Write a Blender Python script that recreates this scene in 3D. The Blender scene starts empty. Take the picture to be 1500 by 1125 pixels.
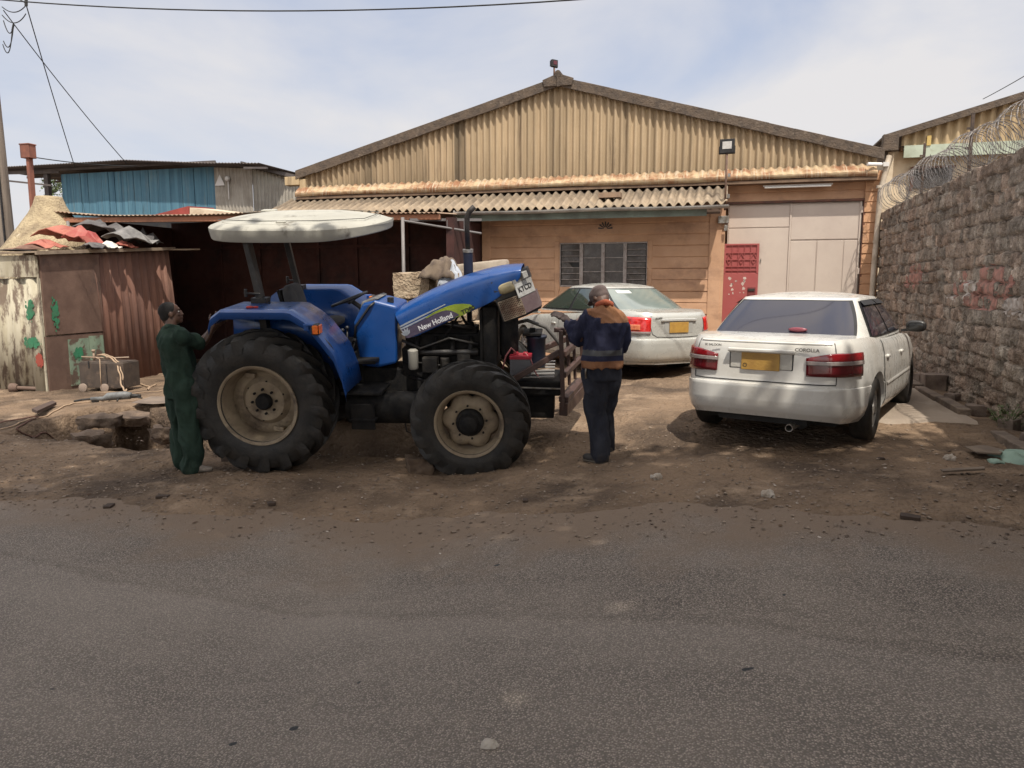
import bpy, bmesh, math, random
import numpy as np
from mathutils import Vector, Matrix, noise as mnoise
random.seed(7); rng = np.random.RandomState(5)
R = math.radians
scene = bpy.context.scene
COL = scene.collection
# ------------------------------------------------------------------ camera
F_PX = 1083.0; CAM_H = 1.5; YAW = R(15.8); PITCH = R(7.68)
cd_ = bpy.data.cameras.new('camera'); cam = bpy.data.objects.new('camera', cd_); COL.objects.link(cam)
cd_.sensor_width = 36.0; cd_.lens = 36.0 * F_PX / 1500.0; cd_.clip_end = 6000; cd_.clip_start = 0.05
cam.location = (0, 0, CAM_H); cam.rotation_euler = (R(90) - PITCH, 0, YAW)
scene.camera = cam
# ------------------------------------------------------------------ light
SUN_TO = Vector((0.27, -0.47, 1.0)).normalized()
TREE_YMAX = 4.3; N_LEAF = 2900
sd = bpy.data.lights.new('sun', 'SUN'); sun = bpy.data.objects.new('sun', sd); COL.objects.link(sun)
sd.energy = 4.0; sd.angle = R(0.6); sd.color = (1.0, 0.93, 0.82)
sun.rotation_euler = SUN_TO.to_track_quat('Z', 'Y').to_euler(); sun.location = (5, -10, 30)
w = bpy.data.worlds.new('World'); scene.world = w; w.use_nodes = True
nt = w.node_tree; nt.nodes.clear()
def wn(t, **k):
    n = nt.nodes.new(t)
    for a, b in k.items(): setattr(n, a, b)
    return n
sky = wn('ShaderNodeTexSky', sky_type='NISHITA', sun_disc=False)
sky.sun_elevation = math.asin(SUN_TO.z); sky.sun_rotation = math.atan2(SUN_TO.x, SUN_TO.y)
sky.air_density = 1.2; sky.dust_density = 2.5; sky.altitude = 1600
tc = wn('ShaderNodeTexCoord'); mp = wn('ShaderNodeMapping'); mp.inputs['Scale'].default_value = (1.0, 1.0, 2.6); mp.inputs['Rotation'].default_value = (0, 0, R(25))
n1 = wn('ShaderNodeTexNoise'); n1.inputs['Scale'].default_value = 1.9; n1.inputs['Detail'].default_value = 9; n1.inputs['Roughness'].default_value = .52; n1.inputs['Distortion'].default_value = .35
cr = wn('ShaderNodeValToRGB'); cr.color_ramp.elements[0].position = .40; cr.color_ramp.elements[1].position = .66
cr.color_ramp.elements[0].color = (.12, .12, .12, 1); cr.color_ramp.elements[1].color = (1, 1, 1, 1)
mx = wn('ShaderNodeMixRGB'); mx.inputs['Color2'].default_value = (6.4, 6.28, 6.35, 1)
bg = wn('ShaderNodeBackground'); bg.inputs['Strength'].default_value = .1
wo = wn('ShaderNodeOutputWorld')
L = nt.links.new
L(tc.outputs['Generated'], mp.inputs['Vector']); L(mp.outputs[0], n1.inputs['Vector']); L(n1.outputs['Fac'], cr.inputs[0])
n2 = wn('ShaderNodeTexNoise'); n2.inputs['Scale'].default_value = 1.1; n2.inputs['Detail'].default_value = 4; L(mp.outputs[0], n2.inputs['Vector'])
gr = wn('ShaderNodeMixRGB'); gr.inputs['Color1'].default_value = (5.3, 5.75, 6.9, 1); gr.inputs['Fac'].default_value = .62   # thin high cloud veil over the blue
L(sky.outputs[0], gr.inputs['Color1']); gr.inputs['Color2'].default_value = (4.6, 5.1, 6.5, 1)
L(cr.outputs[0], mx.inputs['Fac']); L(gr.outputs[0], mx.inputs['Color1'])
# added glow in the sky around the sun, behind the viewer, lifts the shade
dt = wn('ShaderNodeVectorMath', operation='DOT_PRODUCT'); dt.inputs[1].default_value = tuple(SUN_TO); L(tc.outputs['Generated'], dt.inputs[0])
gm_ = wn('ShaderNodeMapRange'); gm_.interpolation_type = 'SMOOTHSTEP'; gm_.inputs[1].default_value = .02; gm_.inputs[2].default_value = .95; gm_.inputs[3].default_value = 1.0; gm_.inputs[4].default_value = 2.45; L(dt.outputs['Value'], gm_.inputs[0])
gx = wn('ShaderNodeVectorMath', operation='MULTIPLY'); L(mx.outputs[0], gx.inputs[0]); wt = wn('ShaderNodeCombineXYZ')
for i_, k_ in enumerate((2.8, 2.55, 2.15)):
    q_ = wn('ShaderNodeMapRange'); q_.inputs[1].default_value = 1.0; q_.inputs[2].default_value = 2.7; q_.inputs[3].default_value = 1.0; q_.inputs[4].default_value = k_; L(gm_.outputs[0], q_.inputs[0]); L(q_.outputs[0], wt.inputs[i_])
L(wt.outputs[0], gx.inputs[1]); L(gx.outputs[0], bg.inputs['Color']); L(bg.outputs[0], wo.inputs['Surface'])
scene.view_settings.view_transform = 'Standard'; scene.view_settings.look = 'None'
scene.view_settings.exposure = 0.32; scene.view_settings.gamma = 1.0
scene.cycles.max_bounces = 8; scene.cycles.use_denoising = True
# ------------------------------------------------------------------ pixel helpers (a pixel of the 1500x1125 photo -> a point in the scene)
_F = Vector((-math.sin(YAW) * math.cos(PITCH), math.cos(YAW) * math.cos(PITCH), -math.sin(PITCH)))
_R = Vector((math.cos(YAW), math.sin(YAW), 0)); _U = _R.cross(_F); _C = Vector((0, 0, CAM_H))
def on(px, py, X=None, Y=None, Z=None):
    d = _F + _R * ((px - 750) / F_PX) - _U * ((py - 562.5) / F_PX)
    for i, v in enumerate((X, Y, Z)):
        if v is not None:
            t = (v - _C[i]) / d[i]; return _C + d * t
# ------------------------------------------------------------------ helpers
def tag(o, label=None, cat=None, group=None, kind=None):
    if label: o['label'] = label
    if cat: o['category'] = cat
    if group: o['group'] = group
    if kind: o['kind'] = kind
    return o
def thing(name, label, cat, loc=(0, 0, 0), rz=0, group=None, rot=None):
    o = bpy.data.objects.new(name, None); COL.objects.link(o); o.empty_display_size = .1
    o.location = loc; o.rotation_euler = rot if rot else (0, 0, rz)
    return tag(o, label, cat, group)
def copy_tree(o, parent=None):
    c = o.copy(); COL.objects.link(c); c.parent = parent
    for ch in list(o.children): copy_tree(ch, c)
    return c
def evalmesh(o):
    dg = bpy.context.evaluated_depsgraph_get(); dg.update()
    return bpy.data.meshes.new_from_object(o.evaluated_get(dg))
class B:
    def __init__(s): s.bm = bmesh.new(); s.m = Matrix.Identity(4)
    def v(s, p): return s.bm.verts.new(s.m @ Vector(p))
    def f(s, vs):
        try: return s.bm.faces.new(vs)
        except ValueError: return None
    def box(s, c, d, rot=None, taper=1.0):
        cx, cy, cz = c; dx, dy, dz = d[0] / 2, d[1] / 2, d[2] / 2
        M_ = Matrix.Translation(c) @ (rot.to_4x4() if rot is not None else Matrix.Identity(4))
        vs = []
        for z in (-dz, dz):
            t = taper if z > 0 else 1
            for x, y in ((-dx, -dy), (dx, -dy), (dx, dy), (-dx, dy)): vs.append(s.v(M_ @ Vector((x * t, y * t, z))))
        for q in ((3, 2, 1, 0), (4, 5, 6, 7), (0, 1, 5, 4), (1, 2, 6, 5), (2, 3, 7, 6), (3, 0, 4, 7)): s.f([vs[i] for i in q])
        return s
    def bx(s, x0, x1, y0, y1, z0, z1): return s.box(((x0 + x1) / 2, (y0 + y1) / 2, (z0 + z1) / 2), (abs(x1 - x0), abs(y1 - y0), abs(z1 - z0)))
    def tube(s, pts, r, n=8, cap=True, radii=None, ry=None):
        pts = [Vector(p) for p in pts]; rings = []; up = None
        for i, p in enumerate(pts):
            t = (pts[min(i + 1, len(pts) - 1)] - pts[max(i - 1, 0)])
            t = t.normalized() if t.length > 1e-9 else Vector((0, 0, 1))
            if up is None: up = Vector((0, 0, 1)) if abs(t.z) < .95 else Vector((1, 0, 0))
            a = t.cross(up); a = a.normalized() if a.length > 1e-6 else Vector((1, 0, 0))
            b = a.cross(t).normalized(); up = b
            rr = radii[i] if radii else r
            rings.append([s.v(p + a * math.cos(k * 2 * math.pi / n) * rr + b * math.sin(k * 2 * math.pi / n) * rr) for k in range(n)])
        for i in range(len(rings) - 1):
            for k in range(n): s.f([rings[i][k], rings[i][(k + 1) % n], rings[i + 1][(k + 1) % n], rings[i + 1][k]])
        if cap: s.f(rings[0][::-1]); s.f(rings[-1])
        return s
    def bar(s, p0, p1, w_, h_=None):   # rectangular bar
        p0, p1 = Vector(p0), Vector(p1); d = p1 - p0; q = d.to_track_quat('Z', 'Y').to_matrix()
        return s.box((p0 + p1) / 2, (w_, h_ or w_, d.length), rot=q)
    def lathe(s, prof, n=32, axis='Y', c=(0, 0, 0), a0=0, a1=2 * math.pi):
        full = abs(a1 - a0 - 2 * math.pi) < 1e-6; N = n if full else n + 1; rings = []
        for h_, r_ in prof:
            ring = []
            for k in range(N):
                a = a0 + (a1 - a0) * k / n; p, q = r_ * math.cos(a), r_ * math.sin(a)
                v = (p, h_, q) if axis == 'Y' else ((p, q, h_) if axis == 'Z' else (h_, p, q))
                ring.append(s.v((v[0] + c[0], v[1] + c[1], v[2] + c[2])))
            rings.append(ring)
        for i in range(len(rings) - 1):
            for k in range(n): s.f([rings[i][k], rings[i][(k + 1) % N], rings[i + 1][(k + 1) % N], rings[i + 1][k]])
        return s
    def prism(s, poly, p0, p1, f3):     # poly of (a,b); f3(a,b,h) -> point
        A = [s.v(f3(a, b, p0)) for a, b in poly]; Bv = [s.v(f3(a, b, p1)) for a, b in poly]; n = len(poly)
        for k in range(n): s.f([A[k], A[(k + 1) % n], Bv[(k + 1) % n], Bv[k]])
        s.f(A[::-1]); s.f(Bv); return s
    def grid(s, fn, nu, nv, cu=False):
        g = [[s.v(fn(i / nu, j / nv)) for j in range(nv + 1)] for i in range(nu + (0 if cu else 1))]
        N = len(g)
        for i in range(nu):
            for j in range(nv): s.f([g[i][j], g[(i + 1) % N][j], g[(i + 1) % N][j + 1], g[i][j + 1]])
        return s
    def ball(s, c, r, nu=16, nv=10, sq=1):
        rx, ry, rz = r if hasattr(r, '__len__') else (r, r, r)
        def sp(t): return math.copysign(abs(t) ** sq, t)
        return s.grid(lambda u, v: (c[0] + rx * sp(math.cos(u * 2 * math.pi)) * sp(math.sin(v * math.pi)), c[1] + ry * sp(math.sin(u * 2 * math.pi)) * sp(math.sin(v * math.pi)), c[2] - rz * sp(math.cos(v * math.pi))), nu, nv, True)
    def poly(s, pts): s.f([s.v(p) for p in pts]); return s
    def build(s, name, mat, parent=None, smooth=False, bevel=0, solid=0, sub=0, merge=0, bseg=2, tri=False, autos=None):
        bm = s.bm
        if merge: bmesh.ops.remove_doubles(bm, verts=bm.verts, dist=merge)
        bmesh.ops.recalc_face_normals(bm, faces=bm.faces)
        me = bpy.data.meshes.new(name); bm.to_mesh(me); bm.free()
        o = bpy.data.objects.new(name, me); COL.objects.link(o)
        if mat: me.materials.append(mat)
        if parent: o.parent = parent
        if smooth: me.polygons.foreach_set('use_smooth', [True] * len(me.polygons))
        if smooth and autos: 
            me.set_sharp_from_angle(angle=R(autos))
        if solid: m = o.modifiers.new('t', 'SOLIDIFY'); m.thickness = solid; m.offset = 0
        if sub: m = o.modifiers.new('s', 'SUBSURF'); m.levels = sub; m.render_levels = sub
        if bevel: m = o.modifiers.new('b', 'BEVEL'); m.width = bevel; m.segments = bseg; m.limit_method = 'ANGLE'; m.angle_limit = R(40)
        return o
def text_mesh(name, body, size, mat, parent, loc, rot, extrude=.0015, bold=False, sx=1.0, align='CENTER'):
    c = bpy.data.curves.new('txt', 'FONT'); c.body = body; c.size = size; c.extrude = extrude; c.align_x = align; c.align_y = 'CENTER'
    if bold: c.offset = size * .02
    o = bpy.data.objects.new('txt', c); COL.objects.link(o); me = evalmesh(o)
    bpy.data.objects.remove(o); me.materials.clear(); me.materials.append(mat)
    t = bpy.data.objects.new(name, me); COL.objects.link(t); t.parent = parent; t.location = loc; t.rotation_euler = rot; t.scale = (sx, 1, 1)
    return t
def split_loose(o):
    bm = bmesh.new(); bm.from_mesh(o.data); bm.verts.ensure_lookup_table(); seen = set(); groups = []
    for v in bm.verts:
        if v.index in seen: continue
        st = [v]; seen.add(v.index); g = []
        while st:
            q = st.pop(); g.append(q.index)
            for e in q.link_edges:
                w_ = e.other_vert(q)
                if w_.index not in seen: seen.add(w_.index); st.append(w_)
        groups.append(set(g))
    for k, g in enumerate(groups):
        b2 = bm.copy(); bmesh.ops.delete(b2, geom=[v for v in b2.verts if v.index not in g], context='VERTS')
        me = o.data if k == 0 else o.data.copy(); b2.to_mesh(me); b2.free()
        if k: c = o.copy(); c.data = me; COL.objects.link(c); c.parent = o.parent
    bm.free()
def vnoise(x, y, s, seed=0):           # smooth 2-D value noise, numpy
    x = np.asarray(x) / s; y = np.asarray(y) / s
    xi = np.floor(x).astype(np.int64); yi = np.floor(y).astype(np.int64); xf = x - xi; yf = y - yi
    xf = xf * xf * (3 - 2 * xf); yf = yf * yf * (3 - 2 * yf)
    def h(a, b):
        n = (a * 374761393 + b * 668265263 + seed * 1442695041) & 0xffffffff
        n = ((n ^ (n >> 13)) * 1274126177) & 0xffffffff
        return ((n ^ (n >> 16)) & 0xffff) / 65535.0
    return (h(xi, yi) * (1 - xf) + h(xi + 1, yi) * xf) * (1 - yf) + (h(xi, yi + 1) * (1 - xf) + h(xi + 1, yi + 1) * xf) * yf
def fbm(x, y, s, oct=4, seed=0):
    t = 0; a = .5
    for k in range(oct): t = t + a * vnoise(x, y, s / 2 ** k, seed + k * 17); a *= .5
    return t
# ------------------------------------------------------------------ materials
def M(name, c, c2=None, c3=None, rough=.8, ns=4.0, ns3=1.2, mixs=(.4, .65), mix3=(.55, .7), bump=.3, bs=60.0, bd=.01, metal=0.0, coat=0.0, spec=.5, stretch=(1, 1, 1), stretch3=None, alpha=1.0, trans=0.0, speck=None, attr=None, rvar=.15):
    m = bpy.data.materials.new(name); m.use_nodes = True; t = m.node_tree; p = t.nodes['Principled BSDF']; N = t.nodes.new; K = t.links.new
    tcn = N('ShaderNodeTexCoord')
    def mapped(st):
        a = N('ShaderNodeMapping'); a.inputs['Scale'].default_value = st; K(tcn.outputs['Object'], a.inputs[0]); return a.outputs[0]
    def noisef(vec, sc, det=6, ro=.6, lo=.4, hi=.65):
        a = N('ShaderNodeTexNoise'); a.inputs['Scale'].default_value = sc; a.inputs['Detail'].default_value = det; a.inputs['Roughness'].default_value = ro
        K(vec, a.inputs['Vector']); r_ = N('ShaderNodeMapRange'); r_.inputs['From Min'].default_value = lo; r_.inputs['From Max'].default_value = hi
        K(a.outputs['Fac'], r_.inputs['Value']); return r_.outputs[0], a.outputs['Fac']
    vec = mapped(stretch); col = None
    rgb = lambda q: (q[0], q[1], q[2], 1)
    if c2 is not None:
        fa, raw = noisef(vec, ns, lo=mixs[0], hi=mixs[1]); mxn = N('ShaderNodeMixRGB'); mxn.inputs[1].default_value = rgb(c); mxn.inputs[2].default_value = rgb(c2); K(fa, mxn.inputs[0]); col = mxn.outputs[0]
    if c3 is not None:
        fb, raw3 = noisef(mapped(stretch3 or (1, 1, 1)), ns3, det=8, ro=.68, lo=mix3[0], hi=mix3[1]); mx3 = N('ShaderNodeMixRGB'); mx3.inputs[2].default_value = rgb(c3)
        if col: K(col, mx3.inputs[1])
        else: mx3.inputs[1].default_value = rgb(c)
        K(fb, mx3.inputs[0]); col = mx3.outputs[0]
    if speck is not None:     # (colour, scale, threshold)
        vo = N('ShaderNodeTexVoronoi'); vo.inputs['Scale'].default_value = speck[1]; K(tcn.outputs['Object'], vo.inputs['Vector'])
        sr = N('ShaderNodeSeparateColor'); K(vo.outputs['Color'], sr.inputs[0])
        mr = N('ShaderNodeMapRange'); mr.inputs['From Min'].default_value = speck[2]; mr.inputs['From Max'].default_value = speck[2] + .25; K(sr.outputs[0], mr.inputs['Value'])
        ms = N('ShaderNodeMixRGB'); ms.inputs[2].default_value = rgb(speck[0]); K(mr.outputs[0], ms.inputs[0])
        if col: K(col, ms.inputs[1])
        else: ms.inputs[1].default_value = rgb(c)
        col = ms.outputs[0]
    if attr is not None:      # multiply by a per-vertex tone
        at = N('ShaderNodeAttribute'); at.attribute_name = attr; ml = N('ShaderNodeMixRGB'); ml.blend_type = 'MULTIPLY'; ml.inputs[0].default_value = 1
        if col: K(col, ml.inputs[1])
        else: ml.inputs[1].default_value = rgb(c)
        K(at.outputs['Color'], ml.inputs[2]); col = ml.outputs[0]
    if col: K(col, p.inputs['Base Color'])
    else: p.inputs['Base Color'].default_value = rgb(c)
    p.inputs['Roughness'].default_value = rough; p.inputs['Metallic'].default_value = metal
    p.inputs['Specular IOR Level'].default_value = spec
    if coat: p.inputs['Coat Weight'].default_value = coat; p.inputs['Coat Roughness'].default_value = .08
    if trans: p.inputs['Transmission Weight'].default_value = trans
    if alpha < 1: p.inputs['Alpha'].default_value = alpha
    if rvar and rough > .1:
        fr, rr = noisef(mapped((1, 1, 1)), 7, lo=.3, hi=.7); q = N('ShaderNodeMapRange'); q.inputs['To Min'].default_value = max(.03, rough - rvar); q.inputs['To Max'].default_value = min(1, rough + rvar); K(fr, q.inputs['Value']); K(q.outputs[0], p.inputs['Roughness'])
    if bump:
        nb = N('ShaderNodeTexNoise'); nb.inputs['Scale'].default_value = bs; nb.inputs['Detail'].default_value = 5; K(vec, nb.inputs['Vector'])
        b = N('ShaderNodeBump'); b.inputs['Strength'].default_value = bump; b.inputs['Distance'].default_value = bd; K(nb.outputs['Fac'], b.inputs['Height']); K(b.outputs[0], p.inputs['Normal'])
    m['p'] = 1
    return m
black = M('black_paint', (.012, .012, .014), (.03, .026, .022), rough=.45, ns=9)
dark_metal = M('greasy_metal', (.012, .011, .010), (.035, .030, .025), rough=.6, ns=14, bump=.4)
rubber = M('tyre_rubber', (.010, .0095, .009), (.026, .022, .018), (.075, .055, .04), rough=.62, ns=6, ns3=4, mix3=(.60, .85), bump=.35, bs=60, spec=.5)
steel = M('bare_steel', (.35, .34, .32), (.16, .13, .10), rough=.45, metal=.7, ns=11)
plastic = M('black_plastic', (.02, .02, .022), rough=.55, bump=.1)
# =================================================================== GROUND
def sm(t): t = np.clip(t, 0, 1); return t * t * (3 - 2 * t)
def g_base(x, y):
    x = np.asarray(x, float); y = np.asarray(y, float)
    g0 = np.interp(x, [-400, -13, -8, -4.5, -2.3, -1.1, 0.0, 1.2, 400], [-.5, -.42, -.40, -.40, -.42, -.22, -.05, 0, 0])
    gl = np.interp(x, [-400, -13, -9, -6, -3, -1.5, 0, 1.2, 400], [-.45, -.42, -.34, -.20, -.10, -.02, .05, .04, .0])
    k = sm((y - 6.6) / 2.2)
    g = g0 * (1 - k) + gl * k
    return g + .1 * sm((y - 10) / 3) * sm((x + 7) / 4)
def road_edge(x): return np.interp(x, [-200, -6, -1.5, 1.8, 200], [4.0, 4.85, 5.35, 5.05, 5.0]) + (fbm(x, x * 0, 1.6, 4, 3) - .47) * .38
def ground_z(x, y, fine=True):
    x = np.asarray(x, float); y = np.asarray(y, float); g = g_base(x, y)
    e = road_edge(x); d = y - e
    z = g - .05 + .075 * sm((d + .55) / 1.1)
    if fine:
        amp = sm((d + .7) / 1.2) * (1 - .85 * sm((x - .7) / .4) * sm((y - 8.3) / .4) * (x < 2.6))
        z = z + amp * ((fbm(x, y, .9, 4, 11) - .47) * .10 + (fbm(x, y, .22, 4, 29) - .45) * .055 + np.maximum(0, vnoise(x, y, .11, 47) - .72) * .06)
        # ridges pushed up by wheels
        z = z + amp * .02 * np.sin((x * .5 + y * 3.1) * 2.2 + 4 * vnoise(x, y, 1.3, 8)) * vnoise(x, y, 1.7, 77)
    # ditch behind the near wheels
    cy = 7.58 + .07 * np.sin(x * 1.3) + .18 * sm((-x - 6) / 2)
    hw = .50 + .22 * sm((-x - 5.6) / 1.2) + (fbm(x, y, .7, 3, 5) - .45) * .22
    t = np.abs(y - cy) / hw
    dep = (1 - sm((t - .86) / .20)) * sm((x + 8.75 + .2 * vnoise(x, y, .4, 9)) / .35) * (1 - sm((x + 3.0) / .9))
    z = z - dep * (.60 + .22 * vnoise(x, y, .3, 71))
    # culvert mouth: a deep dark pocket
    q = ((x - -8.03) / .30) ** 2 + ((y - 8.40) / .50) ** 2
    z = z - .80 * (1 - sm((q - .8) / .25))
    return z
def heights(xs, ys, zfn, name, mat, **kw):
    X, Y = np.meshgrid(xs, ys, indexing='ij'); Z = zfn(X, Y); nx, ny = X.shape
    co = np.stack([X, Y, Z], -1).reshape(-1, 3)
    i = np.arange(nx * ny).reshape(nx, ny)
    f = np.stack([i[:-1, :-1], i[1:, :-1], i[1:, 1:], i[:-1, 1:]], -1).reshape(-1, 4)
    me = bpy.data.meshes.new(name); me.vertices.add(len(co)); me.vertices.foreach_set('co', co.ravel())
    me.loops.add(f.size); me.loops.foreach_set('vertex_index', f.ravel()); me.polygons.add(len(f))
    me.polygons.foreach_set('loop_start', np.arange(0, f.size, 4)); me.polygons.foreach_set('loop_total', np.full(len(f), 4))
    me.update(); me.validate(); me.polygons.foreach_set('use_smooth', [True] * len(f)); me.materials.append(mat)
    o = bpy.data.objects.new(name, me); COL.objects.link(o); return o
def gz(x, y): return float(ground_z(np.array([x]), np.array([y]))[0])
soil = M('soil', (.215, .150, .100), (.085, .060, .043), (.33, .24, .165), rough=.95, ns=.9, ns3=1.4, mixs=(.42, .62), mix3=(.54, .70), bump=1.0, bs=17, bd=.06, spec=.2, speck=((.22, .165, .12), 60, .88))
xs = np.concatenate([[-900, -300, -120, -60, -35, -24, -18], np.arange(-15, 4.01, .04), [5, 7, 12, 25, 60, 150, 400, 900]])
ys = np.concatenate([[-900, -300, -80, -30, -12, -6, -3, 0, 1.5], np.arange(3.2, 14, .04), np.arange(14.2, 18, .25), [20, 25, 40, 80, 200, 500, 1500]])
tag(heights(xs, ys, ground_z, 'ground', soil), kind='structure')
# road: asphalt with aggregate
def asphalt():
    m = bpy.data.materials.new('asphalt'); m.use_nodes = True; t = m.node_tree; p = t.nodes['Principled BSDF']; N = t.nodes.new; K = t.links.new
    tcn = N('ShaderNodeTexCoord'); o = tcn.outputs['Object']
    def nz(s, d=6, r=.6, vec=o):
        a = N('ShaderNodeTexNoise'); a.inputs['Scale'].default_value = s; a.inputs['Detail'].default_value = d; a.inputs['Roughness'].default_value = r; K(vec, a.inputs[0]); return a.outputs['Fac']
    def mr(v, a, b, c=0., d=1.):
        q = N('ShaderNodeMapRange'); [q.inputs[i].__setattr__('default_value', x) for i, x in ((1, a), (2, b), (3, c), (4, d))]; K(v, q.inputs[0]); return q.outputs[0]
    def mix(f, a, b, bt='MIX'):
        q = N('ShaderNodeMixRGB'); q.blend_type = bt
        if isinstance(f, float): q.inputs[0].default_value = f
        else: K(f, q.inputs[0])
        for i, x in ((1, a), (2, b)):
            if isinstance(x, tuple): q.inputs[i].default_value = x
            else: K(x, q.inputs[i])
        return q.outputs[0]
    vo = N('ShaderNodeTexVoronoi'); vo.inputs['Scale'].default_value = 120; K(o, vo.inputs[0])
    sc = N('ShaderNodeSeparateColor'); K(vo.outputs['Color'], sc.inputs[0])
    stone = mix(mr(sc.outputs[0], 0., 1.), (.14, .116, .096, 1), (.44, .368, .305, 1))
    bind = mix(mr(vo.outputs['Distance'], .30, .62), stone, (.10, .083, .069, 1))
    worn = mix(mr(nz(.75, 7, .62), .42, .68), bind, (.34, .283, .23, 1)); 
    blend = mix(.30, bind, worn)
    lanes = N('ShaderNodeMapping'); lanes.inputs['Scale'].default_value = (.16, 1.1, 1); lanes.inputs['Rotation'].default_value = (0, 0, R(4)); K(o, lanes.inputs[0])
    dust = mix(mr(nz(1.0, 8, .7, lanes.outputs[0]), .46, .74, 0, .40), blend, (.32, .27, .225, 1))
    # earth washed over the asphalt towards the verge
    sp = N('ShaderNodeSeparateXYZ'); K(o, sp.inputs[0])
    ad = N('ShaderNodeMath'); ad.operation = 'ADD'; K(mr(sp.outputs[1], 3.3, 5.2, -.35, .95), ad.inputs[0]); K(mr(nz(1.7, 8, .65), .3, .7, -.35, .35), ad.inputs[1])
    verge = mix(mr(ad.outputs[0], .2, .80, 0, .95), dust, (.195, .14, .098, 1))
    sm1 = N('ShaderNodeMath'); sm1.operation = 'MULTIPLY_ADD'; K(sp.outputs[0], sm1.inputs[0]); sm1.inputs[1].default_value = .10; K(sp.outputs[1], sm1.inputs[2])
    sm2 = N('ShaderNodeMath'); sm2.operation = 'MULTIPLY_ADD'; K(nz(1.3, 8, .6), sm2.inputs[0]); sm2.inputs[1].default_value = .30; K(sm1.outputs[0], sm2.inputs[2])
    verge = mix(mr(sm2.outputs[0], 3.46, 3.50, .12, 0), verge, (.36, .32, .285, 1)); verge = mix(mr(sm2.outputs[0], 3.50, 3.53, 0, 1), verge, mix(mr(sm2.outputs[0], 3.53, 3.60, .15, 0), verge, (.05, .04, .035, 1)))
    crk = N('ShaderNodeTexVoronoi'); crk.feature = 'DISTANCE_TO_EDGE'; crk.inputs['Scale'].default_value = .55
    cmx = N('ShaderNodeVectorMath'); cmx.operation = 'MULTIPLY_ADD'; cn_ = N('ShaderNodeTexNoise'); cn_.inputs['Scale'].default_value = 2.2; cn_.inputs['Detail'].default_value = 9; K(o, cn_.inputs[0]); K(cn_.outputs['Color'], cmx.inputs[0]); cmx.inputs[1].default_value = (.55, .55, 0); K(o, cmx.inputs[2]); K(cmx.outputs[0], crk.inputs[0])
    spots = mr(nz(9.5, 1, .5), .79, .81)
    fin = mix(spots, verge, (.035, .036, .038, 1)); K(fin, p.inputs['Base Color'])
    p.inputs['Roughness'].default_value = .82; p.inputs['Specular IOR Level'].default_value = .35
    b = N('ShaderNodeBump'); b.inputs['Strength'].default_value = .75; b.inputs['Distance'].default_value = .006; K(vo.outputs['Distance'], b.inputs['Height']); b.invert = True
    b2 = N('ShaderNodeBump'); b2.inputs['Strength'].default_value = .5; b2.inputs['Distance'].default_value = .03; K(nz(9, 6, .7), b2.inputs['Height']); K(b.outputs[0], b2.inputs['Normal']); K(b2.outputs[0], p.inputs['Normal'])
    return m
def road_z(x, y):
    z = g_base(x, np.minimum(y, 6.0)) + (fbm(x, y, 2.5, 3, 61) - .45) * .03
    seam = 3.35 - .10 * x + .05 * np.sin(x * 2)        # old patch joint across the lane
    z = z + .006 * sm((y - seam) / .03)
    return z - .12 * sm((y - 5.6) / .6)
tag(heights(np.concatenate([[-400, -150, -60, -30, -18], np.arange(-12, 7.01, .08), [9, 14, 30, 80, 200, 400]]), np.concatenate([[-6, -4, -2.5, -1], np.arange(0, 6.3, .05)]), road_z, 'road', asphalt()), kind='structure')
# concrete apron and kerb along the stone wall
conc = M('worn_concrete', (.33, .27, .215), (.22, .175, .135), (.40, .34, .28), rough=.9, ns=1.6, ns3=.9, bump=.5, bs=70, bd=.008, stretch=(1.2, .5, 1))
def apron_z(x, y):
    base = g_base(x, y) + .045; e = (vnoise(x, y, .35, 2) - .5) * .3
    edge = np.minimum(np.minimum((y - 8.35 - e) / .25 + .15 * (2.6 - x), (x - .75 - e) / .3), 3.0)
    return base - .10 * (1 - sm(edge)) + (fbm(x, y, .6, 3, 9) - .45) * .012
tag(heights(np.arange(.3, 2.62, .05), np.concatenate([np.arange(7.9, 12, .06), np.arange(12, 16.2, .3)]), apron_z, 'pavement', conc), kind='structure')
kerbm = M('kerb_concrete', (.20, .155, .12), (.11, .085, .068), rough=.95, ns=5, bump=.8, bs=40, bd=.02)
kb = B(); y = 7.0
while y < 16:
    l = 1.0; zz = -.03 + float(g_base(2.5, y)); j = random.uniform(-.02, .02)
    if not (7.9 < y < 8.4): kb.box((2.60 + j, y + l / 2, zz + .05 + random.uniform(-.02, .01)), (.13, l - .015, .20), rot=Matrix.Rotation(random.uniform(-.02, .02), 3, 'Z'))
    y += l
kb.build('kerb', kerbm, bevel=.012); tag(bpy.data.objects['kerb'], kind='structure')
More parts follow.
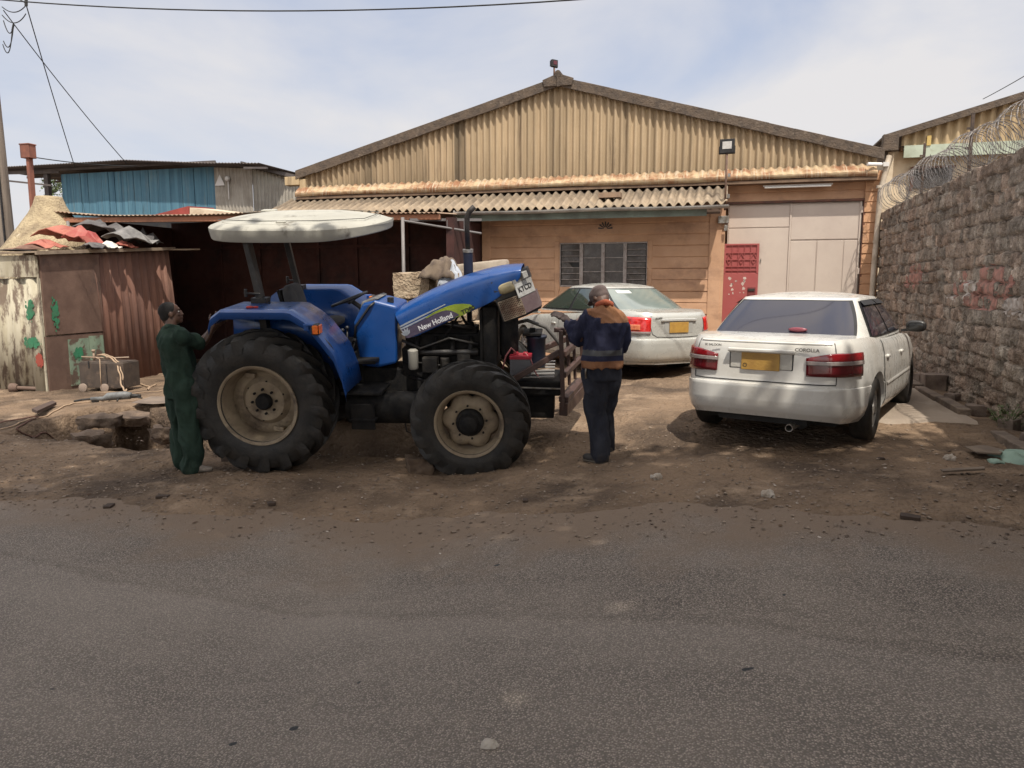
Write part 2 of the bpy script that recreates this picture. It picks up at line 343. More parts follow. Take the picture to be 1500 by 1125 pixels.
# gravel and small litter
def scatter(name, mat, n, area, size, label, cat, flat=.55, seed=1):
    r_ = random.Random(seed); b = B(); k = 0
    while k < n:
        x, y = area(r_); 
        if x is None: continue
        s = size(r_); z = max(gz(x, y), float(road_z(np.array(x), np.array(y)))) 
        b.m = Matrix.Translation((x, y, z + s * .2)) @ Matrix.Rotation(r_.uniform(0, 6.3), 4, 'Z') @ Matrix.Rotation(r_.uniform(-.4, .4), 4, 'X') @ Matrix.Diagonal((s * r_.uniform(.7, 1.4), s, s * flat, 1))
        vs = [b.v(Vector(p).normalized() * r_.uniform(.75, 1.1) * .5) for p in ((1, 0, -.2), (.3, .9, 0), (-.8, .6, -.2), (-.8, -.6, .1), (.3, -.9, -.1), (.1, .2, .9), (0, 0, -1))]
        for i in range(5): b.f([vs[i], vs[(i + 1) % 5], vs[5]]); b.f([vs[(i + 1) % 5], vs[i], vs[6]])
        k += 1
    b.m = Matrix.Identity(4); return tag(b.build(name, mat), label, cat, kind='stuff')
gravm = M('gravel', (.30, .235, .18), (.10, .072, .055), rough=.95, ns=3)
scatter('gravel', gravm, 5500, lambda r_: (r_.uniform(-8.5, 3.0), 4.6 + abs(r_.gauss(0, 1.7))), lambda r_: .008 + .030 * r_.random() ** 2.6, 'scattered gravel on the dirt verge between road and yard', 'gravel')
paperm = M('litter_pale', (.55, .50, .44), (.36, .30, .24), rough=.9, ns=8)
scatter('litter', paperm, 120, lambda r_: (r_.uniform(-4, 3.2), r_.uniform(4.4, 8)), lambda r_: .01 + .022 * r_.random() ** 3, 'small pale scraps of litter strewn on the dirt verge', 'litter', flat=.2, seed=4)
leafdry = M('dry_leaf_litter', (.07, .04, .025), (.13, .08, .04), rough=.95, ns=8)
scatter('leaf_litter', leafdry, 500, lambda r_: (r_.uniform(-7, 3.2), 4.8 + abs(r_.gauss(0, 1.3))), lambda r_: .012 + .03 * r_.random() ** 3, 'dark dry leaves and twigs strewn along the road edge', 'leaf litter', flat=.15, seed=9)
# =================================================================== STONE WALL (right)
def stone_wall():
    Y0, Y1, Z1, st = 3.0, 16.15, 3.0, .022
    ys_ = np.arange(Y0, Y1 + st, st); zs_ = np.arange(-.25, 2.93, st); YY, ZZ = np.meshgrid(ys_, zs_, indexing='ij')
    wy = YY + (fbm(YY, ZZ, .35, 4, 4) - .45) * .12; wz = ZZ + (fbm(YY, ZZ, .30, 4, 14) - .45) * .11
    H = np.full(YY.shape, -.034); T = np.full(YY.shape, .80); hue = np.full(YY.shape, .5); rs = np.random.RandomState(3)
    z = -.3
    while z < 3.0:
        hgt = rs.uniform(.135, .20); y = Y0 - rs.uniform(0, .4)
        while y < Y1:
            ln = rs.uniform(.12, .40); dep = rs.uniform(-.012, .03); tn = rs.uniform(.7, 1.15); hu = rs.rand(); gap = rs.uniform(.006, .014); tl_, tz_ = rs.uniform(-.05, .05, 2)
            u = np.minimum(wy - y - gap, y + ln - gap - wy); v = np.minimum(wz - z - gap, z + hgt - gap - wz); d = np.minimum(u, v)
            ins = d > -.006
            h = dep - .035 * (1 - sm((d + .006) / .012)) + (wy - y) * tl_ + (wz - z) * tz_
            sel = ins & (h > H); H[sel] = h[sel]; T[sel] = tn; hue[sel] = hu; y += ln
        z += hgt
    H = H + (fbm(YY, ZZ, .16, 4, 33) - .45) * .045 + (np.abs(vnoise(YY + .3 * ZZ, ZZ, .07, 91) - .5)) * .035
    X = 2.93 - H
    top = 2.90 + (fbm(YY, YY * 0, .5, 3, 6) - .47) * .12
    ZZ = np.minimum(ZZ, top + 0 * ZZ)
    co = np.stack([X, YY, ZZ], -1); nx, nz_ = YY.shape
    back = co[:, -1, :].copy(); back2 = back.copy(); back2[:, 0] = 3.13; back3 = back2.copy(); back3[:, 2] = -.3
    co = np.concatenate([co, back2[:, None, :], back3[:, None, :]], 1); nz2 = nz_ + 2
    tone = np.concatenate([np.stack([T * (.94 + .14 * hue), T * .97, T * (.98 - .06 * hue), np.ones_like(T)], -1), np.ones((nx, 2, 4)) * .7], 1).reshape(-1, 4)
    co = co.reshape(-1, 3); i = np.arange(nx * nz2).reshape(nx, nz2)
    f = np.stack([i[:-1, :-1], i[:-1, 1:], i[1:, 1:], i[1:, :-1]], -1).reshape(-1, 4)
    me = bpy.data.meshes.new('stone_wall'); me.vertices.add(len(co)); me.vertices.foreach_set('co', co.ravel())
    me.loops.add(f.size); me.loops.foreach_set('vertex_index', f.ravel()); me.polygons.add(len(f))
    me.polygons.foreach_set('loop_start', np.arange(0, f.size, 4)); me.polygons.foreach_set('loop_total', np.full(len(f), 4)); me.update(); me.validate()
    a = me.color_attributes.new('tone', 'FLOAT_COLOR', 'POINT'); a.data.foreach_set('color', tone.ravel())
    me.polygons.foreach_set('use_smooth', [True] * len(f))
    me.materials.append(M('rough_stone', (.41, .345, .285), (.17, .142, .116), (.66, .57, .48), rough=.95, ns=7, ns3=5.0, mix3=(.56, .70), bump=1.0, bs=30, bd=.05, attr='tone', spec=.25, speck=((.27, .22, .19), 30, .85)))
    o = bpy.data.objects.new('stone_wall', me); COL.objects.link(o)
    o2 = tag(o, 'tall rough brown stone block wall running along the right side of the yard', 'wall')
    # faded pink and white paint left on the blocks
    pm = M('faded_red_paint', (.42, .20, .16), (.24, .16, .13), rough=.9, ns=14, attr=None); wm = M('faded_white_paint', (.55, .50, .46), (.30, .24, .20), rough=.9, ns=12)
    def smear(name, mat, cy, cz, ry, rz, seed):
        b = B(); ii = np.argwhere((((YY - cy) / ry) ** 2 + ((ZZ - cz) / rz) ** 2 < 1) & (fbm(YY, ZZ, .16, 4, seed) > .50))
        keep = {}
        def vv(a, c):
            if (a, c) not in keep: keep[(a, c)] = b.v((X[a, c] - .004, YY[a, c], ZZ[a, c]))
            return keep[(a, c)]
        for a, c in ii:
            if a + 1 < nx and c + 1 < nz_: b.f([vv(a, c), vv(a, c + 1), vv(a + 1, c + 1), vv(a + 1, c)])
        ob = b.build(name, mat, o, smooth=True)
    smear('paint_smear', pm, 9.9, 1.45, 1.1, .27, 5); smear('paint_smear', wm, 10.6, 1.40, .8, .14, 8); smear('paint_smear', wm, 8.6, 1.25, .6, .13, 18); smear('paint_smear', pm, 13, 1.6, .9, .2, 25)
stone_wall()
# razor wire on top
wirem = M('galvanised_wire', (.20, .19, .185), (.10, .08, .07), rough=.45, metal=.6, ns=20)
rb = B()
turns = 150; pts = []
for k in range(turns * 14):
    a = k * 2 * math.pi / 14; t = k / (turns * 14); y = 16.0 - t * 11.2
    rr = .25 + .02 * math.sin(k * .037) + random.uniform(-.004, .004)
    pts.append((3.03 + rr * math.cos(a) * (.9), y + .10 * math.sin(a + .3) + .05 * math.sin(a * .5), 3.17 + rr * math.sin(a) * 1.0 + .03 * math.sin(y * 3)))
rb.tube(pts, .0035, 4, False)
for i in range(0, len(pts), 2):
    p = Vector(pts[i]); q = Vector((random.uniform(-1, 1), random.uniform(-1, 1), random.uniform(-1, 1))).normalized() * .022; s_ = q.cross(Vector((0, 0, 1))).normalized() * .006
    rb.poly([p - q, p + s_, p + q, p - s_])
tag(rb.build('razor_wire', wirem), 'tangled coil of silver razor wire along the top of the stone wall', 'razor wire')
postm = M('rusty_angle_iron', (.09, .06, .045), (.04, .03, .025), rough=.8, ns=20)
for i, (px, py0, py1) in enumerate(((1422, 168, 260), (1352, 212, 290))):
    yy = on(px, (py0 + py1) / 2, X=3.08).y; zt = on(px, py0, X=3.08).z
    b = B(); b.box((3.08, yy, (2.85 + zt) / 2), (.035, .035, zt - 2.85)).box((3.04, yy - .03, zt - .2), (.06, .02, .03)).box((3.04, yy - .03, zt - .45), (.06, .02, .03))
    tag(b.build('wire_post', postm), ['taller rusty iron post holding the razor wire, nearer the road', 'shorter rusty iron post in the razor wire, nearer the warehouse'][i], 'post', 'iron posts on the stone wall')
# =================================================================== WAREHOUSE
YF = 16.25
wh = thing('warehouse', 'long low warehouse with cream corrugated gable, orange panel walls and white metal gate', 'warehouse', (-3.5, YF, 0))
def W(b_): b_.m = Matrix.Translation((3.5, -YF, 0)); return b_
cream = M('cream_asbestos', (.46, .355, .215), (.37, .275, .16), (.13, .09, .058), rough=.9, ns=1.0, ns3=1.0, stretch=(5, 1, .35), stretch3=(4.0, 1, .28), mix3=(.54, .70), bump=.25, bs=20)
creamt = M('stained_cream_sheets', (.46, .36, .24), (.33, .255, .165), (.12, .085, .055), rough=.9, ns=1.4, ns3=1.0, stretch=(7, 1, .35), stretch3=(6.0, 1, .30), mixs=(.36, .68), mix3=(.55, .72), bump=.25, bs=20, attr='tone')
gable_rx = (2.85, 4.06); gable_lx = (-9.95, 4.15); peak = (-3.534, 5.84)
def roofz(x):
    return np.interp(x, [gable_lx[0], peak[0], gable_rx[0]], [gable_lx[1], peak[1], gable_rx[1]])
b = W(B()); pitch = .145; tns = []; n = int((2.80 + 9.86) / (pitch / 8)); cols = []
rsx = np.random.RandomState(8); xs_ = [-9.86 + (12.66) * i / n for i in range(n + 1)]
for i, x in enumerate(xs_):
    ph = x / pitch * 2 * math.pi; yy = YF - .03 - .038 * math.cos(ph) - .012 * (int((x + 10) / 1.0) % 2)
    zt = max(float(roofz(x)) - .10, 3.76); ki_ = int((x + 20) / pitch); tn = .86 + .2 * random.Random(ki_).random(); tn *= {int((on(671, 230, Y=YF).x + 20) / pitch): .42, int((on(678, 230, Y=YF).x + 20) / pitch): .6, int((on(545, 250, Y=YF).x + 20) / pitch): .6, int((on(535, 250, Y=YF).x + 20) / pitch): .7, int((on(808, 190, Y=YF).x + 20) / pitch): .75}.get(ki_, 1.0) * (.82 if x < -6.6 else 1); tns += [tn * .80, tn, tn * .96]; cols.append([b.v((x, yy, 3.74)), b.v((x, yy - .004, (3.74 + zt) / 2)), b.v((x, yy, zt))])
for i in range(n):
    for j in range(2): b.f([cols[i][j], cols[i + 1][j], cols[i + 1][j + 1], cols[i][j + 1]])
# dirty stained sheets + bright ones are in the material; one broken scar
gc = b.build('gable_cladding', creamt, wh, smooth=True)
_ca = gc.data.color_attributes.new('tone', 'FLOAT_COLOR', 'POINT'); _ca.data.foreach_set('color', np.array([[q_, q_ * .97, q_ * .93, 1] for q_ in tns], 'f').ravel())
b = W(B()); b.bx(-9.86, 2.80, YF + .02, YF + .14, 3.5, 3.75)
A = [(-9.8, 3.74), (2.78, 3.74), (2.78, 4.0), (-3.53, 5.70), (-9.8, 4.05)]
b.prism(A, YF + .02, YF + .14, lambda a, c, h_: (a, h_, c)); b.build('gable_backing', M('dark_timber', (.07, .05, .04), rough=.9), wh)
mossy = M('mossy_asbestos', (.115, .085, .062), (.065, .05, .04), (.20, .16, .12), rough=.95, ns=6, ns3=9, mix3=(.6, .7), bump=.9, bs=30, bd=.02)
for (x0, z0), (x1, z1) in ((gable_lx, peak), (peak, gable_rx)):
    b = W(B()); N = 12
    for i in range(N):   # barge sections lapping one another
        t0, t1 = i / N, (i + 1) / N + .008; xa, xb = x0 + (x1 - x0) * t0, x0 + (x1 - x0) * t1; za, zb = z0 + (z1 - z0) * t0, z0 + (z1 - z0) * t1
        o_ = .006 * (i % 2) + random.uniform(0, .004); h_ = .165 + random.uniform(-.012, .012)
        b.prism([(xa, za - h_), (xb, zb - h_), (xb, zb + .045), (xa, za + .045)], YF - .15 - o_, YF - .115, lambda a, c, q: (a, q, c))
        b.prism([(xa, za + .02 + o_), (xb, zb + .02 + o_), (xb, zb + .05 + o_), (xa, za + .05 + o_)], YF - .11, YF + .2, lambda a, c, q: (a, q, c))
    b.build('barge_board', mossy, wh, bevel=.008)
roofm = M('weathered_roof_sheet', (.30, .25, .185), (.20, .165, .125), (.40, .33, .25), rough=.95, ns=3, ns3=6, bump=.5, bs=30)
b = W(B())
def rf(u, v, s):
    xe, ze = (gable_lx if s < 0 else gable_rx); x = peak[0] + (xe - peak[0]) * v; z = peak[1] + (ze - peak[1]) * v
    y = YF + .02 + u * 26; return (x, y, z + .03 + .028 * math.cos(y / .177 * 2 * math.pi))
for s in (-1, 1): b.grid(lambda u, v: rf(u, v, s), 900, 2)
b.build('roof', roofm, wh, smooth=True)
b = W(B()); b.lathe([(YF - .2, .07), (YF + 26, .07)], 14, 'Y', (peak[0], 0, peak[1] + .09)); b.lathe([(YF - .2, .001), (YF - .2, .07)], 14, 'Y', (peak[0], 0, peak[1] + .09)); b.build('ridge_cap', mossy, wh, smooth=True, autos=40)
b = W(B()); b.prism([(-.3, -.16), (.3, -.16), (.34, -.02), (0, .10), (-.34, -.02)], YF - .19, YF - .16, lambda a, c, q: (peak[0] + a, q, peak[1] + c)); b.box((peak[0] + .01, YF - .2, peak[1] - .05), (.06, .03, .26)); b.build('ridge_plate', mossy, wh, bevel=.008)
# rusty sloping flashing under the gable
rusty = M('rust_stained_sheet', (.44, .33, .20), (.25, .12, .06), (.42, .34, .24), rough=.8, ns=2.4, ns3=3, stretch=(1.2, 1, 3.5), stretch3=(9, 1, 1), mix3=(.52, .6), bump=.2, mixs=(.40, .60))
b = W(B()); n = 620; rows = []
for i in range(n + 1):
    x = -9.88 + 12.66 * i / n; wv = math.cos(x / .168 * 2 * math.pi); k = [b.v((x, YF - .07, 3.80 + .022 * wv + .02)), b.v((x, YF - .24, 3.71 + .026 * wv + .01 * math.sin(x * .9))), b.v((x, YF - .30, 3.655 + .006 * wv)), b.v((x, YF - .305, 3.565 + .012 * math.sin(x * 1.3)))]
    rows.append(k)
for i in range(n):
    for j in range(3): b.f([rows[i][j], rows[i + 1][j], rows[i + 1][j + 1], rows[i][j + 1]])
b.build('flashing', rusty, wh, smooth=True, autos=22, solid=.006)
b = W(B()); b.bx(-9.86, 2.78, YF - .29, YF, 3.50, 3.56); b.build('soffit', M('soffit_board', (.20, .13, .085), (.12, .08, .055), rough=.9), wh)
# precast panel walls
orange = M('orange_paint', (.54, .325, .20), (.45, .262, .155), (.33, .19, .12), rough=.85, ns=1.6, ns3=1.3, mix3=(.50, .68), stretch3=(1, 1, 1.6), bump=.35, bs=16, bd=.012)
def panel_wall(x0, x1, y, z0, z1, name, mat, parent=wh, ph=.232, zoff=0.0, depth=.18, holes=()):
    """ship-lapped precast panels; holes = (x0,x1,z0,z1) openings"""
    b = W(B()) if parent is wh else B(); z = z0 - zoff; lapi = 0
    while z < z1 - 1e-3:
        za, zb = max(z, z0), min(z + ph, z1)
        if zb - za < .01: z += ph; continue
        segs = [(x0, x1)]
        for hx0, hx1, hz0, hz1 in holes:
            if za < hz1 - .02 and zb > hz0 + .02: segs = [q for s0, s1 in segs for q in ((s0, min(s1, hx0)), (max(s0, hx1), s1)) if q[1] - q[0] > .01] if True else segs
        for s0, s1 in segs:
            j = random.uniform(-.004, .004)
            b.prism([(y + depth, za), (y + depth, zb), (y + .002 + j, zb), (y - .006 + j, zb - .02), (y - .016 + j, za + .014), (y - .004 + j, za + .001)], s0, s1, lambda a, c, q: (q, a, c))
        z += ph
    return b.build(name, mat, parent)
YWn = 15.6
wl, wr, wz0, wz1 = -3.36, -1.52, 1.45, 2.37
panel_wall(-5.07, -.30, YWn, -.2, 3.05, 'panel_wall', orange, zoff=.07, holes=[(wl, wr, wz0, wz1)])
b = W(B())
b.bx(-5.09, -4.90, YWn - .022, YWn + .16, -.2, 3.04); b.bx(-.30, -.06, YWn - .03, YWn + .2, -.2, 3.02); b.bx(wl - .11, wl - .02, YWn - .020, YWn + .1, -.2, wz1 + .03)
b.bx(wr + .02, wr + .10, YWn - .020, YWn + .1, -.2, wz1 + .03); b.build('pilaster', orange, wh, bevel=.008)
b = W(B()); b.bx(-.06, .0, YWn - .01, YF, -.2, 3.02); b.bx(-5.09, -4.95, YWn + .17, YF, -.2, 3.02); b.build('return_wall', orange, wh)
b = W(B()); b.bx(-5.1, 2.9, YF + .25, YF + .35, -.3, 3.6); b.bx(wl - .05, wr + .05, YWn + .005, YWn + .1, wz1 + .002, wz1 + .19); b.bx(wl - .05, wr + .05, YWn + .005, YWn + .1, wz0 - .19, wz0 - .002); b.build('inner_wall', orange, wh)
b = W(B()); b.bx(-9.8, -5.1, YF + .05, YF + .2, -.3, 3.5); b.build('panel_wall', M('maroon_paint', (.09, .035, .028), (.05, .022, .02), rough=.9), wh)
b = W(B()); b.bx(-9.86, -9.70, YF - .12, YF + .15, -.3, 4.0); b.bx(-10.25, -9.86, YF - .14, YF + .1, 3.86, 4.06); b.build('corner_pier', cream, wh, bevel=.01)
panel_wall(0.0, 2.62, YF, 3.17, 3.52, 'lintel_panel', orange, ph=.18)
panel_wall(2.62, 2.93, YF - .04, -.1, 3.70, 'end_pier', M('orange_block', (.55, .31, .175), (.44, .25, .14), (.28, .18, .12), rough=.9, ns=3, ns3=2, bump=.5, bs=20, bd=.02), ph=.20, depth=.3)
# window with louvre panes
wdf = M('window_frame_paint', (.36, .32, .30), (.22, .18, .16), rough=.7, ns=15)
win = W(B()); win.bx(wl, wr, YWn + .02, YWn + .06, wz1 - .03, wz1); win.bx(wl, wr, YWn + .02, YWn + .06, wz0, wz0 + .03)
NW = 4; pw = (wr - wl) / NW
for i in range(NW + 1): win.bx(wl + i * pw - .018 * (1 + (0 < i < NW)), wl + i * pw + .018 * (1 + (0 < i < NW)), YWn + .005, YWn + .055, wz0 + .03, wz1 - .03)
wo_ = win.build('window', wdf, wh, bevel=.003)
glass_d = M('dusty_glass', (.060, .050, .046), (.10, .085, .075), (.20, .17, .15), rough=.25, ns=5, ns3=9, mix3=(.66, .72), bump=.05, spec=.6)
for i in range(NW):
    g = W(B()); x0, x1 = wl + i * pw + .036, wl + (i + 1) * pw - .036; louv = 7 if i in (0, 3) else 3; hh = (wz1 - wz0 - .06) / louv
    for k in range(louv):
        za = wz0 + .03 + k * hh; t_ = .022 if louv == 7 else .003
        if i == 0 and k in (3,): g.poly([(x0, YWn + .05, za + hh), (x0 + .14, YWn + .05, za + hh), (x0 + .25, YWn + .05 - t_, za), (x0, YWn + .05 - t_, za)]); continue
        g.poly([(x0, YWn + .052 - t_, za + .006), (x1, YWn + .052 - t_, za + .006), (x1, YWn + .052, za + hh - .004), (x0, YWn + .052, za + hh - .004)])
    g.build('pane', glass_d, wo_)
    g = W(B())
    for k in range(1, louv): g.bx(x0 - .005, x1 + .005, YWn + .022, YWn + .03, wz0 + .03 + k * hh - .006 - .004 * (louv == 3), wz0 + .03 + k * hh + .005)
    g.build('glazing_bar', wdf, wo_)
b = W(B()); b.bx(wl - .03, wr + .03, YWn + .09, YWn + .16, wz0 - .03, wz1 + .03); b.build('dark_room', black, wo_)
# fan vent block
b = W(B()); vx, vz = -2.395, 2.64
for k in range(7):
    a = R(8 + k * 27.3); b.m = Matrix.Translation((3.5 + vx, -YF + YWn - .018, vz)) @ Matrix.Rotation(-a, 4, 'Y')
    b.prism([(.035, -.006), (.15, -.017), (.15, .017), (.035, .006)], -.003, .004, lambda a_, c_, q: (a_, q, c_))
b.build('vent', black, wh)
# gate
gatem = M('gate_paint', (.54, .46, .395), (.49, .41, .355), (.40, .33, .28), rough=.5, ns=1.2, ns3=.8, mix3=(.58, .75), bump=.12, bs=8, bd=.02)
b = W(B()); gx0, gx1, gz1 = .05, 2.60, 3.13
b.bx(gx0, gx1, YF + .03, YF + .06, 0.02, gz1)
gt = b.build('gate', gatem, wh)
gxm = 1.27
for (x0, x1, z0, z1) in ((gx0 + .02, gxm - .02, 2.66, gz1 - .02), (gxm + .02, gx1 - .02, 2.40, gz1 - .02), (gx0 + .02, gxm - .02, .06, 2.64), (gxm + .02, 1.78, .3, 2.37), (1.80, 2.28, .3, 2.37), (2.30, gx1 - .02, .06, 2.37)):
    b = W(B()); b.bx(x0, x1, YF + .016, YF + .028, z0, z1); b.build('gate_panel', gatem, gt, bevel=.004)
b = W(B()); b.bx(gxm - .018, gxm + .018, YF - .002, YF + .02, .05, gz1); b.bx(1.785, 1.795, YF + .004, YF + .014, .3, 2.37); b.bx(gx1 - .05, gx1 - .02, YF - .01, YF + .02, .05, gz1)
for z in (.5, 1.7, 2.9): b.bx(gx1 - .03, gx1 + .03, YF - .03, YF - .005, z, z + .12)
b.build('gate_rib', gatem, gt, bevel=.004)
b = W(B()); b.bx(gx0 - .03, gx1 + .03, YF - .045, YF + .015, gz1 + .005, gz1 + .045); b.bx(gx1 + .005, gx1 + .045, YF - .045, YF + .015, 0, gz1); b.build('gate_frame', M('rusty_frame', (.16, .07, .045), (.09, .05, .04), rough=.85), gt)
b = W(B()); b.bx(gxm - .55, gxm - .535, YF - .005, YF + .01, 1.95, 2.02); b.build('gate_bolt', steel, gt)
# red pedestrian door
redm = M('faded_red_door', (.34, .085, .08), (.34, .075, .075), (.55, .42, .38), rough=.65, ns=3, ns3=5, mix3=(.70, .73), bump=.2, bs=20)
b = W(B()); dx0, dx1, dz1 = .0, .69, 2.33
b.bx(dx0, dx1, YF - .045, YF - .02, .02, 1.72); b.bx(dx0, dx1, YF - .05, YF - .015, dz1 - .035, dz1); b.bx(dx0, dx0 + .035, YF - .05, YF - .015, 1.72, dz1 - .035); b.bx(dx1 - .035, dx1, YF - .05, YF - .015, 1.72, dz1 - .035)
dr = b.build('door', redm, wh, bevel=.004)
b = W(B()); b.bx(dx0 + .035, dx1 - .035, YF - .028, YF - .02, 1.72, dz1 - .035); b.build('door_panel', redm, dr)
b = W(B())
for z in (1.78, 1.86, 2.0, 2.14): b.bx(dx0 + .03, dx1 - .03, YF - .048, YF - .036, z, z + .014)
for k in range(5):
    xc = dx0 + .1 + k * .122
    if k % 2 == 0:
        for s in (-1, 1): b.bar((xc - .06, YF - .044, 2.03), (xc, YF - .044, 2.03 + s * .11), .011); b.bar((xc + .06, YF - .044, 2.03), (xc, YF - .044, 2.03 + s * .11), .011)
    b.bx(xc + .055, xc + .067, YF - .048, YF - .038, 1.74, dz1 - .03)
b.build('door_grille', redm, dr)
b = W(B()); b.bx(dx1 - .20, dx1 - .04, YF - .06, YF - .045, 1.26, 1.44); b.build('lock_plate', M('dark_red_lock', (.16, .03, .03), rough=.6), dr, bevel=.004)
b = W(B()); b.bx(dx1 - .19, dx1 - .06, YF - .075, YF - .062, 1.36, 1.41); b.build('handle', dark_metal, dr, bevel=.004)
chip = M('chipped_paint', (.58, .50, .45), (.45, .36, .32), rough=.9)
b = W(B()); rs = random.Random(4)
for k in range(16):
    cx, cz = dx0 + .12 + rs.random() * .34, 1.28 + rs.random() * .36; r_ = rs.uniform(.012, .038)
    b.poly([(cx + r_ * rs.uniform(.5, 1.2) * math.cos(a), YF - .0465, cz + r_ * rs.uniform(.5, 1.4) * math.sin(a)) for a in [q * 2 * math.pi / 8 for q in range(8)]])
b.build('paint_chips', chip, dr)
# white downpipe at the right end
b = W(B()); b.tube([(2.83, YF - .16, 0), (2.84, YF - .16, 1.9), (2.87, YF - .16, 3.3), (2.93, YF - .18, 3.66), (2.99, YF - .12, 3.95)], .052, 12)
for z in (1.0, 2.3, 3.35): b.lathe([(z, .058), (z + .05, .058)], 12, 'Z', (2.845, YF - .16, 0))
b.build('downpipe', M('cream_pvc', (.56, .49, .40), (.40, .33, .25), rough=.6, ns=4), wh, smooth=True, autos=50)
# --- veranda roof
YE = 14.9; ex0, ex1 = -10.1, .02
b = W(B()); pit = .177; n = int((ex1 - ex0) / (pit / 10)); rows = []
for i in range(n + 1):
    x = ex0 + (ex1 - ex0) * i / n; wv = .038 * math.cos(x / pit * 2 * math.pi); sag = .02 * math.sin(x * .7) ; r = []
    for v_, lap in ((0, 0), (.48, 0), (.485, .022), (1, .022)):
        y = YE + (YF - .1 - YE) * v_; z = 3.035 + .50 * v_ + wv + sag * (1 - v_) - lap
        r.append(b.v((x + .10 * (v_ - .5) * 0, y, z)))
    rows.append(r)
for i in range(n):
    for j in range(3): b.f([rows[i][j], rows[i + 1][j], rows[i + 1][j + 1], rows[i][j + 1]])
vr = b.build('veranda_roof', M('old_asbestos_roof', (.34, .265, .185), (.21, .165, .12), (.115, .09, .07), rough=.95, ns=3.2, ns3=7, mix3=(.60, .74), bump=.7, bs=35, bd=.012), wh, smooth=True, solid=.009)
b = W(B()); gut = []
for k in range(9):
    a = math.pi + k * math.pi / 8; gut.append((YE - .075 + .062 * math.cos(a), .06 * math.sin(a)))
rows = []
for i in range(41):
    x = -5.45 + 5.5 * i / 40; zz = 2.985 - .0 * i; rows.append([b.v((x, a, zz + c + .006 * math.sin(x * 2))) for a, c in gut])
for i in range(40):
    for j in range(8): b.f([rows[i][j], rows[i + 1][j], rows[i + 1][j + 1], rows[i][j + 1]])
b.build('gutter', M('grey_gutter', (.42, .40, .37), (.28, .26, .24), rough=.5, ns=3, metal=.2), wh, solid=.006)
b = W(B()); b.bx(-5.45, -.35, YE + .01, YE + .035, 2.80, 2.97); b.build('fascia_board', M('green_grey_paint', (.17, .20, .165), (.11, .12, .10), rough=.8, ns=3), wh)
b = W(B()); b.bx(-10.0, -.1, YE + .04, YE + .10, 2.84, 2.96); 
for x in np.arange(-9.8, 0, 1.2): b.box((float(x), (YE + YF) / 2, 3.14), (.05, 1.3, .09), rot=Matrix.Rotation(math.atan(.5 / 1.25), 3, 'X'))
b.build('rafters', M('old_rafter', (.12, .08, .06), rough=.9), wh)
b = W(B()); b.bx(-2.5, -2.05, YE + .35, YE + .6, 3.24, 3.34); tag(b.build('concrete_block', M('stray_block', (.30, .20, .13), (.2, .14, .1), rough=.95)), 'brown block lying on the corrugated veranda roof above the window', 'block')
bl_ = bpy.data.objects['concrete_block']; bl_.location = (-3.5, YF, 0); 
# broken bracket at the gutter's left end, bracket at corner
b = W(B()); b.bar((-5.45, YE - .1, 2.98), (-5.35, YE - .1, 2.80), .02); b.bar((-5.38, YE - .08, 2.88), (-5.30, YE - .1, 2.78), .015); b.bar((-5.45, YE - .08, 3.02), (-5.44, YE - .1, 2.9), .03)
b.build('gutter_bracket', steel, wh)
b = W(B()); b.bx(-.14, .06, YWn - .09, YWn - .03, 2.70, 2.84); b.bx(-.02, .04, YWn - .12, YWn - .09, 2.55, 2.66); b.build('corner_bracket', steel, wh, bevel=.005)
# tube lamp under the flashing (unlit)
t = thing('tube_lamp', 'white unlit tube lamp mounted on the wall above the metal gate', 'lamp', (1.35, YF - .22, 3.42))
B().lathe([(-.62, .001), (-.62, .018), (.62, .018), (.62, .001)], 10, 'X').build('tube', M('tube_white', (.8, .78, .74), rough=.3), t, smooth=True, autos=40)
B().box((0, .03, .035), (1.3, .05, .03)).build('housing', M('lamp_housing', (.5, .46, .42), rough=.5), t, bevel=.005)
# floodlight on a pole at the veranda corner
def flood(name, label, loc, s, polelen, rz, face_mat):
    t = thing(name, label, 'floodlight', loc, rz)
    B().tube([(0, 0, 0), (0, 0, polelen)], .02, 8).build('pole', M('rusty_pole', (.16, .09, .06), (.08, .05, .04), rough=.8), t, smooth=True)
    h_ = B(); h_.box((0, 0, polelen + s * .5), (s, .07, s * .95)); 
    for k in range(7): h_.box((-s * .42 + k * s * .14, .05, polelen + s * .5), (.008, .04, s * .8))
    hd = h_.build('lamp_housing', black, t, bevel=.008)
    B().box((0, -.038, polelen + s * .55), (s * .62, .006, s * .5)).build('lens', face_mat, hd)
    fr = B(); fr.bar((-s * .53, 0, polelen), (s * .53, 0, polelen), .02); fr.bar((-s * .53, 0, polelen), (-s * .53, 0, polelen + s * .5), .012, .03); fr.bar((s * .53, 0, polelen), (s * .53, 0, polelen + s * .5), .012, .03); fr.build('bracket', dark_metal, t)
    return t
lens = M('floodlight_lens', (.55, .53, .50), (.4, .38, .36), rough=.2, ns=8)
fl = flood('floodlight', 'square black floodlight on a rusty pole at the corner of the veranda roof', (-.02, 15.0, 2.9), .27, 1.05, R(-4), lens)
B().bx(.03, .08, -.03, .03, .22, .3).bx(.03, .08, -.03, .03, .62, .68).build('clamp', steel, fl)
flood('floodlight', 'small dark red floodlight standing on the ridge of the gable', (peak[0] - .1, YF - .1, peak[1] + .05), .15, .2, R(50), M('dark_red_lens', (.10, .02, .03), rough=.4))
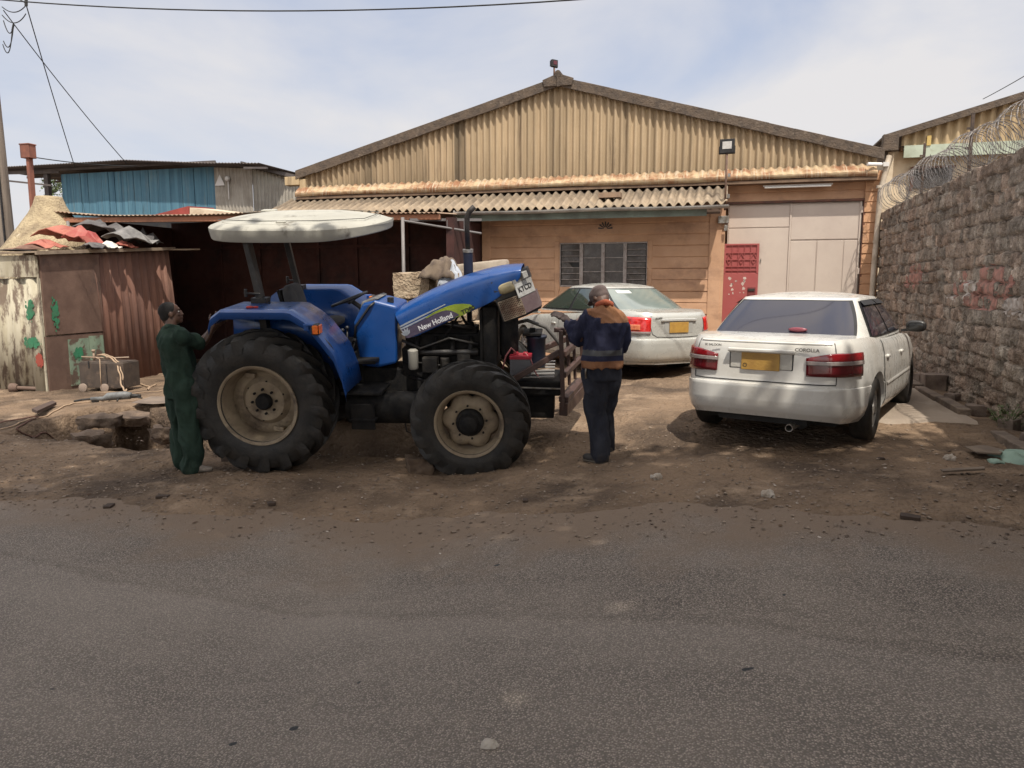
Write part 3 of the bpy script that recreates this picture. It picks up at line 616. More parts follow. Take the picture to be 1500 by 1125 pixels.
# cctv camera under the right eave
t = thing('security_camera', 'white security camera under the right eave of the warehouse', 'camera', (2.86, YF - .25, 3.78))
B().tube([(-.02, 0, 0), (-.28, -.1, .0)], .035, 10).build('camera_body', M('white_plastic', (.75, .74, .72), rough=.35), t, smooth=True, autos=40)
B().box((.06, .02, .0), (.1, .08, .08)).tube([(0, 0, 0), (.08, .05, .02)], .018, 8).build('mount', M('white_plastic2', (.6, .58, .55), rough=.4), t)
# =================================================================== NEIGHBOUR BUILDING (right, behind wall)
nb = thing('neighbour_building', 'cream neighbouring building with corrugated gable and green fascia behind the stone wall', 'building', (3.2, 18, 0))
def Wn(b_): b_.m = Matrix.Translation((-3.2, -18, 0)); return b_
b = Wn(B()); b.bx(3.4, 12, 18.15, 18.4, -.3, 4.35); b.bx(3.25, 3.42, 17.95, 40, -.3, 4.5); b.build('wall', M('cream_wall', (.60, .50, .36), (.5, .4, .28), rough=.9), nb)
b = Wn(B()); b.bx(3.6, 12, 17.9, 17.97, 4.17, 4.42); b.build('fascia', M('pale_green_paint', (.44, .50, .40), (.32, .35, .27), (.25, .2, .14), rough=.8, ns=3, mix3=(.6, .7)), nb)
b = Wn(B()); b.bx(3.55, 12, 17.98, 18.14, 4.33, 4.40); b.build('soffit', M('soffit_brown', (.2, .12, .07), rough=.9), nb)
b = Wn(B()); rows = []
rz2 = lambda x: 4.62 + (x - 3.3) * .283
for i in range(500):
    x = 3.55 + i * .016; rows.append([b.v((x, 17.96 - .04 * math.cos(x / .2 * 6.283), 4.42)), b.v((x, 17.96 - .04 * math.cos(x / .2 * 6.283), max(4.44, rz2(x) - .05)))])
for i in range(499): b.f([rows[i][0], rows[i + 1][0], rows[i + 1][1], rows[i][1]])
b.build('gable_cladding', cream, nb, smooth=True)
b = Wn(B()); b.prism([(3.2, rz2(3.2) - .08), (12, rz2(12) - .08), (12, rz2(12) + .06), (3.2, rz2(3.2) + .06)], 17.80, 17.86, lambda a, c, q: (a, q, c)); b.prism([(3.2, rz2(3.2) + .03), (12, rz2(12) + .03), (12, rz2(12) + .07), (3.2, rz2(3.2) + .07)], 17.87, 40, lambda a, c, q: (a, q, c)); b.build('roof', mossy, nb)
b = Wn(B()); b.bx(3.15, 3.45, 17.7, 17.9, 4.3, 4.64); b.prism([(3.0, 4.05), (3.25, 4.05), (3.35, 4.6), (3.2, 4.6)], 17.86, 17.92, lambda a, c, q: (a, q, c)); b.build('eave_bracket', mossy, nb, bevel=.01)
b = Wn(B()); b.bx(3.85, 4.6, 18.10, 18.15, 3.55, 3.95); wfo = b.build('window', M('dark_window', (.04, .035, .03), rough=.3), nb)
b = Wn(B()); b.bx(3.80, 4.65, 18.06, 18.14, 3.96, 4.0); b.bx(3.80, 3.85, 18.06, 18.14, 3.5, 3.96); b.build('frame', M('brown_frame', (.12, .06, .04), rough=.8), wfo)
b = Wn(B()); b.bx(4.02, 4.10, 17.88, 17.9, 4.40, 4.60); b.build('hanging_tag', M('yellow_tag', (.5, .36, .12), rough=.8), nb)
# =================================================================== WORKSHOP SHED (dark, left-centre)
sh = thing('workshop_shed', 'open-fronted dark workshop shed with a brown front beam behind the tractor', 'shed', (-9, 13.5, 0))
def Ws(b_): b_.m = Matrix.Translation((9, -13.5, 0)); return b_
bl = on(60, 323, Z=2.8); br = on(645, 318, Z=2.8)
beamm = M('brown_beam_paint', (.34, .15, .085), (.24, .11, .065), rough=.8, ns=2.5)
b = Ws(B()); b.bar(bl, br, .12, .10)
b.build('front_beam', beamm, sh, bevel=.006)
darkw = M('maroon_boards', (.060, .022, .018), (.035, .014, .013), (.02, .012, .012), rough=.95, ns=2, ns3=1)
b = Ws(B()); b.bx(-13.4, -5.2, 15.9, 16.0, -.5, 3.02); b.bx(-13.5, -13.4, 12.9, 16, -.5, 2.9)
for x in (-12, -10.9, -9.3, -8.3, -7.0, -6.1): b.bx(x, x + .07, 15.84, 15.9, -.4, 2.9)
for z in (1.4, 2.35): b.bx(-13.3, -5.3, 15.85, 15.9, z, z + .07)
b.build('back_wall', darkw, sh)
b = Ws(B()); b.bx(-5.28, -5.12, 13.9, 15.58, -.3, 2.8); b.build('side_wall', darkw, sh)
ironm = M('rusty_iron_roof', (.24, .15, .10), (.34, .28, .21), (.16, .075, .045), rough=.85, ns=3, ns3=2)
b = Ws(B())
def sroof(u, v):
    x = bl.x + (-5.35 - bl.x) * u; yf = bl.y + (br.y - bl.y) * u - .12; y = yf + (15.95 - yf) * v
    sag = .10 * math.exp(-((u - .02) / .10) ** 2) + .06 * math.exp(-((u - .62) / .12) ** 2)
    return (x, y, 2.875 + .15 * v + sag * (1 - v * .6) + .012 * math.cos(x / .09 * 6.283))
b.grid(sroof, 620, 3); b.build('roof', ironm, sh, smooth=True, solid=.004)
for px in (100, 590):
    p = on(px, 330, Y=13.45 if px > 300 else 12.35); b = Ws(B()); b.tube([(p.x, p.y, -.4), (p.x, p.y, 2.78)], .035, 8); b.build('post', M('pale_steel_post', (.17, .155, .15), rough=.6), sh, smooth=True)
p = on(590, 330, Y=13.45); q = on(705, 342, Y=14.2); b = Ws(B()); b.tube([(p.x, p.y, 2.72), (q.x, q.y, q.z)], .022, 8)
for px_, pya, pyb in ((620, 322, 330), (655, 322, 335), (680, 322, 337)):
    a = on(px_, pya, Y=13.9); c = on(px_, pyb, Y=13.9); b.tube([a, c], .012, 6)
a = on(600, 322, Y=13.6); c = on(705, 322, Y=14.4); b.bar(a, c, .06, .05); b.build('roof_strut', M('galvanised_strut', (.13, .12, .12), rough=.6), sh)
# =================================================================== BLUE SHACK above
bs = thing('timber_shack', 'blue plank upper storey shack with a low iron roof behind the workshop', 'shack', (-16, 18, 0))
def Wb(b_): b_.m = Matrix.Translation((16, -18, 0)); return b_
bluep = M('faded_blue_planks', (.085, .20, .27), (.045, .12, .18), (.16, .20, .20), rough=.8, ns=1.0, ns3=1.2, stretch=(7, 1, .25), stretch3=(8, 1, .5), mix3=(.55, .75), bump=.3)
b = Wb(B()); x = -18.95
while x < -13.66:
    w_ = random.uniform(.20, .30) if x < -15.8 else random.uniform(.38, .46); x2 = min(x + w_, -13.64)
    b.bx(x + .006, x2 - .006, 18 - random.uniform(0, .02), 18.06, 3.42, 4.72); x += w_
b.build('plank_wall', bluep, bs, bevel=.004)
b = Wb(B()); b.bx(-18.95, -13.64, 18.07, 18.12, 2.8, 4.7); b.bx(-18.97, -18.9, 18.1, 24, 2.8, 4.7); b.bx(-18.4, -16.0, 17.975, 17.99, 3.36, 3.385); b.bx(-17.3, -17.28, 17.975, 17.99, 3.0, 3.36); b.build('backing', black, bs)
greyc = M('grey_corrugated_iron', (.36, .33, .28), (.26, .23, .19), (.45, .42, .37), rough=.6, ns=2, ns3=3, stretch3=(4, 4, .4), metal=.15)
b = Wb(B()); rows = []
P0 = Vector((-13.64, 18, 0)); P1 = Vector((-12.45, 18.0, 0)); P2 = Vector((-10.9, 21.5, 0))
for A_, Bb, za, zb in ((P0, P1, 4.70, 4.62), (P1, P2, 4.62, 4.25)):
    L_ = (Bb - A_).length; n = int(L_ / .02); nrm = (Bb - A_).normalized().cross(Vector((0, 0, 1))); rr = []
    for i in range(n + 1):
        p = A_ + (Bb - A_) * (i / n) + nrm * (.018 * math.cos(i * .02 / .11 * 6.283)); zt = za + (zb - za) * i / n; rr.append([b.v((p.x, p.y, 2.9)), b.v((p.x, p.y, zt))])
    for i in range(n): b.f([rr[i][0], rr[i + 1][0], rr[i + 1][1], rr[i][1]])
b.build('iron_wall', greyc, bs, smooth=True)
darkroof = M('dark_iron_roof', (.07, .06, .06), (.12, .10, .09), rough=.7, ns=3)
b = Wb(B())
def broof(u, v):
    x = -21.3 + 9.4 * u; z = float(np.interp(x, [-21.3, -18.5, -16.2, -13.6, -11.9], [4.92, 4.92, 4.93, 4.74, 4.66])); y = 17.5 + v * 5; return (x, y, z - .09 * v * 0 + .014 * math.cos(x / .1 * 6.283))
b.grid(broof, 560, 1); b.build('roof', darkroof, bs, smooth=True, solid=.012)
b = Wb(B()); b.bar((-12.5, 17.6, 4.70), (-10.7, 21.6, 4.25), .06, .10); b.bar((-12.3, 17.45, 4.55), (-11.6, 17.45, 4.52), .06, .05)
b.bar((-21.2, 17.7, 4.80), (-18.9, 17.9, 4.78), .05, .09); b.bar((-21.2, 17.6, 4.62), (-18.9, 17.6, 4.35), .05, .05); b.bx(-19.5, -19.35, 17.9, 18.02, 2.6, 4.8); b.bx(-21.3, -21.2, 17.7, 17.8, 2.6, 4.85); b.build('roof_timber', darkroof, bs)
b = Wb(B()); 
for k in range(5): b.bx(-21.2, -13.5, 17.85 + k, 17.9 + k, 4.80, 4.86)
b.build('purlins', darkroof, bs)
b = Wb(B()); b.poly([(-13.62, 17.96, 4.2), (-13.3, 17.96, 4.2), (-13.45, 17.96, 4.5)]); 
p = on(334, 262, Y=17.95); b.tube([(p.x, p.y, p.z - .55), (p.x, p.y, p.z)], .015, 6); b.ball((p.x, p.y - .03, p.z), .07, 10, 6); b.build('vent_pipe', M('white_pipe', (.6, .58, .55), rough=.5), bs)
# low red and cream sheets on the shed roof in front of the blue planks
for nm, pts_, mt, lb in (('roofing_sheet', ((228, 314), (275, 302), (278, 318), (240, 319)), M('red_sheet', (.30, .05, .04), (.2, .04, .03), rough=.7), 'dark red metal sheet lying on the workshop roof'),
                         ('roofing_sheet', ((278, 304), (345, 312), (345, 320), (278, 318)), M('cream_sheet', (.55, .47, .36), (.4, .32, .23), rough=.8), 'cream painted sheet lying on the workshop roof beside the red one')):
    q = [on(px, py, Y=14.4) for px, py in pts_]; b = B(); A_ = [b.v(p) for p in q]; C_ = [b.v(p + Vector((0, .9, .05))) for p in q]
    for i in range(4): b.f([A_[i], A_[(i + 1) % 4], C_[(i + 1) % 4], C_[i]])
    b.f(A_[::-1]); b.f(C_); tag(b.build(nm, mt), lb, 'metal sheet', 'loose sheets on the workshop roof')
# =================================================================== RUSTY KIOSK (left)
kz0 = -.42; KX, KY0, KY1 = -11.27, 10.11, 13.1
ks = thing('iron_kiosk', 'rusty corrugated iron kiosk with a peeling cream and green front', 'kiosk', (KX, KY0, kz0))
def Wk(b_): b_.m = Matrix.Translation((-KX, -KY0, -kz0)); return b_
rustm = M('rusted_red_iron', (.175, .085, .058), (.11, .056, .042), (.25, .15, .11), rough=.85, ns=1.3, ns3=1.6, stretch=(1, 4, .4), stretch3=(1, 4, .5), bump=.3, bs=25)
b = Wk(B()); rows = []; n = 300; ys0 = 11.35
for i in range(n + 1):
    y = ys0 + (KY1 + .25 - ys0) * i / n; ph = (y - ys0) / .185 * 6.283; wv = .022 * max(-.4, math.cos(ph)); zt = 2.02 + .07 * (y - KY0)
    rows.append([b.v((KX + .02 + wv + .02 * math.sin(y * 3), y, kz0 - .05)), b.v((KX + .02 + wv + .02 * math.sin(y * 3) - .01, y - .03, .9)), b.v((KX + wv, y - .12, zt))])
for i in range(n):
    for j in range(2): b.f([rows[i][j], rows[i + 1][j], rows[i + 1][j + 1], rows[i][j + 1]])
b.build('corrugated_side', rustm, ks, smooth=True, solid=.004)
flatm = M('rusty_flat_sheet', (.115, .068, .05), (.17, .105, .078), (.07, .045, .038), rough=.8, ns=2.5, ns3=1.5)
b = Wk(B()); b.bx(KX - .02, KX + .03, KY0 + .01, 11.37, .62, 2.05); b.bx(KX - .03, KX + .02, KY0, 11.36, kz0, .60); b.build('side_sheet', flatm, ks, bevel=.004)
greenm = M('peeling_green_paint', (.23, .30, .215), (.15, .20, .145), (.11, .075, .055), rough=.8, ns=4, ns3=3, mix3=(.5, .56))
b = Wk(B()); b.bx(KX + .022, KX + .034, 10.55, 11.0, kz0 + .1, .52); b.bx(KX + .022, KX + .034, 11.01, 11.34, kz0 + .15, .55); b.build('green_panel', greenm, ks)
creamp = M('peeling_cream_iron', (.47, .43, .33), (.36, .32, .23), (.13, .095, .07), rough=.85, ns=2, ns3=2.0, stretch=(3, 1, .5), stretch3=(2, 1, .7), mix3=(.48, .56), bump=.3)
b = Wk(B()); rows = []
for i in range(161):
    x = KX - 1.75 + 1.75 * i / 160; wv = .022 * math.copysign(abs(math.cos((x - KX) / .19 * 3.14159)) ** .4, math.cos((x - KX) / .19 * 3.14159)); rows.append([b.v((x, KY0 - .01 + wv, kz0 - .05)), b.v((x, KY0 - .02 + wv, 1.6))])
for i in range(160): b.f([rows[i][0], rows[i + 1][0], rows[i + 1][1], rows[i][1]])
b.build('front_sheets', creamp, ks, smooth=True, solid=.004)
b = Wk(B()); b.bx(KX - 1.75, KX - .01, KY0 - .06, KY0 - .03, 1.62, 1.99); b.bx(KX - .03, KX + .0, KY0 - .04, KY0 - .01, kz0, 1.98); b.build('top_board', creamp, ks, bevel=.004)
spray = M('sprayed_green', (.035, .20, .10), (.05, .15, .08), rough=.7); sprayr = M('sprayed_red', (.30, .06, .04), rough=.7)
def sprayed(mt, ax, cx, cz, w_, h_, seed):
    r_ = random.Random(seed); b = Wk(B())
    for q in range(26):
        a_, d_ = r_.uniform(0, 6.3), r_.random() ** .7; x, z = cx + w_ * d_ * math.cos(a_), cz + h_ * d_ * math.sin(a_); s_ = r_.uniform(.02, .06) * (1.3 - d_)
        ps = [(x + s_ * r_.uniform(.6, 1.3) * math.cos(k * .9), z + s_ * 1.5 * r_.uniform(.6, 1.4) * math.sin(k * .9)) for k in range(7)]
        yy = KY0 - .048 - q * .0003 - (.014 if cz > 1.6 else 0)
        b.poly([(x_, yy, z_) if ax == 'f' else (KX + .037 + q * .0003, x_, z_) for x_, z_ in ps])
    b.build('spray_paint', mt, ks)
sprayed(spray, 'f', KX - .22, 1.05, .10, .22, 1); sprayed(spray, 'f', KX - .26, .50, .24, .09, 2); sprayed(spray, 's', 10.32, 1.0, .07, .35, 3); sprayed(spray, 's', 10.75, .25, .12, .12, 5); sprayed(sprayr, 'f', KX - .10, .18, .08, .12, 4)
b = Wk(B()); b.prism([(KX - 1.9, 2.0), (KX + .1, 2.03), (KX + .1, 2.06), (KX - 1.9, 2.03)], 0, 1, lambda a, c, h_: (a, KY0 - .12 + h_ * 3.35, c + h_ * .22)); b.bar((KX + .06, 13.2, 2.22), (KX + .5, 13.6, 2.24), .06, .03); b.bar((KX + .09, KY0 - .12, 2.02), (KX + .09, 13.25, 2.24), .04, .05); b.build('roof', M('warped_board', (.30, .235, .17), (.2, .15, .11), rough=.9, ns=4), ks)
b = Wk(B()); b.bx(KX - 1.75, KX - .05, KY1, KY1 + .05, kz0, 2.1); b.build('back_sheet', flatm, ks)
# scrap on its roof
def roof_z(y): return 2.06 + (y - KY0 + .12) / 3.35 * .22
sc_cols = {'red': M('scrap_red_panel', (.28, .035, .03), (.33, .11, .08), (.12, .05, .04), rough=.6, ns=4), 'pink': M('scrap_faded_red', (.38, .13, .09), (.28, .075, .055), rough=.7), 'dark': M('scrap_dark_sheet', (.06, .055, .055), (.12, .11, .105), rough=.7), 'grey': M('scrap_grey_sheet', (.22, .21, .20), (.12, .115, .11), rough=.6, metal=.2), 'rust': M('scrap_rust', (.13, .065, .045), (.22, .13, .09), rough=.85), 'pale': M('scrap_pale', (.6, .56, .5), rough=.7)}
def crumple(name, px, py, Y, w_, h_, d_, col, label, seed):
    r_ = random.Random(seed); p = on(px, py, Y=Y); b = B(); N = 5
    ph = [[r_.uniform(-.5, .5) for _ in range(N + 1)] for _ in range(N + 1)]
    def fn(u, v):
        i, j = round(u * N), round(v * N); return (p.x + (u - .5) * w_ + ph[i][j] * w_ * .12, p.y + (v - .5) * d_, max(roof_z(p.y) + .01, p.z + h_ * (.5 - abs(u - .45) * 1.1 + ph[j][i] * .45) * (.45 + .55 * math.sin(v * 3.0)) ))
    b.grid(fn, N, N); o = b.build(name, sc_cols[col], solid=.012); return tag(o, label, 'scrap metal', 'scrap heaped on the kiosk roof')
crumple('scrap_panel', 95, 345, 11.6, .85, .45, .7, 'pink', 'faded red folded car panel on the kiosk roof', 1)
crumple('scrap_panel', 122, 352, 11.3, .55, .50, .5, 'red', 'bright red bent metal box on the kiosk roof', 2)
crumple('scrap_panel', 66, 362, 11.0, .55, .28, .5, 'pink', 'small crumpled pink panel near the cone on the kiosk roof', 3)
crumple('scrap_panel', 48, 368, 10.8, .75, .22, .5, 'rust', 'dark rusty sheet at the front corner of the kiosk roof', 4)
crumple('scrap_panel', 150, 338, 12.3, 1.1, .42, .7, 'dark', 'long dark bent sheet behind the red scrap on the kiosk roof', 5)
crumple('scrap_panel', 190, 350, 12.2, .75, .45, .7, 'grey', 'grey crumpled sheet at the far end of the kiosk roof', 6)
crumple('scrap_panel', 212, 352, 12.8, .55, .42, .5, 'dark', 'dark domed scrap at the far end of the kiosk roof', 7)
crumple('scrap_panel', 140, 362, 11.2, .35, .22, .35, 'dark', 'black box-like scrap in the middle of the kiosk roof', 8)
crumple('scrap_panel', 160, 362, 11.6, .30, .22, .3, 'pale', 'white glinting scrap piece in the middle of the kiosk roof', 9)
crumple('scrap_panel', 182, 361, 12.0, .40, .20, .3, 'pink', 'orange red lamp-like scrap on the edge of the kiosk roof', 10)
crumple('scrap_panel', 22, 372, 10.5, .6, .14, .5, 'dark', 'flat dark scrap at the left front of the kiosk roof', 11)
# big plastered cone
ct = on(56, 289, Y=12.2)
b = B(); rr = [(-.42, 1.05), (1.2, 1.05), (2.05, 1.02), (2.2, .93), (2.45, .74), (2.75, .53), (2.95, .39), (3.12, .30), (3.27, .25), (3.29, .24), (3.29, .20), (3.15, .2)]
prof = [(z, r_) for z, r_ in rr]; b.lathe(prof, 40, 'Z')
tag(b.build('plaster_cone', M('lichened_plaster', (.40, .32, .20), (.20, .15, .095), (.50, .43, .31), rough=.95, ns=3, ns3=2.5, mix3=(.60, .64), bump=1.0, bs=25, bd=.04), smooth=True), 'large yellowish plaster cone with a cut off top behind the kiosk', 'cone')
co_ = bpy.data.objects['plaster_cone']; co_.location = (ct.x - .0, 12.2 + .25, 0)
# rusty red steel post with a box head
q0 = on(47, 300, Y=14.0); q1 = on(43, 232, Y=14.0); t = thing('steel_post', 'red brown steel post with a square box head rising behind the cone', 'post', (q0.x, 14.0, 0))
rp = M('red_oxide', (.26, .10, .065), (.17, .07, .05), rough=.75)
B().bar((0, 0, 0), (q1.x - q0.x, 0, q1.z), .115, .08).build('post', rp, t); B().box((q1.x - q0.x - .02, 0, q1.z + .15), (.26, .2, .30)).box((q1.x - q0.x - .02, 0, q1.z + .31), (.29, .22, .03)).build('box_head', rp, t, bevel=.01)
# =================================================================== UTILITY POLE + WIRES
up = thing('utility_pole', 'weathered wooden utility pole behind the kiosk at the left edge with looped cables', 'utility pole', (on(-9, 160, Y=13).x, 13, -.42))
B().tube([(-.08, 0, 0), (.03, 0, 2.4), (-.03, 0, 6.9), (-.05, 0, 9.5)], .15, 16, radii=[.19, .17, .14, .12]).build('pole_shaft', M('grey_timber_pole', (.23, .19, .155), (.13, .105, .085), rough=.95, ns=2, stretch=(6, 6, .3), bump=.6), up, smooth=True)
B().bar((.17, -.14, 0), (.09, -.14, 9.3), .03).build('conduit', black, up)
cab = M('black_cable', (.02, .02, .02), rough=.7)
def hang(p, q, sag, n=16): p, q = Vector(p), Vector(q); return [p.lerp(q, i / n) - Vector((0, 0, sag * 4 * (i / n) * (1 - i / n))) for i in range(n + 1)]
b = B(); off = Vector((-on(-9, 160, Y=13).x, -13, .42)); top = on(38, 5, Y=12.9) + off
for s_, (a, c) in enumerate((((3, 10), (38, 8)), ((3, 22), (38, 20)), ((5, 30), (20, 35)), ((5, 60), (20, 35)), ((4, 65), (18, 40)))):
    A_, C_ = on(*a, Y=12.9) + off, on(*c, Y=12.9) + off; b.tube(hang(A_, C_, .12 + .05 * s_, 12), .010, 6)
b.tube([top + Vector((0, 0, -.05)), top + Vector((.02, 0, .12))], .03, 8); b.tube([on(20, 35, Y=12.9) + off, on(18, 45, Y=12.9) + off], .02, 6); b.tube([top, top + Vector((-.5, .05, .3))], .012, 6)
b.build('cable_loops', cab, up)
def wire(label, p, q, sag, r=.011): return tag(B().tube(hang(p, q, sag, 24), r, 6).build('overhead_wire', cab, smooth=True), label, 'wire', 'overhead wires')
wire('thin wire from the pole top down to the left part of the blue shack roof', on(38, 6, Y=12.9), on(110, 246, Y=17.6), .05)
wire('thin wire from the pole down to the middle of the blue shack roof', on(5, 15, Y=12.9), on(186, 240, Y=17.6), .08)
wire('horizontal wire crossing the sky at the top left', on(-60, -6, Y=9), on(1250, -40, Y=9.5), .30, .009)
wire('sagging wire from the steel post box to the blue shack roof', on(54, 231, Y=14), on(200, 243, Y=17.5), .05, .012)
wire('thin wire in the sky at the top right corner', on(1440, 145, Y=17), on(1560, 75, Y=12), .02, .007)
# =================================================================== TRACTOR
T_YAW, T_ROLL = R(11), R(7); TO = Vector((-4.58, 7.30, -.345))
_TM = Matrix.Rotation(T_YAW, 3, 'Z') @ Matrix.Rotation(T_ROLL, 3, 'X')
tr = thing('tractor', 'blue farm tractor with raised bonnet, grey canopy and big muddy wheels parked on the verge', 'tractor', TO, rot=_TM.to_euler())
def tl(px, py, y):
    d = _TM.inverted() @ (_F + _R * ((px - 750) / F_PX) - _U * ((py - 562.5) / F_PX)); c = _TM.inverted() @ (_C - TO); t = (y - c.y) / d.y
    p = c + d * t; return (p.x, p.z)
tblue = M('tractor_blue', (.006, .058, .235), (.006, .048, .195), (.035, .055, .12), rough=.36, ns=2, ns3=3, mix3=(.62, .9), bump=.03, coat=.3, spec=.5)
tan = M('dirty_cream_rim', (.27, .215, .145), (.19, .145, .10), (.07, .05, .036), rough=.75, ns=5, ns3=4, mix3=(.52, .7), bump=.3)
grime = M('grimy_black', (.008, .008, .009), (.020, .018, .016), rough=.7, ns=12, bump=.3, spec=.2)
def tyre(R_, w_, rr, nl, lugh, ang, name='tyre', parent=None, loc=None, flip=False):
    b = B(); h = w_ / 2; Rc = R_ - lugh
    prof = [(-h * .80, rr - .01), (-h * .86, rr + .02), (-h * .98, rr + (Rc - rr) * .30), (-h * 1.0, rr + (Rc - rr) * .55), (-h * .95, Rc - .055), (-h * .82, Rc - .012), (-h * .5, Rc + .0), (0, Rc + .006)]
    prof = prof + [(-a, r_) for a, r_ in prof[-2::-1]]; b.lathe(prof, 72, 'Y')
    for side in (-1, 1):
        for k in range(nl):
            a0 = 2 * math.pi * (k + (.5 if side > 0 else 0)) / nl; secs = []
            for s_, yy, ro, ri, lw in ((0, -.04, R_ - .003, Rc - .02, .030), (.3, .28, R_, Rc - .02, .032), (.62, .62, R_ - .004, Rc - .02, .036), (.88, .90, R_ - .022, Rc - .05, .045), (1.0, 1.02, R_ - .055, Rc - .08, .050), (1.04, 1.03, R_ - .12, Rc - .13, .045)):
                a = a0 + ang * s_ * 1.0; y = side * h * yy; da = lw / R_ * .9; da2 = da * 1.45
                secs.append([b.v((ri * math.cos(a - da2), y, ri * math.sin(a - da2))), b.v((ro * math.cos(a - da), y, ro * math.sin(a - da))), b.v((ro * math.cos(a + da), y, ro * math.sin(a + da))), b.v((ri * math.cos(a + da2), y, ri * math.sin(a + da2)))])
            for i in range(len(secs) - 1):
                for j in range(4): b.f([secs[i][j], secs[i][(j + 1) % 4], secs[i + 1][(j + 1) % 4], secs[i + 1][j]])
            b.f(secs[0]); b.f(secs[-1])
    return b.build(name, rubber, parent, smooth=True, autos=35)
def t_wheel(x, y, z, front, far, phase=0.):
    wroot = bpy.data.objects.new('wheel', None); COL.objects.link(wroot); wroot.parent = tr; wroot.location = (x, y, z); wroot.rotation_euler = (0, R(phase), math.pi if far else 0); wroot.empty_display_size = .1
    if not front:
        tyre(.73, .43, .385, 17, .060, .46, parent=wroot)
        b = B(); b.lathe([(-.195, .375), (-.20, .405), (-.185, .405), (-.165, .378), (-.10, .362), (-.02, .350), (.04, .345), (.19, .375), (.20, .405)], 64, 'Y')
        b.lathe([(.035, .35), (.045, .25), (-.01, .20), (-.012, .05)], 64, 'Y'); rm = b.build('rim', tan, wroot, smooth=True, autos=30, solid=.006)
        b = B(); b.lathe([(-.012, .085), (-.06, .08), (-.075, .065), (-.075, .001)], 28, 'Y'); b.build('hub', grime, wroot, smooth=True, autos=40)
        b = B()
        for k in range(8): a = k * math.pi / 4 + .2; b.lathe([(-.015, .013), (-.04, .013), (-.04, .001)], 6, 'Y', (.125 * math.cos(a), 0, .125 * math.sin(a)))
        for k in range(6): a = k * math.pi / 3 + .5; b.lathe([(.0, .011), (-.012, .011), (-.012, .001)], 8, 'Y', (.205 * math.cos(a), .0, .205 * math.sin(a)))
        b.build('wheel_nuts', grime, wroot)
        b = B(); b.box((.17, -.03, -.26), (.11, .05, .05)); b.box((-.16, -.0, .25), (.10, .06, .05)); b.build('rim_bracket', tan, wroot, bevel=.01)
    else:
        tyre(.60, .32, .325, 16, .048, .50, parent=wroot)
        b = B(); b.lathe([(-.145, .315), (-.15, .342), (-.135, .342), (-.12, .318), (-.07, .295), (.0, .285), (.13, .315), (.15, .342)], 56, 'Y'); rm = b.build('rim', tan, wroot, smooth=True, autos=30, solid=.006)
        b = B()                                    # lobed dish
        def dish(u, v):
            a = u * 2 * math.pi; lob = .5 + .5 * math.cos(6 * a); r_ = .12 + v * (.125 + .055 * lob ** .6); return (r_ * math.cos(a), -.045 - .02 * math.sin(v * 3.1) + .045 * v ** 3, r_ * math.sin(a))
        b.grid(dish, 96, 6, True); b.build('disc', tan, rm, smooth=True, solid=.008)
        b = B(); b.lathe([(-.04, .14), (-.10, .135), (-.115, .12), (-.12, .10), (-.19, .085), (-.20, .07), (-.20, .001)], 28, 'Y')
        for k in range(8): a = k * math.pi / 4; b.lathe([(-.04, .012), (-.125, .012), (-.125, .001)], 6, 'Y', (.118 * math.cos(a), 0, .118 * math.sin(a)))
        b.build('hub', grime, wroot, smooth=True, autos=40)
        b = B()
        for k in range(8): a = k * math.pi / 4 + .2; b.lathe([(-.05, .011), (-.08, .011), (-.08, .001)], 6, 'Y', (.168 * math.cos(a), 0, .168 * math.sin(a)))
        b.build('wheel_nuts', grime, wroot)
    return wroot
t_wheel(0, -.80, .78, False, False, 8); t_wheel(0, .80, .78, False, True, 23)
t_wheel(2.09, -.80, .61, True, False, 5); t_wheel(2.09, .80, .61, True, True, 17)
# chassis, engine
b = B(); b.lathe([(-.62, .10), (-.35, .14), (-.2, .24), (.2, .24), (.35, .14), (.62, .10)], 20, 'Y', (0, 0, .78)); b.box((.35, 0, .80), (1.0, .38, .50)); b.box((.05, 0, 1.08), (.7, .36, .20)); b.box((1.05, 0, .78), (.5, .34, .42)); b.build('transmission', grime, tr, bevel=.03)
b = B(); b.box((1.75, 0, .92), (.95, .34, .56)); b.box((1.72, 0, 1.27), (.82, .26, .16)); b.box((1.72, 0, .62), (.75, .26, .14)); b.box((1.72, 0, 1.38), (.72, .18, .08))
for k in range(4): b.lathe([(1.42, .045), (1.46, .045), (1.46, .001)], 10, 'Z', (1.48 + k * .17, 0, 0))
for k in range(4): b.tube([(1.45 + k * .19, -.13, 1.32), (1.45 + k * .19, -.20, 1.26), (1.45 + k * .19, -.22, 1.16)], .028, 8)
b.build('engine', grime, tr, bevel=.012)
eng = bpy.data.objects['engine']
b = B(); b.tube([(1.36, -.22, 1.17), (2.1, -.22, 1.17)], .035, 8); b.tube([(1.3, -.24, 1.30), (1.5, -.26, 1.22), (1.8, -.25, 1.33), (2.1, -.2, 1.25)], .016, 6); b.tube([(1.35, -.2, .9), (1.6, -.27, .85), (1.95, -.2, .95)], .014, 6); b.tube([(1.55, -.2, 1.4), (1.75, -.24, 1.48), (2.05, -.18, 1.42)], .022, 8); b.tube([(1.3, -.2, 1.05), (1.55, -.25, 1.06), (1.9, -.24, 1.0)], .010, 6); b.build('hoses', black, tr, smooth=True)
b = B(); b.lathe([(1.0, .045), (1.02, .055), (1.2, .055), (1.22, .03), (1.22, .001)], 14, 'Z', (1.42, -.28, .0)); b.build('oil_filter', M('pale_filter', (.26, .25, .22), rough=.5), tr, smooth=True, autos=40)
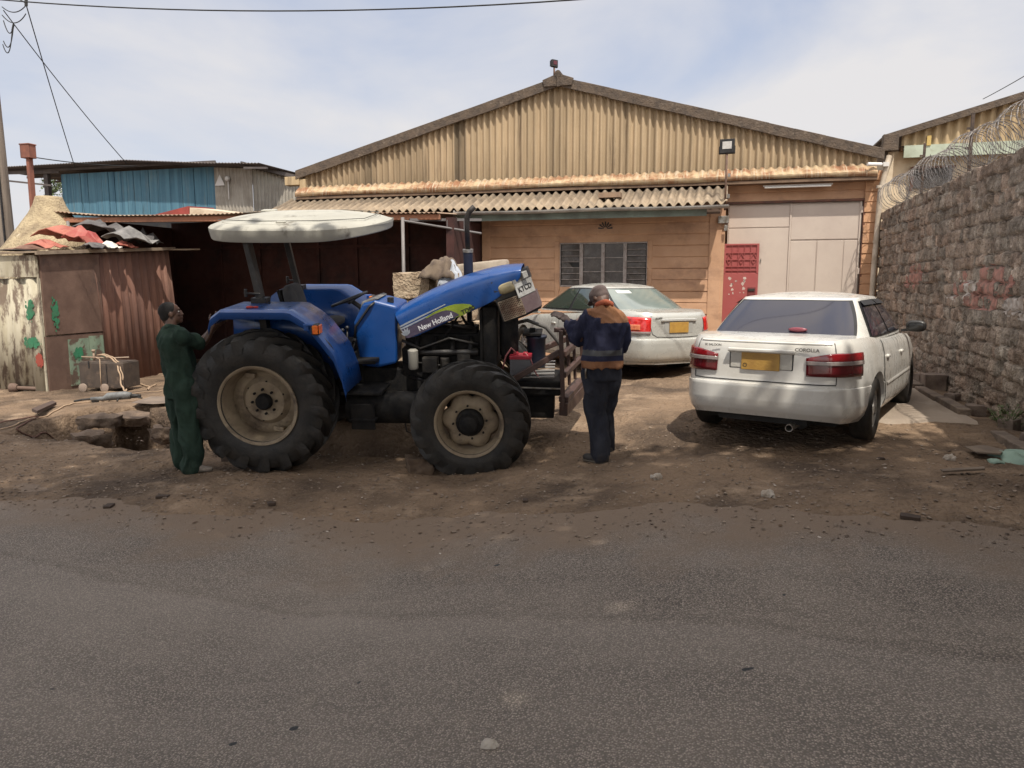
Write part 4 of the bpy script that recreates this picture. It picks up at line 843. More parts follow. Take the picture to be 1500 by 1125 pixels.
b = B(); b.box((1.6, -.26, 1.05), (.16, .12, .16)); b.lathe([(1.9, .06), (2.1, .06), (2.1, .001)], 12, 'X', (0, -.25, .98)); b.box((1.95, -.2, 1.12), (.14, .1, .14)); b.lathe([(.9, .05), (1.12, .05), (1.12, .0)], 12, 'Z', (1.75, -.25, 0)); b.build('engine_ancillaries', dark_metal, tr, bevel=.008)
b = B(); b.box((2.23, 0, 1.34), (.15, .46, .62)); b.box((2.14, 0, 1.34), (.03, .50, .58)); b.tube([(2.2, -.1, 1.66), (2.05, -.1, 1.72), (1.85, -.05, 1.55)], .03, 8); b.build('radiator', grime, tr, bevel=.01)
b = B(); b.lathe([(1.12, .085), (1.14, .10), (1.56, .10), (1.58, .085), (1.58, .0)], 18, 'Z', (2.42, -.12, 0)); b.build('air_filter', grime, tr, smooth=True, autos=40)
b = B(); b.bar((2.09, -.62, .61), (2.09, .62, .61), .13, .13); b.box((2.09, 0, .66), (.3, .3, .2)); b.box((2.3, 0, .78), (1.1, .30, .16)); b.bar((2.09, -.55, .55), (2.0, -.1, .5), .04); b.bar((.3, .0, .62), (2.0, .0, .58), .09); b.build('front_axle', grime, tr, bevel=.012)
b = B(); b.box((.95, -.47, .83), (.42, .42, .035)); b.box((.97, .47, .83), (.42, .42, .035)); b.box((.95, -.64, .58), (.25, .03, .28)); b.box((.95, -.60, .55), (.28, .16, .03)); b.box((.95, -.45, .65), (.35, .1, .3)); b.box((.72, -.45, .98), (.10, .10, .3)); b.build('step', grime, tr, bevel=.01)
b = B(); b.lathe([(-.40, .001), (-.40, .17), (.35, .17), (.35, .001)], 24, 'X', (1.15, -.42, .62)); b.build('fuel_tank', grime, tr, smooth=True, autos=40)
b = B(); b.tube([(1.30, -.3, .45), (1.33, -.35, .33), (1.45, -.36, .29), (1.56, -.35, .34), (1.57, -.3, .45)], .008, 6); b.build('hanging_hose', black, tr)
# drawbar and lift arms at the rear
b = B(); b.bar((-.2, -.3, .55), (-.85, -.38, .45), .05, .08); b.bar((-.2, .3, .55), (-.85, .38, .45), .05, .08); b.bar((-.1, -.25, 1.15), (-.55, -.3, 1.1), .06); b.bar((-.5, -.3, 1.1), (-.6, -.36, .5), .03); b.bar((-.1, .25, 1.15), (-.55, .3, 1.1), .06); b.bar((-.5, .3, 1.1), (-.6, .36, .5), .03); b.build('lift_arms', grime, tr, bevel=.005)
# fenders
FP = [(-.40, 1.58), (-.37, 1.665), (-.27, 1.735), (.36, 1.735), (.42, 1.725), (.54, 1.65), (.64, 1.565), (.81, 1.33), (.88, 1.12), (.91, .93)]
def fender(s):
    b = B(); y0, y1 = (-1.02, -.47) if s < 0 else (.47, 1.02)
    ys_ = [y0, y0 + .02, y1]; rows = []
    for x, z in FP:
        rows.append([b.v((x, yy, z - dz)) for yy, dz in ((y0 if s < 0 else y1, .085), (y0 if s < 0 else y1, .02), ((y0 + .03) if s < 0 else (y1 - .03), 0), ((y1) if s < 0 else (y0), 0))])
    for i in range(len(rows) - 1):
        for j in range(3): b.f([rows[i][j], rows[i + 1][j], rows[i + 1][j + 1], rows[i][j + 1]])
    # inner wall
    yi = y1 if s < 0 else y0; base = [(.86, .93), (.5, .93), (.25, 1.15), (-.2, 1.15), (-.42, 1.3)]
    b.f([b.v((x, yi, z)) for x, z in FP + base])
    o = b.build('fender', tblue, tr, smooth=True, autos=25, solid=.008); return o
fn, ff = fender(-1), fender(1)
for f_, s in ((fn, -1), (ff, 1)):
    y = s * 1.0
    B().box((.60, y, 1.60), (.10, .10, .02)).box((.575, y, 1.57), (.05, .085, .05)).build('lamp_bracket', tblue, f_, bevel=.006)
    B().box((.655, y, 1.555), (.075, .095, .105)).build('lamp_housing', black, f_, bevel=.012)
    B().box((.665, y - .052 * 1, 1.558), (.055, .012, .082)).box((.70, y, 1.558), (.012, .082, .085)).build('indicator_lens', M('amber_lens', (.85, .22, .03), (.75, .12, .02), rough=.15, ns=20, coat=.5), f_, bevel=.006)
B().tube([tuple((tl(463, 496, -.93)[0], -.99, tl(463, 496, -.93)[1] + .02))] + [(tl(a, c, -.99)[0], -.96, tl(a, c, -.99)[1] + .015) for a, c in ((473, 499), (481, 507), (489, 520), (487, 525), (480, 527))], .010, 8).build('handle', black, fn, smooth=True)
B().ball((-.02, -.9, 1.748), (.04, .03, .014), 8, 5).ball((.03, -.88, 1.745), (.03, .03, .012), 8, 5).build('red_rag', M('red_rag', (.32, .03, .03), rough=.9), fn)
# roll bar posts
rops = M('roll_bar_black', (.009, .009, .010), (.022, .019, .017), rough=.5, ns=8)
for s in (-1, 1):
    b = B(); b.bar((-.02, s * .52, .95), (-.06, s * .52, 1.72), .10, .075); b.bar((-.06, s * .52, 1.72), (-.17, s * .50, 2.42), .085, .06)
    b.box((-.07, s * .52, 1.74), (.16, .12, .10)); b.tube([(-.05, s * .56, 1.83), (-.22, s * .56, 1.84)], .012, 6); b.tube([(-.2, s * .56, 1.80), (-.2, s * .56, 1.88)], .018, 6)
    b.build('roll_bar_post', rops, tr, bevel=.008)
B().bar((-.17, -.5, 2.43), (-.17, .5, 2.43), .06).build('roll_bar_cross_tube', rops, tr)
# canopy
b = B(); CT = Matrix.Translation((.27, 0, 2.47)) @ Matrix.Rotation(R(5), 4, 'X'); b.m = CT
PC = [(.90, -.05), (.95, -.072), (.975, -.072), (.985, -.062), (1.0, .02), (1.0, .045), (.985, .058), (.90, .085), (.86, .092), (.85, .082), (.84, .094), (.6, .125), (.3, .145), (0, .155)]
def can(u, v):
    k = v * (len(PC) - 1); i = min(int(k), len(PC) - 2); f_ = k - i; s_ = PC[i][0] * (1 - f_) + PC[i + 1][0] * f_; z = PC[i][1] * (1 - f_) + PC[i + 1][1] * f_
    a = u * 2 * math.pi; n_ = 3.2; cx = math.copysign(abs(math.cos(a)) ** (2 / n_), math.cos(a)); sy = math.copysign(abs(math.sin(a)) ** (2 / n_), math.sin(a))
    front = max(0, cx); return (s_ * .93 * cx, s_ * (.66 - .34 * max(0, (cx - .35) / .65) ** 1.6) * sy, z + .05 * front ** 3 * (z < .03))
b.grid(can, 96, len(PC) - 1, True)
canm = M('grey_canopy', (.40, .39, .34), (.33, .32, .28), (.15, .135, .11), rough=.7, ns=2.4, ns3=4.5, mix3=(.58, .72), bump=.3, bs=12)
b.build('canopy', canm, tr, smooth=True, autos=30)
cn = bpy.data.objects['canopy']
b = B(); b.m = CT
for s in (-1, 1): b.tube([(-.80, s * .30, .112), (-.3, s * .46, .115), (.3, s * .46, .115), (.72, s * .28, .112)], .004, 6)
b.tube([(.72, -.28, .112), (.76, 0, .116), (.72, .28, .112)], .004, 6); b.build('canopy_seam', M('seam_grey', (.10, .10, .09)), cn)
b = B(); b.m = CT; b.box((-.55, .42, .115), (.16, .10, .03)); b.box((-.06, -.50, .108), (.10, .05, .02)); b.build('canopy_hatch', canm, cn, bevel=.01)
# seat
seatm = M('seat_fabric', (.045, .045, .047), (.065, .063, .06), rough=.9, ns=12, bump=.3, bs=200)
b = B(); b.m = Matrix.Translation((.10, 0, 1.65)) @ Matrix.Rotation(R(-13), 4, 'Y'); b.ball((0, 0, .02), (.055, .22, .20), 20, 14, .55); b.build('backrest', seatm, tr, smooth=True)
b = B(); b.ball((-.0, 0, 0), (.24, .23, .055), 24, 10, .6); o = b.build('seat', seatm, tr, smooth=True); o.location = (.36, 0, 1.44); o.rotation_euler = (0, R(-5), 0)
b = B(); b.box((.02, 0, 1.64), (.04, .36, .36), rot=Matrix.Rotation(R(-13), 3, 'Y')); b.box((.3, 0, 1.30), (.36, .30, .14)); b.tube([(-.02, -.2, 1.45), (-.06, -.2, 1.7)], .012, 6); b.build('seat_frame', grime, tr, bevel=.01)
# floor, platform, levers
b = B(); b.box((.55, 0, 1.10), (1.0, .86, .04)); b.box((.4, 0, 1.18), (.6, .5, .12)); b.build('platform', grime, tr, bevel=.008)
b = B()
for x, y, h_, k in ((.62, -.28, .28, .06), (.70, -.24, .30, .02), (.66, .28, .32, .04), (.76, -.30, .18, .05)): b.tube([(x, y, 1.12), (x + k, y, 1.12 + h_)], .010, 6); b.ball((x + k, y, 1.13 + h_), .024, 8, 6)
b.build('levers', black, tr, smooth=True)
# console
b = B()
side = [(.84, 1.02), (.79, 1.48), (.90, 1.69), (1.03, 1.72), (1.27, 1.66), (1.23, 1.05), (1.02, 1.0)]
def con(a, c, q): return (a, q, c)
b.prism(side, -.25, .25, con); b.build('console', tblue, tr, bevel=.03, bseg=3)
b = B(); b.prism([(.83, 1.50), (.88, 1.70), (1.02, 1.745), (1.06, 1.73), (.92, 1.66), (.87, 1.50)], -.20, .20, con); b.build('dash', M('grey_dash', (.10, .10, .10), (.2, .19, .18), rough=.7, ns=8), tr, bevel=.012)
b = B(); b.tube([(.80, -.27, 1.25), (.82, -.27, 1.45), (.98, -.27, 1.66), (1.03, -.24, 1.70)], .014, 6); b.build('console_trim', black, tr, smooth=True)
b = B(); b.lathe([(0, .035), (.05, .035), (.055, .025), (.055, .0)], 14, 'Z', (1.17, -.12, 1.685)); b.build('filler_cap', black, tr, smooth=True, autos=40)
# steering wheel
b = B(); b.tube([(.98, 0, 1.35), (.80, 0, 1.62), (.70, 0, 1.69)], .025, 10); b.build('steering_column', black, tr, smooth=True)
sw = B(); N = 36; sw.m = Matrix.Translation((.69, 0, 1.70)) @ Matrix.Rotation(R(-21), 4, 'Y')
ring = [(.20 * math.cos(k * 2 * math.pi / N), .20 * math.sin(k * 2 * math.pi / N), 0) for k in range(N + 1)]; sw.tube(ring, .014, 8, False)
for a in (.3, 2.4, 4.5): sw.tube([(0, 0, -.03), (.2 * math.cos(a), .2 * math.sin(a), 0)], .010, 6)
sw.lathe([(-.05, .03), (-.01, .04), (-.01, 0)], 12, 'Z'); sw.build('steering_wheel', black, tr, smooth=True)
# bonnet (raised)
ST = [((1.38, 1.31), (1.235, 1.585)), ((1.56, 1.39), (1.44, 1.70)), ((1.76, 1.485), (1.66, 1.805)), ((1.95, 1.57), (1.86, 1.89)), ((2.12, 1.645), (2.05, 1.955)), ((2.30, 1.72), (2.24, 2.01)), ((2.42, 1.83), (2.42, 2.045)), ((2.56, 1.94), (2.57, 2.055))]
b = B(); rows = []
for k, (pb, pt) in enumerate(ST):
    nar = max(0, k - 4) * .018; w_ = .325 - nar; half = []
    d = Vector((pb[0] - pt[0], pb[1] - pt[1])); d.normalize()
    for y, f_, ins in ((w_, 1.0, 0), (w_ + .004, .55, 0), (w_, .25, 0), (w_ - .012, .10, 0), (w_ - .05, .02, 0), (w_ * .55, -.06, 0), (0, -.09, 0)):
        half.append((y, pt[0] + (pb[0] - pt[0]) * f_, pt[1] + (pb[1] - pt[1]) * f_))
    full = [(x, -y, z) for y, x, z in half] + [(x, y, z) for y, x, z in half[-2::-1]]; rows.append([b.v(p) for p in full])
for i in range(len(rows) - 1):
    for j in range(len(rows[0]) - 1): b.f([rows[i][j], rows[i + 1][j], rows[i + 1][j + 1], rows[i][j + 1]])
bon = b.build('bonnet', tblue, tr, smooth=True, solid=.008, sub=2)
# nose in the bonnet's own frame
wv, uv = Vector((.944, 0, .331)), Vector((.331, 0, -.944)); NO = Vector((2.60, 0, 2.055))
def NP(w_, y, u): return NO + wv * w_ + uv * u + Vector((0, y, 0))
def nosebox(b, pts, u0, u1, th=.02):
    for (w0, y0), (w1, y1) in zip(pts[:-1], pts[1:]): b.poly([NP(w0, y0, u0), NP(w1, y1, u0), NP(w1, y1, u1), NP(w0, y0, u1)])
plan = [(-.37, -.305), (-.15, -.275), (.0, -.10), (.0, .10), (-.15, .275), (-.37, .305)]
b = B(); nosebox(b, plan, .02, .13); b.poly([NP(w_, y, .02) for w_, y in plan]); nosebox(b, [(w_ * 1 - .02, y * .96) for w_, y in plan], .13, .44); b.build('nose_frame', black, bon, solid=.014)
b = B(); nosebox(b, plan, .43, .46); nosebox(b, plan[:2], .22, .235); b.poly([NP(w_, y, .455) for w_, y in plan]); b.build('nose_trim', grime, bon, solid=.012)
# expanded metal grille
gm = M('rusty_mesh', (.33, .27, .20), (.17, .10, .07), rough=.8, ns=12); b = B()
def meshpanel(b, A_, Bq, u0, u1, off=.010, nx=7, ny=9):
    A_, Bq = Vector((*A_, 0)), Vector((*Bq, 0))
    def P(s, t): q = A_.lerp(Bq, s); return NP(q.x, q.y - off, u0 + (u1 - u0) * t)
    for i in range(nx):
        for j in range(ny):
            s0, s1, sm_ = i / nx, (i + 1) / nx, (i + .5) / nx; t0, t1, tm = j / ny, (j + 1) / ny, (j + .5) / ny
            for a, c in (((s0, tm), (sm_, t0)), ((sm_, t0), (s1, tm)), ((s1, tm), (sm_, t1)), ((sm_, t1), (s0, tm))): b.bar(P(*a), P(*c), .0075, .004)
    for a, c in (((0, 0), (1, 0)), ((1, 0), (1, 1)), ((1, 1), (0, 1)), ((0, 1), (0, 0)), ((0, .5), (1, .5))): b.bar(P(*a), P(*c), .010, .006)
meshpanel(b, (-.37, -.307), (-.14, -.277), .235, .435)
meshpanel(b, (-.37, .31), (-.14, .28), .235, .435, off=-.006, nx=5, ny=6)
b.build('grille', gm, bon)
b = B(); nosebox(b, [(-.36, -.30), (-.14, -.268)], .235, .435); b.build('grille_backing', M('rust_brown', (.09, .055, .04), rough=.9), bon)
b = B(); nosebox(b, [(-.14, -.287), (.008, -.112)], .27, .435); nosebox(b, [(.008, -.11), (.008, .11)], .27, .435); b.build('front_panel', M('faded_maroon_plastic', (.085, .055, .058), (.12, .085, .085), rough=.6, ns=6), bon, solid=.012)
b = B(); nosebox(b, [(-.10, -.30), (.01, -.165)], .30, .345) ; 
# number plate on the chamfered corner
platem = M('white_plate', (.36, .36, .35), (.22, .215, .20), rough=.5, ns=9)
b.bm.free(); b = B(); nosebox(b, [(-.155, -.312), (.012, -.115)], .115, .262); npl = b.build('number_plate', platem, bon, solid=.006)
A3, B3 = NP(-.155, -.325, .1), NP(.012, -.128, .1); xax = (B3 - A3).normalized(); yax = -uv; zax = xax.cross(yax).normalized()
rotm = Matrix((xax, yax, zax)).transposed()
cen = (NP(-.155, -.316, .19) + NP(.012, -.119, .19)) / 2 + zax * .004
text_mesh('plate_letters', 'KTCD', .075, black, npl, cen, rotm.to_euler(), bold=True, sx=1.0)
b = B(); nosebox(b, [(-.16, -.318), (-.05, -.19)], .075, .112); b.build('plate_bracket', steel, npl, solid=.006)
# headlights
hl = M('cream_headlamp', (.40, .34, .20), (.25, .21, .13), rough=.25, ns=6, coat=.4)
for s in (-1, 1):
    b = B(); b.m = Matrix.Translation(NP(-.235, s * .285, .125)) @ Matrix.Rotation(R(-19), 4, 'Y'); b.ball((0, 0, 0), (.095, .035, .055), 16, 8, .6); h_ = b.build('headlight', hl, bon, smooth=True)
b = B(); b.box(NP(-.055, -.2, .065), (.07, .1, .07), rot=Matrix.Rotation(R(-19), 3, 'Y') @ Matrix.Rotation(R(48), 3, 'Z')); b.build('side_lamp', platem, bon, bevel=.008)
# decals
dk = M('decal_purple', (.055, .045, .075), (.075, .06, .10), rough=.4); gn = M('decal_green', (.27, .34, .03), (.20, .26, .03), rough=.4); dl = M('decal_silver', (.30, .33, .38), (.22, .25, .30), rough=.4)
YD = -.3345
def decal(name, pxs, mt, d=0.0):
    return B().poly([(tl(a, c, YD)[0], YD - d, tl(a, c, YD)[1]) for a, c in pxs]).build(name, mt, bon)
decal('stripe', [(585, 478), (596, 472), (652, 445), (653, 446.3), (597, 474.5), (586, 480)], dl)
decal('stripe', [(586, 481.5), (598, 475.8), (650, 451), (650.5, 452), (599, 478), (587, 483.2)], dl)
decal('green_decal', [(622, 466), (634, 458), (646.6, 452), (657, 448), (667, 445.5), (678, 444.8), (688, 445.6), (696, 449.5), (690, 455), (680, 461), (668, 465), (650, 470), (636, 466)], gn, .0)
dd = decal('name_decal', [(588, 483.5), (604, 476.5), (626, 465.5), (636, 460), (646.5, 456), (654, 454.4), (661, 455), (668, 458), (673, 461.5), (655, 470), (630, 481.5), (615, 488), (599, 495), (595, 495)], dk, .0015)
def on_side(px, py, d): x, z = tl(px, py, YD); return Vector((x, YD - d, z))
def side_text(txt, pa, pb, size, mt, d, bold=False, sx=1.0):
    a, c = on_side(*pa, d), on_side(*pb, d); ang = math.atan2(c.z - a.z, c.x - a.x)
    return text_mesh('lettering', txt, size, mt, dd, (a + c) / 2, (Matrix.Rotation(-ang, 3, 'Y') @ Matrix.Rotation(R(90), 3, 'X')).to_euler(), extrude=.0006, bold=bold, sx=sx)
side_text('New Holland', (612, 482.5), (664, 461), .078, M('letter_silver', (.62, .63, .66), rough=.4), .0035, True, .92)
side_text('TD80', (677, 457.8), (694.5, 450), .060, black, .003, True, 1.05)
b = B(); lc = on_side(592.5, 488.5, .003)
for k, (a, l_) in enumerate(((95, .085), (70, .088), (48, .07), (120, .085), (145, .07))):
    a = R(a + 18); d_ = Vector((math.cos(a), 0, math.sin(a))); p_ = Vector((-math.sin(a), 0, math.cos(a))); o_ = lc + Vector((.03, 0, -.02))
    b.poly([o_, o_ + d_ * l_ * .5 + p_ * .014, o_ + d_ * l_, o_ + d_ * l_ * .5 - p_ * .014])
b.build('leaf_emblem', dl, dd)
# bonnet prop and exhaust
B().tube([(1.72, -.22, 1.3), (1.95, -.25, 1.62)], .012, 6).tube([(1.98, .18, 1.3), (1.8, .22, 1.62)], .014, 6).build('bonnet_strut', grime, tr)
ex = B(); ex.lathe([(1.35, .03), (1.75, .03), (1.80, .052), (2.17, .052), (2.20, .05), (2.205, .030)], 20, 'Z', (1.95, .27, 0)); ex.build('exhaust_silencer', M('dark_blue_black', (.012, .016, .035), rough=.45), tr, smooth=True, autos=40)
B().lathe([(2.17, .057), (2.205, .057), (2.205, .03)], 20, 'Z', (1.95, .27, 0)).build('exhaust_collar', steel, tr, smooth=True, autos=40)
B().tube([(1.95, .27, 2.2), (1.945, .27, 2.46), (1.95, .27, 2.54), (1.975, .27, 2.60), (2.03, .27, 2.65)], .027, 12, radii=[.027, .027, .030, .030, .030]).build('exhaust_pipe', M('sooty_pipe', (.014, .012, .011), (.03, .022, .018), rough=.7), tr, smooth=True)
# battery, fluid tank, radiator parts in the open front
bt = B(); bt.box((2.55, -.22, 1.03), (.22, .16, .18)); bt = bt.build('battery', M('battery_case', (.10, .10, .11), rough=.5), tr, bevel=.008)
B().box((2.55, -.22, 1.135), (.23, .17, .04)).box((2.50, -.22, 1.165), (.05, .05, .03)).box((2.60, -.22, 1.165), (.05, .05, .03)).build('battery_lid', M('battery_red', (.30, .02, .035), rough=.4), bt, bevel=.008)
B().tube([(2.50, -.26, 1.18), (2.46, -.3, 1.24), (2.40, -.28, 1.15), (2.36, -.26, 1.0)], .010, 6).tube([(2.60, -.26, 1.18), (2.66, -.3, 1.12), (2.70, -.26, .98), (2.75, -.24, .9)], .007, 6).build('battery_cable', M('pink_cable', (.35, .12, .12), rough=.6), bt, smooth=True)
B().lathe([(.98, .001), (.98, .10), (1.27, .10), (1.29, .115), (1.31, .115), (1.32, .09), (1.32, .001)], 22, 'Z', (2.70, .02, 0)).build('canister', M('blue_black_canister', (.016, .02, .035), rough=.4), tr, smooth=True, autos=40)
B().box((2.66, .05, 1.34), (.20, .30, .03)).box((2.66, .0, 1.37), (.06, .06, .05)).build('canister_bracket', grime, tr, bevel=.006)
B().tube([(2.40, .05, 1.42), (2.60, .1, 1.46), (2.80, .12, 1.38), (2.95, .12, 1.20), (3.0, .1, 1.02)], .020, 8).build('coolant_hose', M('worn_hose', (.07, .065, .06), rough=.6), tr, smooth=True)
# front guard
gdm = M('brown_guard_paint', (.085, .048, .040), (.055, .034, .03), (.20, .17, .15), rough=.5, ns=9, ns3=10, mix3=(.63, .7))
b = B()
b.bar((3.0, -.40, .62), (2.97, -.40, 1.45), .085, .045); b.bar((3.04, -.40, 1.45), (2.90, -.40, 1.45), .045, .045)
b.bar((3.22, .40, .62), (3.17, .40, 1.45), .085, .045); b.bar((3.06, -.1, .80), (3.03, -.1, 1.42), .05, .035); b.bar((3.12, .16, .80), (3.09, .16, 1.42), .05, .035)
for z in (.72, .98, 1.20, 1.42): b.bar((3.0, -.40, z), (3.18, .40, z), .05 if z > .8 else .10, .06)
b.bar((2.96, -.38, 1.22), (2.42, -.36, .88), .05, .06); b.bar((3.10, .36, 1.24), (2.46, .34, .98), .05, .06); b.bar((3.0, -.42, .62), (3.2, .42, .62), .09, .14)
b.build('front_guard', gdm, tr, bevel=.008)
b = B(); b.bar((2.36, -.40, .85), (2.97, -.42, .84), .012, .012); b.build('guard_rod', steel, tr)
b = B()
for k in range(6): b.bar((2.55 + .0 * k, -.26 + .09 * k, .92 + .012 * k), (2.90, -.22 + .09 * k, .92 + .012 * k), .035, .012)
b.build('front_slats', M('pale_slats', (.35, .34, .33), rough=.4, metal=.3), tr)
b = B(); b.box((2.72, 0, .80), (.50, .56, .16)); b.box((2.75, 0, .60), (.3, .4, .30)); b.build('weight_carrier', grime, tr, bevel=.02)
# =================================================================== CARS
def sup(a, n): 
    c, s = math.cos(a), math.sin(a); return math.copysign(abs(c) ** (2 / n), c), math.copysign(abs(s) ** (2 / n), s)
glassm = M('tinted_glass', (.018, .017, .030), rough=.05, bump=0, spec=.6, coat=.5, rvar=0)
trimb = M('black_rubber_trim', (.015, .015, .016), rough=.5, bump=.05)
seamm = M('panel_gap', (.03, .03, .03), rough=.9, bump=0)
chrome = M('chrome', (.7, .7, .7), rough=.15, metal=1.0, bump=0)
under = M('underbody', (.015, .014, .013), rough=.9)
class Car:
    def __init__(s, name, label, loc, yaw, paint, P):
        s.P = P; s.paint = paint; s.root = thing(name, label, 'car', loc, yaw)
        s.hl, s.hw = P['L'] / 2, P['W'] / 2
    def zs(s, x): return float(np.interp(x, *zip(*s.P['belt'])))
    def zb(s, x): return float(np.interp(x, *zip(*s.P['sill'])))
    def body_pt(s, a, v):
        P = s.P; n_ = P['n']; cx, sy = sup(a, n_)
        pr = P['prof']; vs = [q[0] for q in pr]; 
        ir = float(np.interp(min(v, 1), vs, [q[1] for q in pr])); if_ = float(np.interp(min(v, 1), vs, [q[2] for q in pr])); iw = float(np.interp(min(v, 1), vs, [q[3] for q in pr]))
        k = 1.0 if v <= 1 else max(0, 2 - v)
        lx = (s.hl - if_) if cx > 0 else (s.hl - ir); x = lx * cx; y = (s.hw - iw) * sy
        # plan taper to the ends
        y *= 1 - P.get('taper', .06) * max(0, abs(x / s.hl) - .45) / .55
        if v <= 1: z = s.zb(x) + (s.zs(x) - s.zb(x)) * v
        else: 
            x *= k; y *= k; z = s.zs(x) + P.get('crown', .035) * (1 - k ** 2.2) * (1 if True else 0)
        return Vector((x, y, z))
    def side_y(s, x, z):
        """half width of the body at x, z"""
        n_ = s.P['n']; zb, zt = s.zb(x), s.zs(x); v = min(1, max(0, (z - zb) / (zt - zb))); pr = s.P['prof']; vs = [q[0] for q in pr]
        ir = float(np.interp(v, vs, [q[1] for q in pr])); if_ = float(np.interp(v, vs, [q[2] for q in pr])); iw = float(np.interp(v, vs, [q[3] for q in pr]))
        lx = (s.hl - if_) if x > 0 else (s.hl - ir); c = min(.9999, abs(x / lx)); y = (s.hw - iw) * (1 - c ** n_) ** (1 / n_)
        return y * (1 - s.P.get('taper', .06) * max(0, abs(x / s.hl) - .45) / .55)
    def rear_pt(s, t, z, off=0.0, sgn=-1):
        """rear (sgn -1) surface by plan angle: t in -1..1 -> angle off the tail centre; z height"""
        a = math.pi + t if sgn < 0 else t
        x0 = -s.hl if sgn < 0 else s.hl
        for _ in range(3):
            zb, zt = s.zb(x0), s.zs(x0); v = (z - zb) / (zt - zb); p = s.body_pt(a, min(1, max(0, v))); x0 = p.x
        q = s.body_pt(a + .004, min(1, v)) - s.body_pt(a - .004, min(1, v)); nrm = Vector((q.y, -q.x, 0)).normalized()
        return Vector((p.x, p.y, z)) + nrm * off
    def ty(s, y, z=.8):
        """plan angle for a lateral offset y at the tail"""
        lo, hi = 0.0, math.pi / 2
        for _ in range(40):
            m_ = (lo + hi) / 2
            if abs(s.rear_pt(m_, z).y) < abs(y): lo = m_
            else: hi = m_
        return -math.copysign(lo, y) if s.rear_pt(.3, z).y * 1 < 0 and True else math.copysign(lo, y)
    def cab(s, a, v):
        C_ = s.P['cab']; k = 1.0 if v <= 1 else 2 - v; vv = min(v, 1); xr = np.interp(vv, (0, 1), C_['xr']) - C_.get('bulge', .0) * math.sin(vv * math.pi); xf = np.interp(vv, (0, 1), C_['xf']); hw = C_['hw'][0] + (C_['hw'][1] - C_['hw'][0]) * (vv ** 1.25)
        cx, sy = sup(a, C_['n']); mid = (xr + xf) / 2; x = mid + (xf - xr) / 2 * cx * k; y = hw * sy * k
        z = C_['z'][0] + (C_['z'][1] - C_['z'][0]) * math.sin(vv * math.pi / 2) ** .92 if False else C_['z'][0] + (C_['z'][1] - C_['z'][0]) * vv
        if v > 1: z += C_['crown'] * (1 - k ** 2)
        # roof falls off gently fore and aft
        return Vector((x, y, z - C_.get('fall', .02) * (abs(x - mid) / .8) ** 2 * (vv ** 2)))
    def cab_rear(s, y, v, off=.004, sgn=-1):
        C_ = s.P['cab']; vv = v; xr = np.interp(vv, (0, 1), C_['xr']) - C_.get('bulge', 0) * math.sin(vv * math.pi); xf = np.interp(vv, (0, 1), C_['xf']); hw = C_['hw'][0] + (C_['hw'][1] - C_['hw'][0]) * (vv ** 1.25); mid = (xr + xf) / 2; A_ = (xf - xr) / 2
        c = min(.999, abs(y / hw)); x = mid + sgn * A_ * (1 - c ** C_['n']) ** (1 / C_['n']); z = C_['z'][0] + (C_['z'][1] - C_['z'][0]) * vv
        z -= C_.get('fall', .02) * (abs(x - mid) / .8) ** 2 * (vv ** 2)
        return Vector((x + sgn * off, y, z + off * .6))
    def cab_side(s, f_, v, sgn, off=.004):
        C_ = s.P['cab']; xr = np.interp(v, (0, 1), C_['xr']); xf = np.interp(v, (0, 1), C_['xf']); hw = C_['hw'][0] + (C_['hw'][1] - C_['hw'][0]) * (v ** 1.25); mid = (xr + xf) / 2; A_ = (xf - xr) / 2
        x = xr + (xf - xr) * f_; c = min(.999, abs((x - mid) / A_)); y = hw * (1 - c ** C_['n']) ** (1 / C_['n']); z = C_['z'][0] + (C_['z'][1] - C_['z'][0]) * v
        z -= C_.get('fall', .02) * (abs(x - mid) / .8) ** 2 * (v ** 2)
        return Vector((x, sgn * (y + off), z + off * .4))
    def build(s):
        P = s.P; prof_v = sorted(set([0, .06, .14, .22, .30, .38, .46, .5, .56, .64, .72, .80, .87, .93, .97, 1.0] + [q[0] for q in P['prof']]))
        vs = prof_v + [1.06, 1.14, 1.25, 1.4, 1.6, 1.8, 2.0]; NU = 200
        def fa(u): return u * 2 * math.pi
        b = B(); rings = [[b.v(s.body_pt(fa(k / NU), v)) for k in range(NU)] for v in vs[:-1]]
        for i in range(len(rings) - 1):
            for k in range(NU): b.f([rings[i][k], rings[i][(k + 1) % NU], rings[i + 1][(k + 1) % NU], rings[i + 1][k]])
        c0 = b.v(s.body_pt(0, 2.0)); 
        for k in range(NU): b.f([rings[-1][k], rings[-1][(k + 1) % NU], c0])
        b.f(rings[0][::-1]); body = b.build('body', s.paint, s.root, smooth=True)
        # wheel arches
        ct = B()
        for wx in P['wx']:
            for sg in (-1, 1): ct.lathe([(sg * (s.hw - .26), .001), (sg * (s.hw - .26), P['arch']), (sg * (s.hw + .1), P['arch']), (sg * (s.hw + .1), .001)], 40, 'Y', (wx, 0, P['wr'] + .01))
        if P.get('niche'): ny, nz0, nz1 = P['niche']; ct.box((-s.hl - .02, 0, (nz0 + nz1) / 2), (.14, ny * 2, nz1 - nz0))
        cut = ct.build('cutter', None); cut.parent = s.root
        bo = body.modifiers.new('bool', 'BOOLEAN'); bo.operation = 'DIFFERENCE'; bo.object = cut; bo.solver = 'EXACT'
        me = evalmesh(body); body.modifiers.clear(); body.data = me; bpy.data.objects.remove(cut)
        me.materials.clear(); me.materials.append(s.paint)
        me.set_sharp_from_angle(angle=R(38))
        # arch liners + underbody
        b = B()
